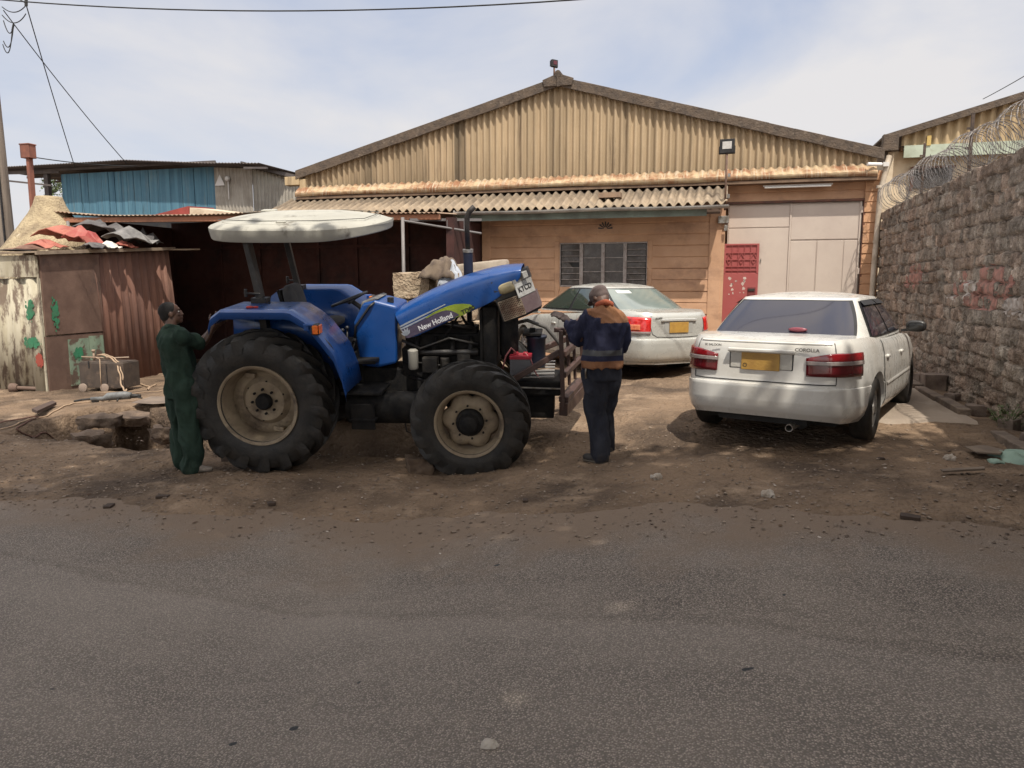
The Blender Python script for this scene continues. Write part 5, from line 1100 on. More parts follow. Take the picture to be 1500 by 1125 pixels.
        for wx in P['wx']:
            for sg in (-1, 1): b.lathe([(sg * (s.hw - .25), .001), (sg * (s.hw - .25), P['arch'] + .01), (sg * (s.hw - .055), P['arch'] + .01)], 36, 'Y', (wx, 0, P['wr'] + .01), 0, math.pi)
        b.bx(-s.hl + .42, s.hl - .42, -s.hw + .27, s.hw - .27, P['sill_min'] - .04, P['sill_min'] + .12); b.build('underbody', under, s.root)
        # cabin
        C_ = P['cab']; cv = [0, .15, .3, .45, .6, .75, .88, .96, 1.0, 1.03, 1.08, 1.16, 1.3, 1.5, 1.75, 2.0]
        b = B(); b.grid(lambda u, v: s.cab(u * 2 * math.pi, cv[round(v * (len(cv) - 1))]), 140, len(cv) - 1, True)
        s.cabin = b.build('cabin', s.paint, s.root, smooth=True, merge=.0005)
        # glass
        def patch(name, fn, mt, par, nu=18, nv=12, rc=.12, solid=0):
            b = B()
            def g(u, v):
                a, c = 2 * u - 1, 2 * v - 1; a2, c2 = a * math.sqrt(max(0, 1 - rc * c * c / 1)), c * math.sqrt(max(0, 1 - rc * a * a / 1)); k_ = 1 / math.sqrt(1 - rc) if rc < .9 else 1
                k_ = 1.0; return fn((a2 * k_ + 1) / 2, (c2 * k_ + 1) / 2)
            b.grid(g, nu, nv); return b.build(name, mt, par, smooth=True, solid=solid)
        s.patch = patch
        rg = C_['rear_glass']; gm_ = P.get('glass_r', glassm)
        for (off, grow, nm, mt) in ((.004, .03, 'window_trim', trimb), (.008, 0, 'rear_window', gm_)):
            o = patch(nm, lambda u, v: s.cab_rear((2 * u - 1) * (rg[0] + (rg[1] - rg[0]) * v + grow * .8), rg[2] - grow + (rg[3] - rg[2] + 2 * grow) * v, off), mt, s.root if nm == 'rear_window' else s.cabin, rc=.06)
            if nm == 'rear_window': s.rear_window = o
        fg = C_['front_glass']
        patch('windscreen', lambda u, v: s.cab_rear((2 * u - 1) * (fg[0] + (fg[1] - fg[0]) * v), fg[2] + (fg[3] - fg[2]) * v, .005, 1), glassm, s.root, rc=.05)
        gs = P.get('glass_s', glassm)
        for sg in (-1, 1):
            w_ = C_['side']     # list of quads (f_bottom0, f_bottom1, f_top0, f_top1, v0, v1)
            a0, a1, t0, t1, v0, v1 = C_['side_all']
            patch('window_trim', lambda u, v: s.cab_side((a0 + (a1 - a0) * u) * (1 - v) + (t0 + (t1 - t0) * u) * v, v0 + (v1 - v0) * v, sg, .004), trimb, s.cabin, nu=30, rc=.05)
            for a0_, a1_, t0_, t1_, v0_, v1_ in w_:
                patch('side_window', lambda u, v: s.cab_side((a0_ + (a1_ - a0_) * u) * (1 - v) + (t0_ + (t1_ - t0_) * u) * v, v0_ + (v1_ - v0_) * v, sg, .009), gs, s.root, rc=.04)
        # doors
        for sg in (-1, 1):
            for x0, x1 in P['doors']:
                for nm, off, g_, mt in (('gap', .0025, .006, seamm), ('door', .006, 0, s.paint)):
                    def dfn(u, v):
                        x = x0 - g_ + (x1 - x0 + 2 * g_) * u; z0_ = P['door_z'] - g_; z1_ = s.zs(x) - .012; z = z0_ + (z1_ - z0_) * v
                        # rear door follows the wheel arch
                        for wx in P['wx']:
                            rr = P['arch'] + .035 - g_; dx = x - wx; dz = z - (P['wr'] + .01)
                            if abs(dx) < rr and dz < math.sqrt(rr * rr - dx * dx): x = wx + math.copysign(math.sqrt(max(0, rr * rr - min(dz, rr) ** 2)) if dz > 0 else rr, dx)
                        return (x, sg * (s.side_y(x, z) + off), z)
                    b = B(); b.grid(dfn, 22, 16); o = b.build('door' if nm == 'door' else 'door_gap', mt, s.root if nm == 'door' else body, smooth=True)
                    if nm == 'door':
                        hx = x0 + .16; hz = s.zs(hx) - .16; B().ball((hx, sg * (s.side_y(hx, hz) + .014), hz), (.075, .016, .018), 12, 6, .6).build('handle', P.get('handle_m', s.paint), o, smooth=True)
            # rub strip
            if P.get('strip'):
                zz = P['strip']; b = B(); b.grid(lambda u, v: (lambda x: (x, sg * (s.side_y(x, zz) + .008 + .008 * math.sin(v * math.pi)), zz - .022 + .044 * v))(P['wx'][0] + .38 + u * (P['wx'][1] - P['wx'][0] - .76)), 20, 3); b.build('rub_strip', s.paint, body, smooth=True)
        # wheels
        for wx in P['wx']:
            for sg in (-1, 1):
                wr_ = bpy.data.objects.new('wheel', None); COL.objects.link(wr_); wr_.parent = s.root; wr_.location = (wx, sg * (s.hw - .115), P['wr']); wr_.rotation_euler = (0, R(random.uniform(0, 70)), 0 if sg < 0 else math.pi); wr_.empty_display_size = .1
                r_ = P['wr']; rr = r_ * .60; b = B(); b.lathe([(-.075, rr), (-.095, rr + .02), (-.10, rr + (r_ - rr) * .5), (-.09, r_ - .02), (-.07, r_ - .003), (0, r_), (.07, r_ - .003), (.09, r_ - .02), (.10, rr + (r_ - rr) * .5), (.075, rr)], 56, 'Y')
                for k in range(4): yy = -.045 + k * .03; b.lathe([(yy - .004, r_ + .0005), (yy, r_ - .001), (yy + .004, r_ + .0005)], 56, 'Y')
                b.build('tyre', rubber, wr_, smooth=True, autos=40)
                b = B(); b.lathe([(-.07, rr - .005), (-.078, rr + .006), (-.06, rr - .012), (.05, rr - .02)], 48, 'Y')
                NS = P['spokes']
                for k in range(NS):
                    a = k * 2 * math.pi / NS; b.m = Matrix.Rotation(a, 4, 'Y'); b.box((rr * .55, -.060, 0), (rr * .9, .022, P['spw']), taper=1)
                    if P.get('split'): b.box((rr * .7, -.058, .022), (rr * .5, .018, .012))
                b.m = Matrix.Identity(4); b.lathe([(-.045, .06), (-.075, .055), (-.08, .03), (-.08, .001)], 20, 'Y'); b.lathe([(.0, rr - .01), (.0, .001)], 30, 'Y')
                b.build('rim', P['rim_m'], wr_, smooth=True, autos=35)
        # mirrors
        for sg in (-1, 1):
            mx_ = P['mirror']; z = s.zs(mx_) + .09; y = sg * (s.hw + .06)
            b = B(); b.ball((mx_, y, z), (.045, .105, .065), 18, 12, .7); o = b.build('mirror', P['mirror_m'], s.root, smooth=True)
            B().bar((mx_ + .01, sg * (s.hw - .09), z - .055), (mx_, y, z - .03), .03, .03).build('mirror_arm', P['mirror_m'], o)
            B().ball((mx_ - .04, y, z), (.008, .088, .050), 16, 8, .7).build('mirror_glass', M('mirror_glass', (.02, .02, .02), rough=.05, bump=0, rvar=0), o, smooth=True)
        return body
redl = M('red_lens', (.26, .008, .012), (.20, .006, .01), rough=.12, ns=30, coat=.8, bump=.05); darkred = M('dark_red_lens', (.11, .006, .010), rough=.15, coat=.8, bump=.05); clearl = M('smoky_lens', (.30, .25, .235), (.24, .2, .19), rough=.15, ns=30, coat=.8, bump=.05)
white = M('dusty_white_paint', (.63, .62, .585), (.60, .585, .545), (.50, .46, .39), rough=.30, ns=1.5, ns3=1.2, mix3=(.50, .9), bump=.02, coat=.6, bs=4)
# ---- white sedan, nearest
h1 = R(18.9)      # heading, towards +X of +Y
fwd = Vector((math.sin(h1), math.cos(h1), 0)); rgt = Vector((math.cos(h1), -math.sin(h1), 0))
rear_axle = Vector((.635, 7.80, 0)); c1 = rear_axle + fwd * 1.22
P1 = dict(L=4.30, W=1.71, n=5.8, belt=[(-2.2, .945), (-1.9, .985), (-1.4, .985), (-.8, .93), (.8, .90), (1.1, .88), (1.9, .74), (2.15, .68)], sill=[(-2.2, .30), (-1.9, .24), (-1.5, .22), (1.6, .20), (2.15, .22)], sill_min=.22,
          prof=[(0, .07, .07, .07), (.08, .02, .02, .025), (.20, 0, .0, .0), (.40, -.0, -.0, .0), (.425, .008, .01, .0), (.432, .035, .03, .005), (.47, .045, .035, .0), (.62, .05, .05, .0), (.80, .055, .07, .012), (.93, .07, .10, .035), (1, .10, .14, .065)], taper=.035, crown=.03,
          wx=(-1.22, 1.245), wr=.30, arch=.345, niche=None,
          cab=dict(xr=(-1.60, -1.02), xf=(1.08, .30), hw=(.770, .575), n=5.5, z=(.93, 1.335), crown=.05, bulge=.02, fall=.02, rear_glass=(.66, .52, .13, .93), front_glass=(.66, .52, .1, .92), side_all=(.135, .93, .10, .90, .06, .93), side=[(.155, .46, .13, .475, .10, .88), (.50, .885, .50, .87, .10, .88)]),
          doors=[(-.98, -.06), (-.05, .93)], door_z=.30, strip=.50, rim_m=M('dull_alloy', (.42, .41, .39), (.25, .23, .21), rough=.4, metal=.6, ns=9), spokes=7, spw=.035, split=True, mirror=.70, mirror_m=black)
car1 = Car('parked_car', 'older white saloon car with dark red tail lamps parked by the stone wall', (c1.x, c1.y, .04), math.pi / 2 - h1, white, P1); body1 = car1.build()
def tail(car, name, y0, y1, z0, z1, mt, par, off=.008, nu=14, nv=6, shape=None, th=None):
    """lens on the tail following the plan curve between lateral positions y0..y1 (signed)"""
    t0, t1 = (th if th else (car.ty(y0), car.ty(y1)))
    b = B(); b.grid(lambda u, v: car.rear_pt(t0 + (t1 - t0) * u, (z0 + (z1 - z0) * v) if shape is None else shape(u, v), off), nu, nv); return b.build(name, mt, par, smooth=True, solid=.012)
for sg in (-1, 1):
    tin = car1.ty(sg * .39)
    sgn_ = 1 if tin > 0 else -1; tt = (tin, sgn_ * .95)
    top = lambda u, v, a, c: None
    o = tail(car1, 'tail_lamp', 0, 0, .66, .90, darkred, car1.root, th=tt, shape=lambda u, v: .665 + (.205 - .045 * (1 - min(1, u * 2.2)) ** 2 * 1 + .0) * v, off=.010)
    tail(car1, 'brake_lens', 0, 0, 0, 0, redl, o, th=tt, shape=lambda u, v: .800 + (.068 - .045 * (1 - min(1, u * 2.2)) ** 2) * v, off=.017)
    tail(car1, 'reverse_lens', 0, 0, 0, 0, clearl, o, th=(tt[0] * 1.0, tt[1]), shape=lambda u, v: .765 + .034 * v, off=.020)
    b = B(); tj = car1.ty(sg * .62); b.tube([car1.rear_pt(tj, z, .004) for z in (.60, .70, .80, .9, .955)], .004, 5); b.build('boot_gap', seamm, body1)
# boot lid edges, bumper seam, garnish, plate
b = B(); b.tube([car1.rear_pt(car1.ty(-.62 + 1.24 * k / 24), .595, .003) for k in range(25)], .005, 5); b.build('boot_gap', seamm, body1)
bl1 = B(); bl1.grid(lambda u, v: (lambda t, z: car1.rear_pt(t, z, .012 - .010 * abs(2 * v - 1)))(car1.ty(-.60 + 1.2 * u), .935 + .02 * v), 24, 4); bl1.build('boot_lip', white, body1, smooth=True)
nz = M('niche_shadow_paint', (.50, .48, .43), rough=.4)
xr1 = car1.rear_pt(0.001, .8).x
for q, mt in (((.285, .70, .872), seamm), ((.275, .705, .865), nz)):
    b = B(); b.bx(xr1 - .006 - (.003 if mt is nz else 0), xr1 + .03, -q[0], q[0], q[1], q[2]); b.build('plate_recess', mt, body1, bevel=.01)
b = B(); b.prism([(-.01, 0), (-.05, -.005), (-.05, -.03), (-.01, -.045)], -.29, .29, lambda a, c, q: (xr1 + a, q, .89 + c)); b.build('boot_handle', white, body1, bevel=.006)
yel = M('yellow_plate', (.46, .27, .06), (.38, .21, .05), rough=.45, ns=12)
pl1 = B().bx(xr1 - .022, xr1 - .012, -.17, .17, .695, .855).build('number_plate', yel, car1.root, bevel=.004)
rT = (Matrix.Rotation(R(-90), 3, 'Z') @ Matrix.Rotation(R(90), 3, 'X')).to_euler()
text_mesh('plate_lettering', 'O', .05, black, pl1, (xr1 - .0235, .135, .735), rT, .0008)
bad = M('badge_grey', (.18, .17, .16), rough=.3, metal=.6)
text_mesh('badge', 'COROLLA', .042, bad, body1, car1.rear_pt(car1.ty(-.40), .892, .024), (R(90), 0, R(-90)), .002, True, 1.05)
text_mesh('badge', 'SE SALOON', .030, bad, body1, car1.rear_pt(car1.ty(.45), .905, .030), (R(90), 0, R(-90)), .002, True, 1.0)
ex1 = B(); ex1.lathe([(-2.13, .034), (-1.7, .034)], 16, 'X', (0, -.28, .20)).lathe([(-2.13, .034), (-2.13, .027), (-1.9, .027), (-1.9, 0.001)], 16, 'X', (0, -.28, .20)); ex1.build('exhaust_pipe', steel, car1.root, smooth=True, autos=40)
b = B(); b.box((-1.85, 0, .25), (.3, .8, .08)); b.bar((-1.22, -.6, .25), (-1.22, .6, .25), .06); b.lathe([(-1.75, .001), (-1.75, .09), (-1.35, .09), (-1.35, .001)], 16, 'X', (0, -.28, .22)); b.build('rear_axle', under, car1.root)
b = B(); B().ball((-1.50, -.16, 1.035), (.02, .09, .022), 12, 6).build('brake_light', M('brake_light_pink', (.22, .05, .07), rough=.3), car1.rear_window if False else car1.root, smooth=True)
# wind deflectors over the side windows
for sg in (-1, 1):
    for a0, a1 in ((.13, .47), (.50, .87)):
        b = B(); b.grid(lambda u, v: car1.cab_side(a0 + (a1 - a0) * u, .80 + .13 * v, sg, .03 - .02 * v), 16, 3); b.build('window_visor', plastic, car1.cabin, smooth=True)
# ---- silver sedan behind
h2 = R(-41.5); fwd2 = Vector((math.sin(h2), math.cos(h2), 0)); rgt2 = Vector((math.cos(h2), -math.sin(h2), 0))
silver = M('silver_paint', (.50, .50, .465), (.48, .48, .445), (.43, .415, .375), rough=.30, ns=2, ns3=1.2, mix3=(.5, .95), bump=.01, coat=.6, metal=.25)
rl = on(929, 530, Z=.36); c2 = Vector((rl.x, rl.y, 0)) + fwd2 * 2.26 + rgt2 * .83
glass_a = M('clear_rear_glass', (.19, .23, .215), (.13, .16, .15), rough=.05, ns=1.2, bump=0, spec=.8, coat=.8, rvar=0); glass_b = M('green_side_glass', (.035, .05, .04), rough=.05, bump=0, spec=.8, coat=.8, rvar=0)
P2 = dict(L=4.56, W=1.72, n=5.6, belt=[(-2.3, .995), (-1.9, 1.045), (-1.5, 1.045), (-.8, .975), (.8, .90), (1.1, .88), (1.9, .76), (2.2, .68)], sill=[(-2.3, .26), (-1.9, .22), (1.6, .20), (2.15, .22)], sill_min=.22,
          prof=[(0, .07, .07, .07), (.08, .02, .02, .025), (.22, 0, .0, .0), (.42, .0, -.0, .0), (.47, .01, .01, .0), (.50, .05, .03, .0), (.62, .055, .05, .0), (.80, .06, .07, .012), (.93, .075, .10, .035), (1, .11, .15, .07)], taper=.05, crown=.03,
          wx=(-1.28, 1.42), wr=.315, arch=.355,
          cab=dict(xr=(-1.78, -.95), xf=(1.25, .25), hw=(.775, .575), n=4.6, z=(.98, 1.415), crown=.055, bulge=.02, fall=.03, rear_glass=(.64, .50, .12, .92), front_glass=(.66, .52, .1, .92), side_all=(.14, .92, .14, .88, .06, .93), side=[(.16, .49, .19, .50, .10, .88), (.52, .88, .52, .84, .10, .88)]),
          doors=[(-.98, .0), (.01, 1.02)], door_z=.28, strip=None, rim_m=M('alloy', (.5, .49, .47), rough=.35, metal=.7), spokes=5, spw=.05, split=True, mirror=.84, mirror_m=silver, glass_r=glass_a, glass_s=glass_b)
z2 = float(g_base(c2.x, c2.y)) + .01
car2 = Car('parked_car', 'silver saloon car with bright red tail lamp parked before the orange wall', (c2.x, c2.y, z2), math.pi / 2 - h2, silver, P2); body2 = car2.build()
for sg in (-1, 1):
    tin = car2.ty(sg * .50); sgn_ = 1 if tin > 0 else -1; tt = (tin, sgn_ * 1.25)
    brt = M('bright_red_lens', (.62, .02, .015), (.40, .012, .01), rough=.12, ns=20, coat=.8, bump=.05)
    o = tail(car2, 'tail_lamp', 0, 0, 0, 0, brt, car2.root, th=tt, shape=lambda u, v: (.70 + .05 * u) + (.24 - .02 * u) * v, off=.010)
    tail(car2, 'reverse_lens', 0, 0, 0, 0, M('orange_clear', (.65, .22, .10), (.5, .1, .05), rough=.15, ns=40, coat=.8), o, th=(tt[0] + (tt[1] - tt[0]) * .25, tt[0] + (tt[1] - tt[0]) * .62), shape=lambda u, v: .755 + .085 * v, off=.017)
    tail(car2, 'lower_lens', 0, 0, 0, 0, clearl, o, th=(tt[0], tt[0] + (tt[1] - tt[0]) * .5), shape=lambda u, v: .705 + .03 * v, off=.017)
    b = B(); b.tube([car2.rear_pt(car2.ty(sg * y), z, .004) for y, z in ((.50, .97), (.50, .80), (.47, .70), (.40, .655), (.2, .645), (0, .643))], .004, 5); b.build('boot_gap', seamm, body2)
xr2 = car2.rear_pt(.001, .8).x
B().bx(xr2 - .025, xr2 + .01, -.33, .33, .885, .925).build('boot_garnish', M('silver_garnish', (.66, .66, .63), rough=.2, metal=.4), body2, bevel=.008)
B().bx(xr2 - .006, xr2 + .02, -.27, .27, .70, .88).build('plate_recess', M('silver_recess', (.35, .35, .33), rough=.4), body2, bevel=.01)
B().bx(xr2 - .02, xr2 - .01, -.18, .18, .71, .87).build('number_plate', yel, car2.root, bevel=.004)
text_mesh('badge', 'ALLION', .036, bad, body2, car2.rear_pt(car2.ty(.37), .935, .008), (R(90), 0, R(-90)), .002, True)
b = B(); b.grid(lambda u, v: car2.rear_pt(-1.0 + 2.0 * u, .235 + .03 * v, .012), 30, 2); b.build('bumper_lip', silver, body2, smooth=True)
pat = lambda nm, y0, y1, v0, v1, mt: (lambda b: b.build(nm, mt, car2.rear_window, smooth=True))(B().grid(lambda u, v: car2.cab_rear(y0 + (y1 - y0) * u, v0 + (v1 - v0) * v, .011), 6, 3))
pat('sticker', .40, .14, .76, .86, M('pale_sticker', (.66, .66, .62), rough=.6))
b = B(); mxx = .86; z = car2.zs(1.0); B().ball((1.15, car2.side_y(1.15, .78) + .004, .74), (.03, .01, .014), 10, 6).build('side_indicator', M('side_indicator', (.7, .66, .6), rough=.2), body2, smooth=True)
# =================================================================== PEOPLE
def limb(b, pts, rad, n=16):
    """tapered round limb through joints, resampled so that it bends smoothly"""
    P_ = [Vector(p) for p in pts]; out, rr = [], []
    for i in range(len(P_) - 1):
        p0 = P_[max(0, i - 1)]; p1, p2 = P_[i], P_[i + 1]; p3 = P_[min(len(P_) - 1, i + 2)]
        for k in range(6):
            t = k / 6; q = .5 * ((2 * p1) + (p2 - p0) * t + (2 * p0 - 5 * p1 + 4 * p2 - p3) * t * t + (3 * p1 - p0 - 3 * p2 + p3) * t ** 3); out.append(q); rr.append(rad[i] + (rad[i + 1] - rad[i]) * t)
    out.append(P_[-1]); rr.append(rad[-1]); b.tube(out, 1, n, True, rr); b.ball(out[0], rr[0] * .98, 12, 8); b.ball(out[-1], rr[-1] * .98, 12, 8)
def torso(b, secs, n=24):
    """secs: (x,y,z,half width,half depth,angle of the shoulders)"""
    def fn(u, v):
        k = v * (len(secs) - 1); i = min(int(k), len(secs) - 2); t = k - i; t = t * t * (3 - 2 * t) * .5 + t * .5; s_ = [secs[i][j] * (1 - t) + secs[i + 1][j] * t for j in range(6)]
        a = u * 2 * math.pi; cx, sy = sup(a, 2.4); x, y = s_[3] * cx, s_[4] * sy; c, q = math.cos(s_[5]), math.sin(s_[5]); return (s_[0] + x * c - y * q, s_[1] + x * q + y * c, s_[2])
    N = (len(secs) - 1) * 6; b.grid(fn, n, N, True)
    for k in (0, 1): b.poly([fn(i / n, k) for i in range(n)])
def orient(f_, up=(0, 0, 1)):
    f_ = Vector(f_).normalized(); r_ = f_.cross(Vector(up)).normalized(); return Matrix((f_, -r_, r_.cross(f_))).transposed()   # x fwd, y left, z up
def head(b, c, f_, up=(0, 0, 1), s=1.0):
    M_ = Matrix.Translation(c) @ orient(f_, up).to_4x4() @ Matrix.Scale(s, 4); o = b.m; b.m = M_
    b.ball((-.012, 0, .028), (.098, .077, .092), 20, 14); b.ball((.018, 0, -.035), (.070, .058, .078), 18, 12); b.ball((.055, 0, -.090), (.030, .030, .022), 12, 8); b.ball((.075, 0, .030), (.018, .048, .015), 12, 8)
    b.ball((.088, 0, -.012), (.018, .012, .030), 10, 8); b.ball((.097, 0, -.030), (.016, .016, .012), 10, 8); b.ball((.080, 0, -.058), (.016, .026, .008), 10, 6); b.ball((.080, 0, -.070), (.015, .022, .008), 10, 6)
    for s_ in (-1, 1): b.ball((-.008, s_ * .078, -.008), (.020, .010, .032), 10, 8); b.ball((.052, s_ * .040, -.022), (.022, .018, .02), 10, 8)
    b.ball((-.05, 0, -.05), (.055, .050, .06), 14, 10); b.m = o
def hand(b, w_, d_, nrm, side, curl=.5, s=1.0):
    """w_ wrist, d_ finger direction, nrm back-of-hand normal, side +1/-1 which side the thumb is on"""
    d_ = Vector(d_).normalized(); nrm = Vector(nrm); nrm = (nrm - d_ * nrm.dot(d_)).normalized(); sd_ = d_.cross(nrm).normalized() * side; w_ = Vector(w_)
    for t, hw_, th in ((.0, .026, .018), (.035, .036, .016), (.07, .040, .014), (.088, .038, .012)):
        for q in (-1, -.33, .33, 1): b.ball(w_ + d_ * t * s + sd_ * q * (hw_ - .010) * s, .0135 * s + th * .2 * s, 8, 6)
    for i, (off, ln) in enumerate(((.030, .072), (.010, .080), (-.011, .074), (-.030, .058))):
        p = w_ + (d_ * .088 + sd_ * off) * s; v = d_.copy(); pts = [p - d_ * .02 * s, p]; c_ = curl * (.9 + .12 * i)
        for k, f_ in enumerate((.45, .31, .24)):
            v = (v * math.cos(c_ * .9) - nrm * math.sin(c_ * .9)).normalized() if True else v; nn = (nrm * math.cos(c_ * .9) + d_ * 0).normalized(); p = p + v * ln * f_ * s; pts.append(p.copy()); c_ *= 1.0
        b.tube(pts, 1, 8, True, [.0092 * s, .0095 * s, .0085 * s, .008 * s, .0068 * s]); b.ball(pts[-1], .0072 * s, 8, 6)
    p = w_ + (d_ * .02 + sd_ * .028) * s; pts = [p, p + (d_ * .028 + sd_ * .028 - nrm * .010) * s, p + (d_ * .055 + sd_ * .036 - nrm * .024) * s, p + (d_ * .078 + sd_ * .034 - nrm * .036) * s]
    b.tube(pts, 1, 8, True, [.015 * s, .012 * s, .0098 * s, .008 * s]); b.ball(pts[-1], .0082 * s, 8, 6)
def fuse(b, name, mats, parent, voxel, smooth=3, wr=0.0, wsc=(9, 9, 4), zone=None, seed=0):
    o = b.build(name, None, None); m = o.modifiers.new('r', 'REMESH'); m.mode = 'VOXEL'; m.voxel_size = voxel; m2 = o.modifiers.new('s', 'SMOOTH'); m2.factor = .5; m2.iterations = smooth
    me = evalmesh(o); o.modifiers.clear(); o.data = me; o.parent = parent
    if wr:
        n_ = len(me.vertices); no = [v.normal.copy() for v in me.vertices]
        for v, nn in zip(me.vertices, no):
            q = Vector((v.co.x * wsc[0], v.co.y * wsc[1], v.co.z * wsc[2])) + Vector((seed, 0, 0)); w1 = mnoise.noise(q + Vector((mnoise.noise(q * .7) * 1.4, 0, v.co.x * 3))); w2 = mnoise.noise(q * 2.3)
            v.co += nn * wr * ((1 - abs(w1) * 2.6) * .9 + w2 * .55 - .3)
    me.materials.clear(); [me.materials.append(q) for q in (mats if isinstance(mats, (list, tuple)) else [mats])]
    if zone:
        for p in me.polygons: p.material_index = zone(p.center)
    me.polygons.foreach_set('use_smooth', [True] * len(me.polygons)); return o
skin = M('dark_brown_skin', (.085, .042, .026), (.065, .032, .020), rough=.5, ns=8, bump=.1, bs=80)
hairm = M('short_black_hair', (.012, .010, .009), rough=.95, bump=.8, bs=300, bd=.004)
eyew = M('eye_white', (.6, .57, .52), rough=.2, bump=0)
# ---- mechanic in green overalls at the rear wheel
g1 = on(281, 692, Z=-.40); gz1 = gz(g1.x, g1.y)
p1 = thing('person', 'person in dark green overalls reaching up to the tractor rear mudguard', 'person', (g1.x, g1.y, gz1 - .0), YAW)
b = B(); f1 = Vector((.80, .60, 0)); fy = math.atan2(-.8, .6)     # shoulder line angle
torso(b, [(-.06, 0, .80, .15, .11, fy), (-.06, 0, .95, .155, .115, fy), (-.07, 0, 1.08, .13, .10, fy), (-.09, 0, 1.25, .15, .10, fy), (-.10, 0, 1.34, .14, .075, fy), (-.115, 0, 1.42, .08, .07, fy)])
limb(b, [(-.12, 0, 1.36), (-.125, .005, 1.44), (-.125, .02, 1.52)], [.060, .055, .055])
hf = Vector((.88, .42, .25)); head(b, (-.125, .035, 1.578), hf, (-.25, -.1, 1), .98)
limb(b, [(.035, -.11, 1.345), (.145, .07, 1.275), (.245, .13, 1.455)], [.050, .040, .027]); hand(b, (.243, .128, 1.452), (.35, .25, .75), (.6, -.7, .0), -1, .45)
limb(b, [(-.19, .11, 1.345), (-.03, .36, 1.26), (.18, .36, 1.44)], [.050, .040, .027]); hand(b, (.18, .36, 1.44), (.6, .1, .6), (-.3, .6, .5), 1, .45)
for (hx, hy), (kx, ky), (ax, ay) in (((.01, -.08), (.03, -.06), (.045, -.09)), ((-.12, .08), (-.12, .09), (-.135, .10))): limb(b, [(hx, hy, .88), (kx, ky + .02, .48), (ax, ay, .09)], [.085, .058, .040])
fuse(b, 'body', skin, p1, .0065, 2)
b = B(); b.m = Matrix.Translation((-.125, .035, 1.578)) @ orient(hf, (-.25, -.1, 1)).to_4x4(); b.ball((-.020, 0, .036), (.096, .080, .088), 22, 16); b.ball((-.055, 0, -.005), (.058, .068, .07), 18, 12); fuse(b, 'hair', hairm, p1, .009, 3)
b = B(); b.m = Matrix.Translation((-.125, .035, 1.578)) @ orient(hf, (-.25, -.1, 1)).to_4x4()
for s_ in (-1, 1): b.ball((.068, s_ * .031, .008), (.012, .013, .007), 10, 6)
b.build('eyes', eyew, p1, smooth=True)
green = M('green_overall_cloth', (.026, .046, .034), (.018, .032, .025), (.045, .065, .050), rough=.95, ns=5, ns3=4, mix3=(.55, .75), bump=.8, bs=11, bd=.035, spec=.15, stretch=(1, 1, .55))
b = B()
torso(b, [(-.06, .0, .74, .185, .14, fy), (-.06, 0, .86, .195, .15, fy), (-.055, 0, 1.0, .175, .145, fy), (-.07, 0, 1.12, .175, .145, fy), (-.10, 0, 1.26, .205, .150, fy), (-.105, 0, 1.36, .215, .125, fy), (-.115, 0, 1.42, .13, .085, fy), (-.12, .0, 1.455, .082, .075, fy)])
limb(b, [(.02, -.12, 1.36), (.085, -.03, 1.315), (.128, .04, 1.285)], [.092, .080, .066])
limb(b, [(-.20, .12, 1.36), (-.12, .24, 1.31), (-.06, .32, 1.275)], [.092, .080, .068])
limb(b, [(.015, -.07, .86), (.03, -.05, .64), (.035, -.045, .46), (.045, -.075, .22), (.045, -.085, .065)], [.135, .122, .110, .104, .108])
limb(b, [(-.125, .07, .86), (-.12, .08, .64), (-.12, .09, .46), (-.135, .10, .22), (-.14, .105, .065)], [.128, .118, .106, .098, .100])
fuse(b, 'overalls', green, p1, .011, 2, .022, (8, 8, 3.4))
b = B(); limb(b, [(-.175, .0, 1.44), (-.12, -.055, 1.455), (-.06, .0, 1.44)], [.028, .03, .028]); limb(b, [(-.175, 0, 1.44), (-.12, .06, 1.45), (-.06, 0, 1.44)], [.026, .026, .026]); fuse(b, 'collar', green, p1, .008, 2)
b = B(); limb(b, [(.105, .01, 1.30), (.125, .045, 1.287)], [.070, .070]); fuse(b, 'sleeve_cuff', green, p1, .008, 2)
shoem = M('worn_pale_shoe', (.33, .29, .25), (.20, .17, .14), rough=.85, ns=12)
def shoe(heel, toe, mt, par, h_=.07, sole=True, wid=.045):
    heel, toe = Vector(heel), Vector(toe); d = (toe - heel); L_ = d.length; b = B(); b.m = Matrix.Translation(heel) @ Matrix.Rotation(math.atan2(d.y, d.x), 4, 'Z')
    b.ball((.045, 0, h_ * .62), (.055, wid * .85, h_ * .62), 16, 10, .8); b.ball((L_ * .42, 0, h_ * .50), (L_ * .34, wid * .9, h_ * .50), 16, 10, .8); b.ball((L_ * .72, 0, h_ * .36), (L_ * .30, wid * 1.05, h_ * .36), 16, 10, .8)
    o = fuse(b, 'shoe', mt, par, .006, 3); b = B(); b.m = Matrix.Translation(heel) @ Matrix.Rotation(math.atan2(d.y, d.x), 4, 'Z'); b.ball((L_ * .5, 0, .010), (L_ * .53, wid * 1.1, .012), 20, 6, .6); b.build('sole', M('shoe_sole', (.09, .075, .06), rough=.9), o, smooth=True)
shoe((-.02, -.11, .0), (.235, -.055, .0), shoem, p1); shoe((-.195, .06, .0), (-.05, .24, .0), shoem, p1)
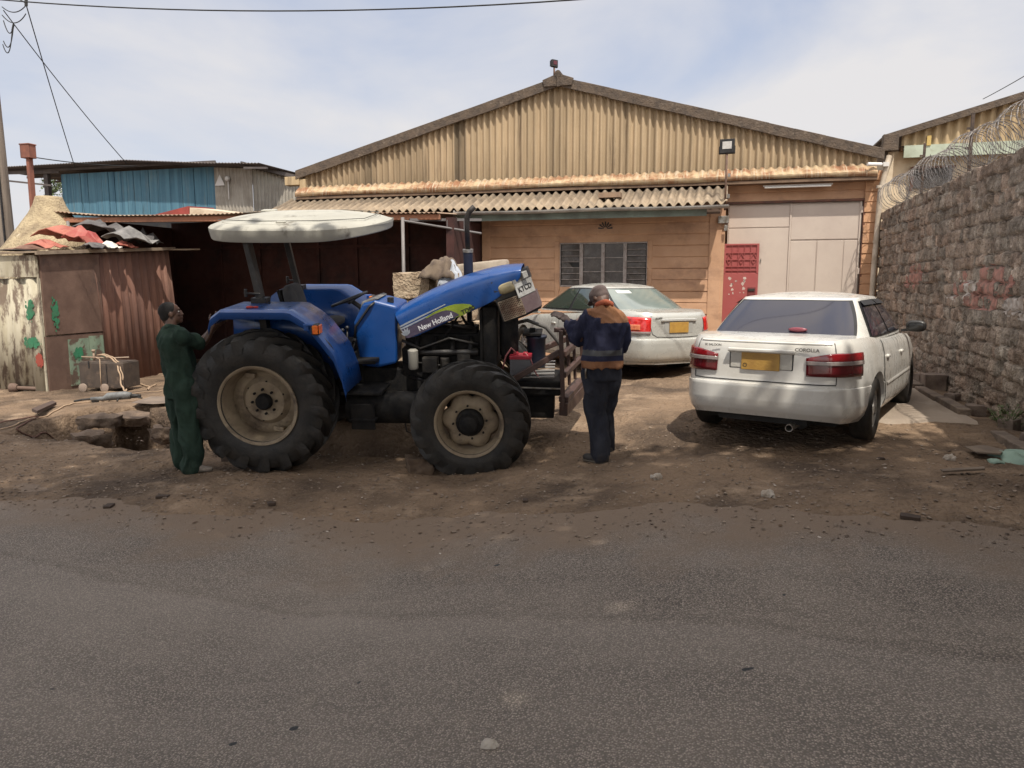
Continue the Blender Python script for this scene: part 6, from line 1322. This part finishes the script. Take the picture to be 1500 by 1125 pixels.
# ---- mechanic with navy and orange jacket in front of the tractor
g2 = on(872, 678, Z=-.20); gz2 = gz(g2.x, g2.y)
p2 = thing('person', 'person in navy and orange work jacket and cap at the tractor front guard', 'person', (g2.x, g2.y, gz2), YAW)
b = B(); sy_ = R(25)      # shoulder line angle: left shoulder is nearer the tractor, body turned to the left
torso(b, [(.05, 0, .84, .15, .11, sy_), (.055, 0, .98, .15, .11, sy_), (.06, 0, 1.10, .135, .10, sy_), (.07, .02, 1.27, .16, .12, sy_), (.075, .05, 1.38, .17, .105, sy_), (.07, .07, 1.45, .08, .07, sy_)])
limb(b, [(.07, .05, 1.40), (.062, .09, 1.49), (.05, .15, 1.56)], [.060, .054, .055])
hf2 = Vector((-.60, .55, -.75)); head(b, (.030, .185, 1.555), hf2, (-.25, .45, 1), .94)
limb(b, [(-.085, -.01, 1.385), (-.165, .10, 1.16), (-.245, .33, 1.33)], [.050, .041, .028])
limb(b, [(.225, .10, 1.37), (.255, .17, 1.08), (.06, .40, 1.15)], [.050, .041, .028]); hand(b, (.06, .40, 1.15), (-.7, .4, .1), (.2, .3, 1), -1, .5)
limb(b, [(-.01, -.03, .9), (.0, .03, .5), (.045, -.03, .1)], [.085, .06, .042]); limb(b, [(.12, .04, .9), (.10, .17, .5), (.13, .33, .1)], [.085, .06, .042])
fuse(b, 'body', skin, p2, .0065, 2)
glovem = M('dark_work_glove', (.045, .032, .030), (.07, .05, .045), rough=.9, ns=20)
b = B(); limb(b, [(-.225, .28, 1.30), (-.25, .335, 1.335)], [.036, .034]); hand(b, (-.248, .33, 1.332), (-.75, .25, .50), (-.35, -.2, .9), 1, .30, 1.22); fuse(b, 'glove', glovem, p2, .006, 2)
navy = M('navy_cloth', (.018, .020, .042), (.028, .030, .055), rough=.95, ns=6, bump=.8, bs=11, bd=.035, spec=.15, stretch=(1, 1, .55))
orangec = M('faded_orange_cloth', (.25, .125, .065), (.19, .09, .05), (.30, .17, .10), rough=.95, ns=6, bump=.8, bs=11, bd=.035, spec=.15, stretch=(1, 1, .55)); greyb = M('grey_band_cloth', (.065, .068, .07), (.045, .045, .05), rough=.7, ns=9)
b = B()
torso(b, [(.06, -.005, .915, .200, .155, sy_), (.055, -.005, 1.0, .200, .155, sy_), (.06, .0, 1.10, .188, .150, sy_), (.07, .01, 1.25, .205, .155, sy_), (.078, .035, 1.35, .205, .140, sy_), (.075, .055, 1.43, .150, .11, sy_), (.07, .075, 1.475, .095, .085, sy_), (.068, .09, 1.50, .075, .07, sy_)])
limb(b, [(-.06, .0, 1.375), (-.125, .05, 1.27), (-.165, .11, 1.175), (-.20, .22, 1.255), (-.235, .305, 1.315)], [.092, .084, .076, .066, .054])
limb(b, [(.205, .09, 1.335), (.25, .13, 1.22), (.255, .18, 1.09), (.16, .29, 1.11), (.09, .37, 1.14)], [.092, .082, .076, .064, .054])
def jz(c):
    if c.z < 1.0 and .0 < 1: 
        if c.x > -.16 and c.z < .985: return 1
    if 1.035 < c.z < 1.09 and -.16 < c.x < .24 and c.y < .12: return 2
    # yoke over the shoulders, dipping to the middle of the back
    if c.z > 1.385 - .05 * (c.x > .02) + .10 * max(0, -.04 - c.x) * 6 and c.x > -.10: return 1
    return 0
fuse(b, 'jacket', [navy, orangec, greyb], p2, .010, 2, .022, (8, 8, 3.8), jz, 3)
b = B(); limb(b, [(.0, .03, 1.50), (.07, .01, 1.525), (.135, .06, 1.505)], [.026, .03, .026]); fuse(b, 'collar', M('red_orange_collar', (.33, .085, .04), (.26, .07, .035), rough=.95), p2, .008, 2)
trou = M('dark_trouser_cloth', (.022, .024, .034), (.034, .036, .046), (.05, .045, .045), rough=.95, ns=6, ns3=5, bump=.8, bs=11, bd=.035, spec=.15, stretch=(1, 1, .5))
b = B(); torso(b, [(.05, 0, .80, .165, .13, sy_), (.055, 0, .90, .172, .132, sy_), (.06, 0, 1.0, .160, .125, sy_)])
limb(b, [(-.02, -.02, .86), (.0, .01, .64), (.0, .03, .48), (.03, -.01, .24), (.05, -.03, .07)], [.125, .115, .104, .098, .096]); limb(b, [(.125, .03, .86), (.115, .10, .64), (.10, .17, .48), (.12, .27, .24), (.135, .33, .07)], [.118, .108, .098, .090, .088])
fuse(b, 'trousers', trou, p2, .010, 2, .020, (8, 8, 3.4), seed=7)
bootm = M('black_boot', (.022, .020, .020), (.045, .04, .036), rough=.7, ns=14)
shoe((.105, -.09, 0), (-.10, .09, 0), bootm, p2, .10, wid=.052); shoe((.19, .27, 0), (.02, .46, 0), bootm, p2, .10, wid=.052)
b = B(); b.m = Matrix.Translation((.030, .185, 1.555)) @ orient(hf2, (-.25, .45, 1)).to_4x4() @ Matrix.Scale(.92, 4); b.ball((-.022, 0, .038), (.112, .093, .088), 22, 14); b.ball((-.06, 0, -.0), (.065, .08, .065), 16, 10)
b.grid(lambda u, v: ((.07 + .075 * v * math.cos((u - .5) * 2.2)), (u - .5) * .15, .035 - .012 * v - .010 * (2 * u - 1) ** 2), 12, 5); b.grid(lambda u, v: ((.07 + .075 * v * math.cos((u - .5) * 2.2)), (u - .5) * .15, .028 - .012 * v - .010 * (2 * u - 1) ** 2), 12, 5)
fuse(b, 'cap', M('grey_brown_cap', (.115, .085, .078), (.085, .062, .058), rough=.95, bump=.3, bs=200), p2, .008, 3, .004, (14, 14, 14))
b = B(); b.bx(-.06, -.055, -.155, -.15, 1.0, 1.01); b.bm.free()
B().tube([(-.105, -.10, .95), (-.115, -.10, .88), (-.11, -.10, .82)], .010, 6).build('pocket_tool', steel, p2, smooth=True)
# =================================================================== YARD CLUTTER
coral = M('dressed_coral_stone', (.42, .33, .23), (.30, .22, .15), (.16, .11, .075), rough=.95, ns=7, ns3=10, mix3=(.55, .66), bump=1.0, bs=30, bd=.03)
def rock_block(name, label, c, d, rz, mat=coral, cat='stone block', group=None, rough=.03, seed=0, cuts=9):
    """squared quarry block with chipped faces"""
    b = B(); N = cuts
    def face(fn): b.grid(lambda u, v: fn(2 * u - 1, 2 * v - 1), N, N)
    face(lambda a, q: (a, q, 1)); face(lambda a, q: (a, q, -1)); face(lambda a, q: (a, 1, q)); face(lambda a, q: (a, -1, q)); face(lambda a, q: (1, a, q)); face(lambda a, q: (-1, a, q))
    bmesh.ops.remove_doubles(b.bm, verts=b.bm.verts, dist=.001)
    for v in b.bm.verts:
        p = v.co; m_ = sorted((abs(p.x), abs(p.y), abs(p.z))); k = 1 - .06 * max(0, m_[1] - .6); q = Vector((p.x * d[0] / 2, p.y * d[1] / 2, p.z * d[2] / 2)) * k
        n_ = mnoise.noise(q * 5 + Vector((seed, 0, 0))) * rough + mnoise.noise(q * 16 + Vector((0, seed, 0))) * rough * .5; v.co = q + q.normalized() * n_
    o = b.build(name, mat, smooth=True, autos=50); o.location = c; o.rotation_euler = (0, 0, rz); return tag(o, label, cat, group)
BY = 9.9; ba = on(570, 440, Y=BY); bb = on(645, 400, Y=BY)
gzb = gz(-4.4, BY)
zc = gzb; lays = []
x0b = on(566, 460, Y=BY).x; sc_ = on(640, 460, Y=BY).x - x0b
rowsb = [(.36, [(0.30, .62), (.95, .6), (1.55, .6)]), (.36, [(.25, .6), (.88, .62), (1.5, .6)]), (.34, [(.33, .6), (.95, .6), (1.5, .55)]), (.30, [(.14, .30), (.47, .36), (1.0, .6)]), (.37, [(.42, .56), (1.02, .24)])]
tot = sum(r_[0] for r_ in rowsb); ztop = on(600, 399, Y=BY).z; zc = ztop - tot; labs = ['at the base', 'in second row', 'in middle row', 'in the row below the top', 'at the top']; n_b = 0
pos_w = ['left', 'middle', 'right']
for ri, (hh, cs) in enumerate(rowsb):
    for ci, (cx, ln) in enumerate(cs):
        lb = 'large pitted pale stone block topping the stack behind the tractor' if (ri, ci) == (4, 0) else ('small pale stone block beside the big one on top of the stack' if (ri, ci) == (4, 1) else f'pale quarry stone {labs[ri]} of the stack behind tractor, {pos_w[ci]} one')
        rock_block('stone_block', lb, (x0b + .05 + cx, BY + random.uniform(-.03, .03), zc + hh / 2), (ln - .02, .42, hh - .012), YAW * .4 + random.uniform(-.04, .04), group='quarry blocks stacked behind the tractor', seed=ri * 5 + ci)
    zc += hh
b = B(); b.bx(x0b, x0b + 1.9, BY - .18, BY + .25, gzb - .4, ztop - tot + .01); tag(b.build('block_plinth', coral), 'low rough stone footing under the stack of blocks behind the tractor', 'footing')
def cloth(name, label, c, sx_, sy2, hgt, mat, seed, cat='cloth', folds=5):
    r_ = random.Random(seed); b = B(); ph = r_.uniform(0, 9)
    def fn(u, v):
        x, y = (u - .5) * sx_, (v - .5) * sy2; d = max(abs(2 * u - 1), abs(2 * v - 1)); z = hgt * (1 - d ** 2.5) + .35 * hgt * mnoise.noise(Vector((u * folds + ph, v * folds, seed))) + .02 * math.sin(u * 17 + v * 9)
        return (c[0] + x + .04 * mnoise.noise(Vector((v * 4, u * 4, seed))), c[1] + y, c[2] + z - .0)
    b.grid(fn, 24, 24); return tag(b.build(name, mat, smooth=True, solid=.006), label, cat)
q = on(652, 392, Y=BY); cloth('sacking', 'crumpled brown sacking draped on the stone stack behind the exhaust', (q.x, BY - .1, q.z - .16), .55, .5, .28, M('brown_sacking', (.16, .12, .085), (.09, .065, .05), rough=.95, ns=8), 3)
q = on(667, 400, Y=BY); cloth('rag', 'light blue grey rag draped on the stone stack beside the exhaust', (q.x, BY - .15, q.z - .20), .30, .4, .32, M('blue_grey_rag', (.42, .45, .50), (.3, .32, .37), rough=.95), 5)
# old foam seat / moulded cover lying on a bench
q = on(705, 392, Y=10.6); b = B(); 
b.m = Matrix.Translation((q.x, 10.6, q.z)) @ Matrix.Rotation(R(10), 4, 'Z') @ Matrix.Rotation(R(-6), 4, 'Y')
def tray(u, v):
    a = u * 2 * math.pi; cx, sy2 = sup(a, 4); pr = [(1.02, -.13), (1.04, -.08), (1.0, -.07), (.99, .04), (.96, .075), (.90, .075), (.84, .03), (.4, .01), (0, .01)]
    k = v * 8; i = min(int(k), 7); t = k - i; s_ = pr[i][0] * (1 - t) + pr[i + 1][0] * t; z = pr[i][1] * (1 - t) + pr[i + 1][1] * t; return (.42 * s_ * cx, .28 * s_ * sy2, z)
b.grid(tray, 48, 16, True); tag(b.build('moulded_cover', M('beige_cover', (.40, .34, .27), (.28, .23, .18), rough=.7, ns=5), smooth=True), 'beige moulded cover with a rim lying behind the bonnet of the tractor', 'cover')
b = B(); b.bar((q.x - .9, 10.75, q.z - .17), (q.x + .5, 10.65, q.z - .12), .10, .05); b.bx(q.x - .8, q.x + .3, 10.5, 10.9, gz(q.x, 10.7) - .1, q.z - .2); tag(b.build('workbench', M('rough_bench', (.10, .075, .055), (.06, .045, .035), rough=.95)), 'dark rough bench under the beige cover behind the tractor', 'bench')
# wheel chock
q = on(608, 700, Z=-.42); rock_block('wheel_chock', 'rough brown stone wedged behind the tractor front wheel', (q.x, q.y + .1, gz(q.x, q.y + .1) + .06), (.21, .20, .17), .5, M('chock_stone', (.13, .09, .06), (.08, .055, .04), rough=.95, ns=8, bump=.8), 'stone', seed=21, cuts=9, rough=.06)
q = on(342, 679, Z=-.42); rock_block('wheel_chock', 'dark stone lying against the tractor rear wheel by the green overalls', (q.x, q.y, gz(q.x, q.y) + .02), (.22, .16, .13), .1, M('chock_dark', (.12, .09, .07), rough=.95), 'stone', seed=31, cuts=7, rough=.02)
q = on(230, 642, Z=-.55); rock_block('pale_stone', 'pale rounded stone in the ditch beside the green overalls', (q.x, q.y, gz(q.x, q.y) + .04), (.13, .11, .10), .1, M('pale_stone', (.45, .38, .32), rough=.9), 'stone', seed=41, cuts=6, rough=.02)
# welding set
wz = on(150, 578, Z=-.41); w0 = on(122, 575, Z=-.41); w1 = on(181, 579, Z=-.41)
wd = thing('welding_set', 'brown steel welding transformer on small wheels beside the kiosk', 'welding set', (wz.x, wz.y + .2, gz(wz.x, wz.y + .2)), R(10))
wm_ = M('brown_steel_box', (.075, .055, .042), (.045, .034, .028), (.13, .09, .065), rough=.75, ns=5, ns3=6)
B().box((0, 0, .29), (.82, .46, .44)).box((0, 0, .515), (.78, .42, .02)).build('case', wm_, wd, bevel=.015)
B().tube([(-.44, -.1, .60), (.0, .0, .57), (.44, -.1, .60)], .014, 6).tube([(-.28, 0, .5), (-.28, 0, .70)], .018, 8).lathe([(.68, .001), (.68, .03), (.72, .03), (.72, .001)], 10, 'Z', (-.28, 0, 0)).build('handle', M('pale_handle', (.30, .22, .16), rough=.7), wd, smooth=True)
B().box((-.22, -.235, .48), (.025, .01, .12)).box((.1, -.235, .33), (.012, .008, .34)).build('trim', black, wd)
for x, y in ((-.34, -.26), (.06, -.26), (-.34, .26), (.06, .26)): B().lathe([(-.02, .001), (-.02, .055), (-.012, .075), (.012, .075), (.02, .055), (.02, .001)], 20, 'Y', (x, y, .075)).build('wheel', M('pale_caster', (.26, .20, .16), rough=.8), wd, smooth=True, autos=35)
cablem = M('dusty_beige_cable', (.42, .30, .20), (.30, .21, .14), rough=.8, ns=8)
def ground_cable(name, label, pxs, r, mat, z0=-.41, coils=None):
    pts = []; P_ = [on(a, c, Z=z0) for a, c in pxs]
    for i in range(len(P_) - 1):
        p0, p1_, p2_, p3 = P_[max(0, i - 1)], P_[i], P_[i + 1], P_[min(len(P_) - 1, i + 2)]
        for k in range(8):
            t = k / 8; q_ = .5 * ((2 * p1_) + (p2_ - p0) * t + (2 * p0 - 5 * p1_ + 4 * p2_ - p3) * t * t + (3 * p1_ - p0 - 3 * p2_ + p3) * t ** 3); pts.append(Vector((q_.x, q_.y, gz(q_.x, q_.y) + r + .004)))
    return tag(B().tube(pts, r, 6).build(name, mat, smooth=True), label, 'cable')
wl_ = Vector((wz.x, wz.y + .2, gz(wz.x, wz.y)))
cpts = [wl_ + Vector(p) for p in ((-.25, 0, .60), (-.1, -.05, .62), (.1, -.08, .58), (.30, -.15, .50), (.42, -.22, .33), (.50, -.28, .12), (.62, -.33, .03))]
pp = [on(a, c, Z=-.41) for a, c in ((190, 562), (205, 568), (219, 573), (217, 578), (222, 572), (232, 567))]; cpts += [Vector((p.x, p.y, gz(p.x, p.y) + .02)) for p in pp]
b = B(); limb_ = []
for i in range(len(cpts) - 1):
    for k in range(5): limb_.append(cpts[i].lerp(cpts[i + 1], k / 5) + Vector((0, .01 * math.sin(k * 1.2), 0)))
b.tube(limb_, .014, 6); b.tube([p + Vector((.03, .02, .01)) for p in limb_[:24]], .011, 6); b.tube([wl_ + Vector(p) for p in ((-.2, -.1, .58), (.02, -.22, .56), (.05, -.26, .3), (.06, -.27, .06))], .007, 6)
tag(b.build('welding_cable', cablem, smooth=True), 'pale cable looped over the welding set and trailing to the ground', 'cable')
ground_cable('ground_cable', 'thin cable trailing from the left edge to the power tool on the ground', [(-10, 636), (20, 632), (40, 626), (80, 612), (110, 603), (140, 600)], .010, cablem)
ground_cable('ground_cable', 'darker cable looping on the dirt by the left edge', [(-10, 628), (30, 622), (60, 617), (42, 628), (25, 634), (50, 630), (80, 622)], .010, M('dark_red_cable', (.12, .06, .045), rough=.8))
ground_cable('ground_cable', 'fine cable crossing the sunlit dirt behind the green overalls', [(150, 600), (175, 590), (205, 584), (235, 581), (250, 580)], .007, cablem)
slabm = M('broken_slab', (.17, .12, .085), (.10, .072, .053), rough=.95, ns=6, bump=.9, bs=35, bd=.02)
for k, (px, py, sx_, sy2, sz_, rz_, lb) in enumerate(((148, 624, .50, .34, .15, .35, 'long broken slab along the left back lip of the ditch'), (205, 611, .66, .55, .13, .12, 'broken slab on the back lip of the ditch above the dark hole'), (135, 640, .35, .28, .20, .9, 'tilted broken chunk at the left end of the ditch'), (238, 628, .30, .24, .16, .2, 'broken chunk on the ditch bank beside the green overalls'))):
    q = on(px, py, Z=-.42); rock_block('concrete_chunk', lb, (q.x, q.y, -.36 - .12 * (k > 1)) if k != 1 else (-8.03, 8.48, -.40), (sx_, sy2, sz_), rz_, slabm, 'slab', 'broken slabs round the ditch', .09, seed=90 + k, cuts=9)
# angle grinder / power tool on the ground
pt = on(165, 600, Z=-.41); t = thing('power_tool', 'long grey power tool lying on the dirt beside the ditch', 'power tool', (pt.x, pt.y, gz(pt.x, pt.y) + .05), YAW + R(8))
tm = M('grey_tool', (.16, .165, .165), (.09, .09, .09), rough=.5, ns=10)
B().tube([(-.30, 0, 0), (-.12, 0, .0), (-.05, 0, .03), (.20, 0, .045), (.28, 0, .035)], 1, 14, True, [.028, .034, .062, .062, .05]).build('motor_body', tm, t, smooth=True)
B().tube([(.26, 0, .035), (.42, 0, .03)], 1, 12, True, [.04, .025]).tube([(.30, 0, .03), (.45, -.03, .0)], .012, 6).tube([(.1, 0, 0), (.12, -.12, -.02)], .015, 6).build('spindle', dark_metal, t, smooth=True)
B().tube([(-.30, 0, 0), (-.42, 0, -.01), (-.55, .02, -.035)], .016, 8).box((-.24, 0, -.04), (.10, .02, .03)).build('grip', black, t)
pt = on(22, 577, Z=-.41); t = thing('pipe_offcut', 'short rusty pipe with a flared end lying before the kiosk', 'pipe', (pt.x, pt.y, gz(pt.x, pt.y) + .07), YAW)
B().tube([(-.06, 0, 0), (.0, 0, 0), (.06, 0, 0)], 1, 16, True, [.085, .085, .055]).tube([(.05, 0, 0), (.42, .02, -.02)], .035, 10).build('pipe', M('pipe_rust', (.13, .085, .065), rough=.8), t, smooth=True, autos=40)
# plate covering part of the ditch, boards
def board(name, label, pxs, z0, th, mat, cat='board', lift=.02):
    P_ = [on(a, c, Z=z0) for a, c in pxs]; b = B(); zz = max(gz(p.x, p.y) for p in P_) + lift; A_ = [b.v((p.x, p.y, zz + random.uniform(0, .012))) for p in P_]; C_ = [b.v((p.x, p.y, zz + th)) for p in P_]; n_ = len(P_)
    for i in range(n_): b.f([A_[i], A_[(i + 1) % n_], C_[(i + 1) % n_], C_[i]])
    b.f(A_[::-1]); b.f(C_); return tag(b.build(name, mat, bevel=.003), label, cat)
board('metal_sheet', 'flat grey brown metal sheet bridging the far lip of the ditch', [(193, 608), (222, 598), (262, 598), (262, 607), (225, 610)], -.40, .015, M('dusty_sheet', (.20, .155, .12), (.13, .10, .08), rough=.8, ns=4), 'sheet')
wood = M('grey_old_wood', (.20, .155, .115), (.12, .09, .07), rough=.95, ns=8)
board('timber_offcut', 'dark charred timber offcut on the dirt near the left edge', [(48, 616), (78, 603), (84, 606), (56, 620)], -.41, .05, M('dark_wood', (.07, .045, .035), rough=.95), 'timber')
board('timber_offcut', 'plank lying on the dirt under the rear of the tractor', [(512, 614), (590, 612), (592, 617), (513, 619)], -.3, .05, wood, 'timber')
board('timber_offcut', 'flat plank beside the near rear wheel of the tractor', [(515, 622), (553, 621), (553, 627), (518, 628)], -.3, .04, M('dark_plank', (.08, .06, .05), rough=.95), 'timber')
board('timber_offcut', 'long thin weathered lath on the verge at the right', [(1376, 704), (1440, 700), (1442, 703), (1380, 707)], 0, .02, wood, 'timber')
board('broken_board', 'broken brown board beside the green sheet at the right edge', [(1412, 667), (1440, 665), (1470, 672), (1465, 678), (1430, 676)], 0, .02, wood, 'board')
cloth('green_sheet', 'pale green painted sheet lying on the verge at the right edge', (on(1500, 676, Z=0).x, on(1500, 676, Z=0).y, .0), .62, .45, .07, M('pale_green_sheet', (.26, .37, .30), (.20, .29, .24), (.35, .30, .25), rough=.7, ns=5), 12, 'sheet')
for k, (px, py, lb) in enumerate(((1390, 662 + 24, 'white paper scrap standing beside the lath at the right'), (1125, 735, 'white paper scrap at the edge of the road near the white car'), (963, 690, 'pale crumpled wrapper on the dirt right of the man in the navy jacket'))):
    q = on(px, py, Z=-.05); cloth('paper_scrap', lb, (q.x, q.y, gz(q.x, q.y)), .07, .06, .03, paperm, 30 + k, 'litter')
q = on(718, 1107, Z=-.2); cloth('paper_scrap', 'small pale scrap lying on the asphalt at the bottom of the view', (q.x, q.y, float(road_z(np.array(q.x), np.array(q.y))) + .004), .035, .02, .006, paperm, 40, 'litter')
for k, (px, py, s_, lb) in enumerate(((1335, 754, .11, 'dark clod of earth at the road edge below the white car'), (397, 750, .09, 'dark leaf clod on the road edge under the rear wheel'), (160, 752, .10, 'dark clod on the road edge at the left'), (240, 746, .10, 'dark flat clod on the road edge below the green overalls'), (770, 735, .07, 'small dark clod below the front wheel'), (1290, 672, .06, 'brown pebble below the white car'))):
    q = on(px, py, Z=-.2); q = on(px, py, Z=gz(q.x, q.y)); rock_block('earth_clod', lb, (q.x, q.y, max(gz(q.x, q.y), float(road_z(np.array(q.x), np.array(q.y)))) + .008), (s_ * 1.0, s_ * .6, s_ * .22), random.uniform(0, 3), M('dark_clod', (.05, .032, .022), rough=.95), 'clod', 'clods along the road edge', .02, seed=50 + k, cuts=6)
for k, (px, py) in enumerate(((612, 938), (606, 975), (569, 1003), (384, 1050), (210, 1053), (543, 1110), (683, 1110), (195, 923))): pass
# rubble along the foot of the wall
rub = M('rubble', (.20, .155, .125), (.12, .09, .075), rough=.95, ns=6, bump=.7)
r_ = random.Random(6)
for k, (y, s_, wd_) in enumerate(((7.55, .22, 'greenish slab'), (8.3, .14, 'small dark lump'), (9.3, .16, 'squared chunk'), (10.2, .12, 'flat chip'), (11.1, .26, 'big squared block'), (11.7, .15, 'tilted chunk'))):
    rock_block('rubble_stone', f'{wd_} of rubble at the foot of the stone wall, ' + ['nearest the road', 'next from the road', 'beside the first weeds', 'past the weeds', 'beside the white car', 'farthest along the kerb'][k], (2.78, y, gz(2.78, y) + s_ * .3), (s_, s_ * 1.2, s_ * .9), r_.uniform(0, 3), rub, 'stone', 'rubble stones along the wall foot', .03, seed=70 + k, cuts=6)
# weeds
leafm = M('weed_leaf', (.075, .115, .035), (.10, .12, .05), (.05, .075, .025), rough=.7, ns=9, ns3=20)
def weed(name, label, c, h_, n, spread, cat='weed', group=None, seed=0, leaf=.035):
    r_ = random.Random(seed); b = B()
    for k in range(n):
        a = r_.uniform(0, 6.3); tip = Vector(c) + Vector((math.cos(a) * spread * r_.uniform(.3, 1), math.sin(a) * spread * r_.uniform(.3, 1), h_ * r_.uniform(.4, 1))); base = Vector(c) + Vector((r_.uniform(-.05, .05), r_.uniform(-.05, .05), -.02)); b.tube([base, base.lerp(tip, .5) + Vector((0, 0, .02)), tip], .0025, 4, False)
        for j in range(7):
            p = base.lerp(tip, r_.uniform(.3, 1.05)); d = Vector((r_.uniform(-1, 1), r_.uniform(-1, 1), r_.uniform(-.2, .8))).normalized(); q_ = d.cross(Vector((0, 0, 1))).normalized() * leaf * .32; l_ = leaf * r_.uniform(.6, 1.3); b.poly([p, p + d * l_ * .5 + q_, p + d * l_, p + d * l_ * .5 - q_])
    return tag(b.build(name, leafm), label, cat, group)
for k, (px, py, h_, sp, lb) in enumerate(((1462, 608, .20, .20, 'leafy green weed at the foot of the stone wall, farther one'), (1475, 638, .22, .22, 'leafy green weed beside the kerb nearest the road'), (1490, 628, .18, .20, 'green weed between the two others by the wall'), (1428, 590, .08, .12, 'sparse low weed farthest along the wall foot'))):
    q = on(px, py, Z=0); weed('weed', lb, (q.x, q.y, gz(q.x, q.y)), h_, 34, sp, group='weeds along the stone wall', seed=k)
q = on(583, 650, Z=-.5); weed('weed', 'dim grassy weed in the ditch between the tractor wheels', (q.x, q.y + .3, gz(q.x, q.y + .3)), .20, 60, .30, seed=11)
q = on(20, 655, Z=-.4)
# distant small tree seen left of the blue shack
bark = M('tree_bark', (.12, .09, .07), (.07, .055, .045), rough=.95, ns=4, bump=.8)
def foliage(b, centers, n, leaf, r_):
    for _ in range(n):
        c, rad = r_.choice(centers); d = Vector((r_.gauss(0, 1), r_.gauss(0, 1), r_.gauss(0, 1))).normalized() * (r_.random() ** .45); p = Vector(c) + Vector((d.x * rad[0], d.y * rad[1], d.z * rad[2]))
        u_ = Vector((r_.uniform(-1, 1), r_.uniform(-1, 1), r_.uniform(-.6, .6))).normalized(); w_ = u_.cross(Vector((r_.uniform(-1, 1), r_.uniform(-1, 1), r_.uniform(-1, 1)))).normalized(); l_ = leaf * r_.uniform(.6, 1.4)
        b.poly([p, p + u_ * l_ * .5 + w_ * l_ * .3, p + u_ * l_, p + u_ * l_ * .5 - w_ * l_ * .3])
tp = on(83, 285, Y=26); r_ = random.Random(3)
t = thing('small_tree', 'sparse pale green tree seen beyond the left end of the blue shack', 'tree', (tp.x, 26, -.4))
B().tube([(0, 0, 0), (.1, 0, 2.5), (.0, 0, 4.5)], 1, 8, True, [.12, .08, .03]).build('trunk', bark, t)
b = B(); foliage(b, [((0, 0, tp.z + .2), (.7, .7, .9)), ((.3, 0, tp.z - .8), (.8, .8, .7)), ((-.2, 0, tp.z + .9), (.4, .4, .5))], 1500, .10, r_); b.build('crown', leafm, t)
# big roadside trees behind the camera that shade the road
treeleaf = M('shade_tree_leaf', (.055, .095, .028), (.09, .12, .04), rough=.6, ns=3)
_t = treeleaf.node_tree; _p = _t.nodes['Principled BSDF']; _tr = _t.nodes.new('ShaderNodeBsdfTranslucent'); _tr.inputs['Color'].default_value = (.85, .78, .62, 1)
_ad = _t.nodes.new('ShaderNodeMixShader'); _ad.inputs[0].default_value = .55; _t.links.new(_p.outputs[0], _ad.inputs[1]); _t.links.new(_tr.outputs[0], _ad.inputs[2]); _t.links.new(_ad.outputs[0], _t.nodes['Material Output'].inputs['Surface'])
def shade_tree(name, label, base, cx, cz, n, seed, clumps):
    r_ = random.Random(seed); t = thing(name, label, 'tree', base)
    b = B(); b.tube([(0, 0, 0), (.1, .1, 2.5), (.05, .3, 4.5)], 1, 14, True, [.38, .30, .24]); cen = []
    for c in clumps:
        v = Vector(c[:3]) - Vector(base); cen.append((v, c[3:6])); mid = Vector((.05, .3, 4.2)).lerp(v, .5) + Vector((0, 0, -.4)); b.tube([Vector((.05, .3, 4.0)), mid, v], 1, 8, True, [.16, .09, .03])
    b.build('trunk', bark, t, smooth=True); b = B(); foliage(b, cen, n, .24, r_); b.build('crown', treeleaf, t); return t
cl = []
rr = random.Random(12)
for ix in range(7):
    for iy in range(5):
        x = -7.5 + ix * 2.5 + rr.uniform(-.4, .4); y = -6.4 + iy * 2.12 + rr.uniform(-.35, .35)
        cl.append((x, y, 8.0 + rr.uniform(-.8, .8), 1.9, 1.7, .8))
la = [c for c in cl if c[0] < 1.0]; lb_ = [c for c in cl if c[0] >= 1.0]
shade_tree('shade_tree', 'broad leafy tree standing behind the viewer on the left', (-5.0, -5.5, -.4), 0, 0, int(N_LEAF * len(la)), 5, la)
shade_tree('shade_tree', 'broad leafy tree standing behind the viewer on the right', (5.5, -5.5, 0), 0, 0, int(N_LEAF * len(lb_)), 6, lb_)

for o in list(bpy.data.objects):
    if o.type == 'MESH' and o.name.split('.')[0] in ('pilaster', 'step', 'roof_timber', 'rim_bracket', 'gate_rib', 'lift_arms', 'levers', 'return_wall', 'roof_strut', 'battery_cable', 'front_slats', 'glazing_bar', 'paint_chips'): split_loose(o)
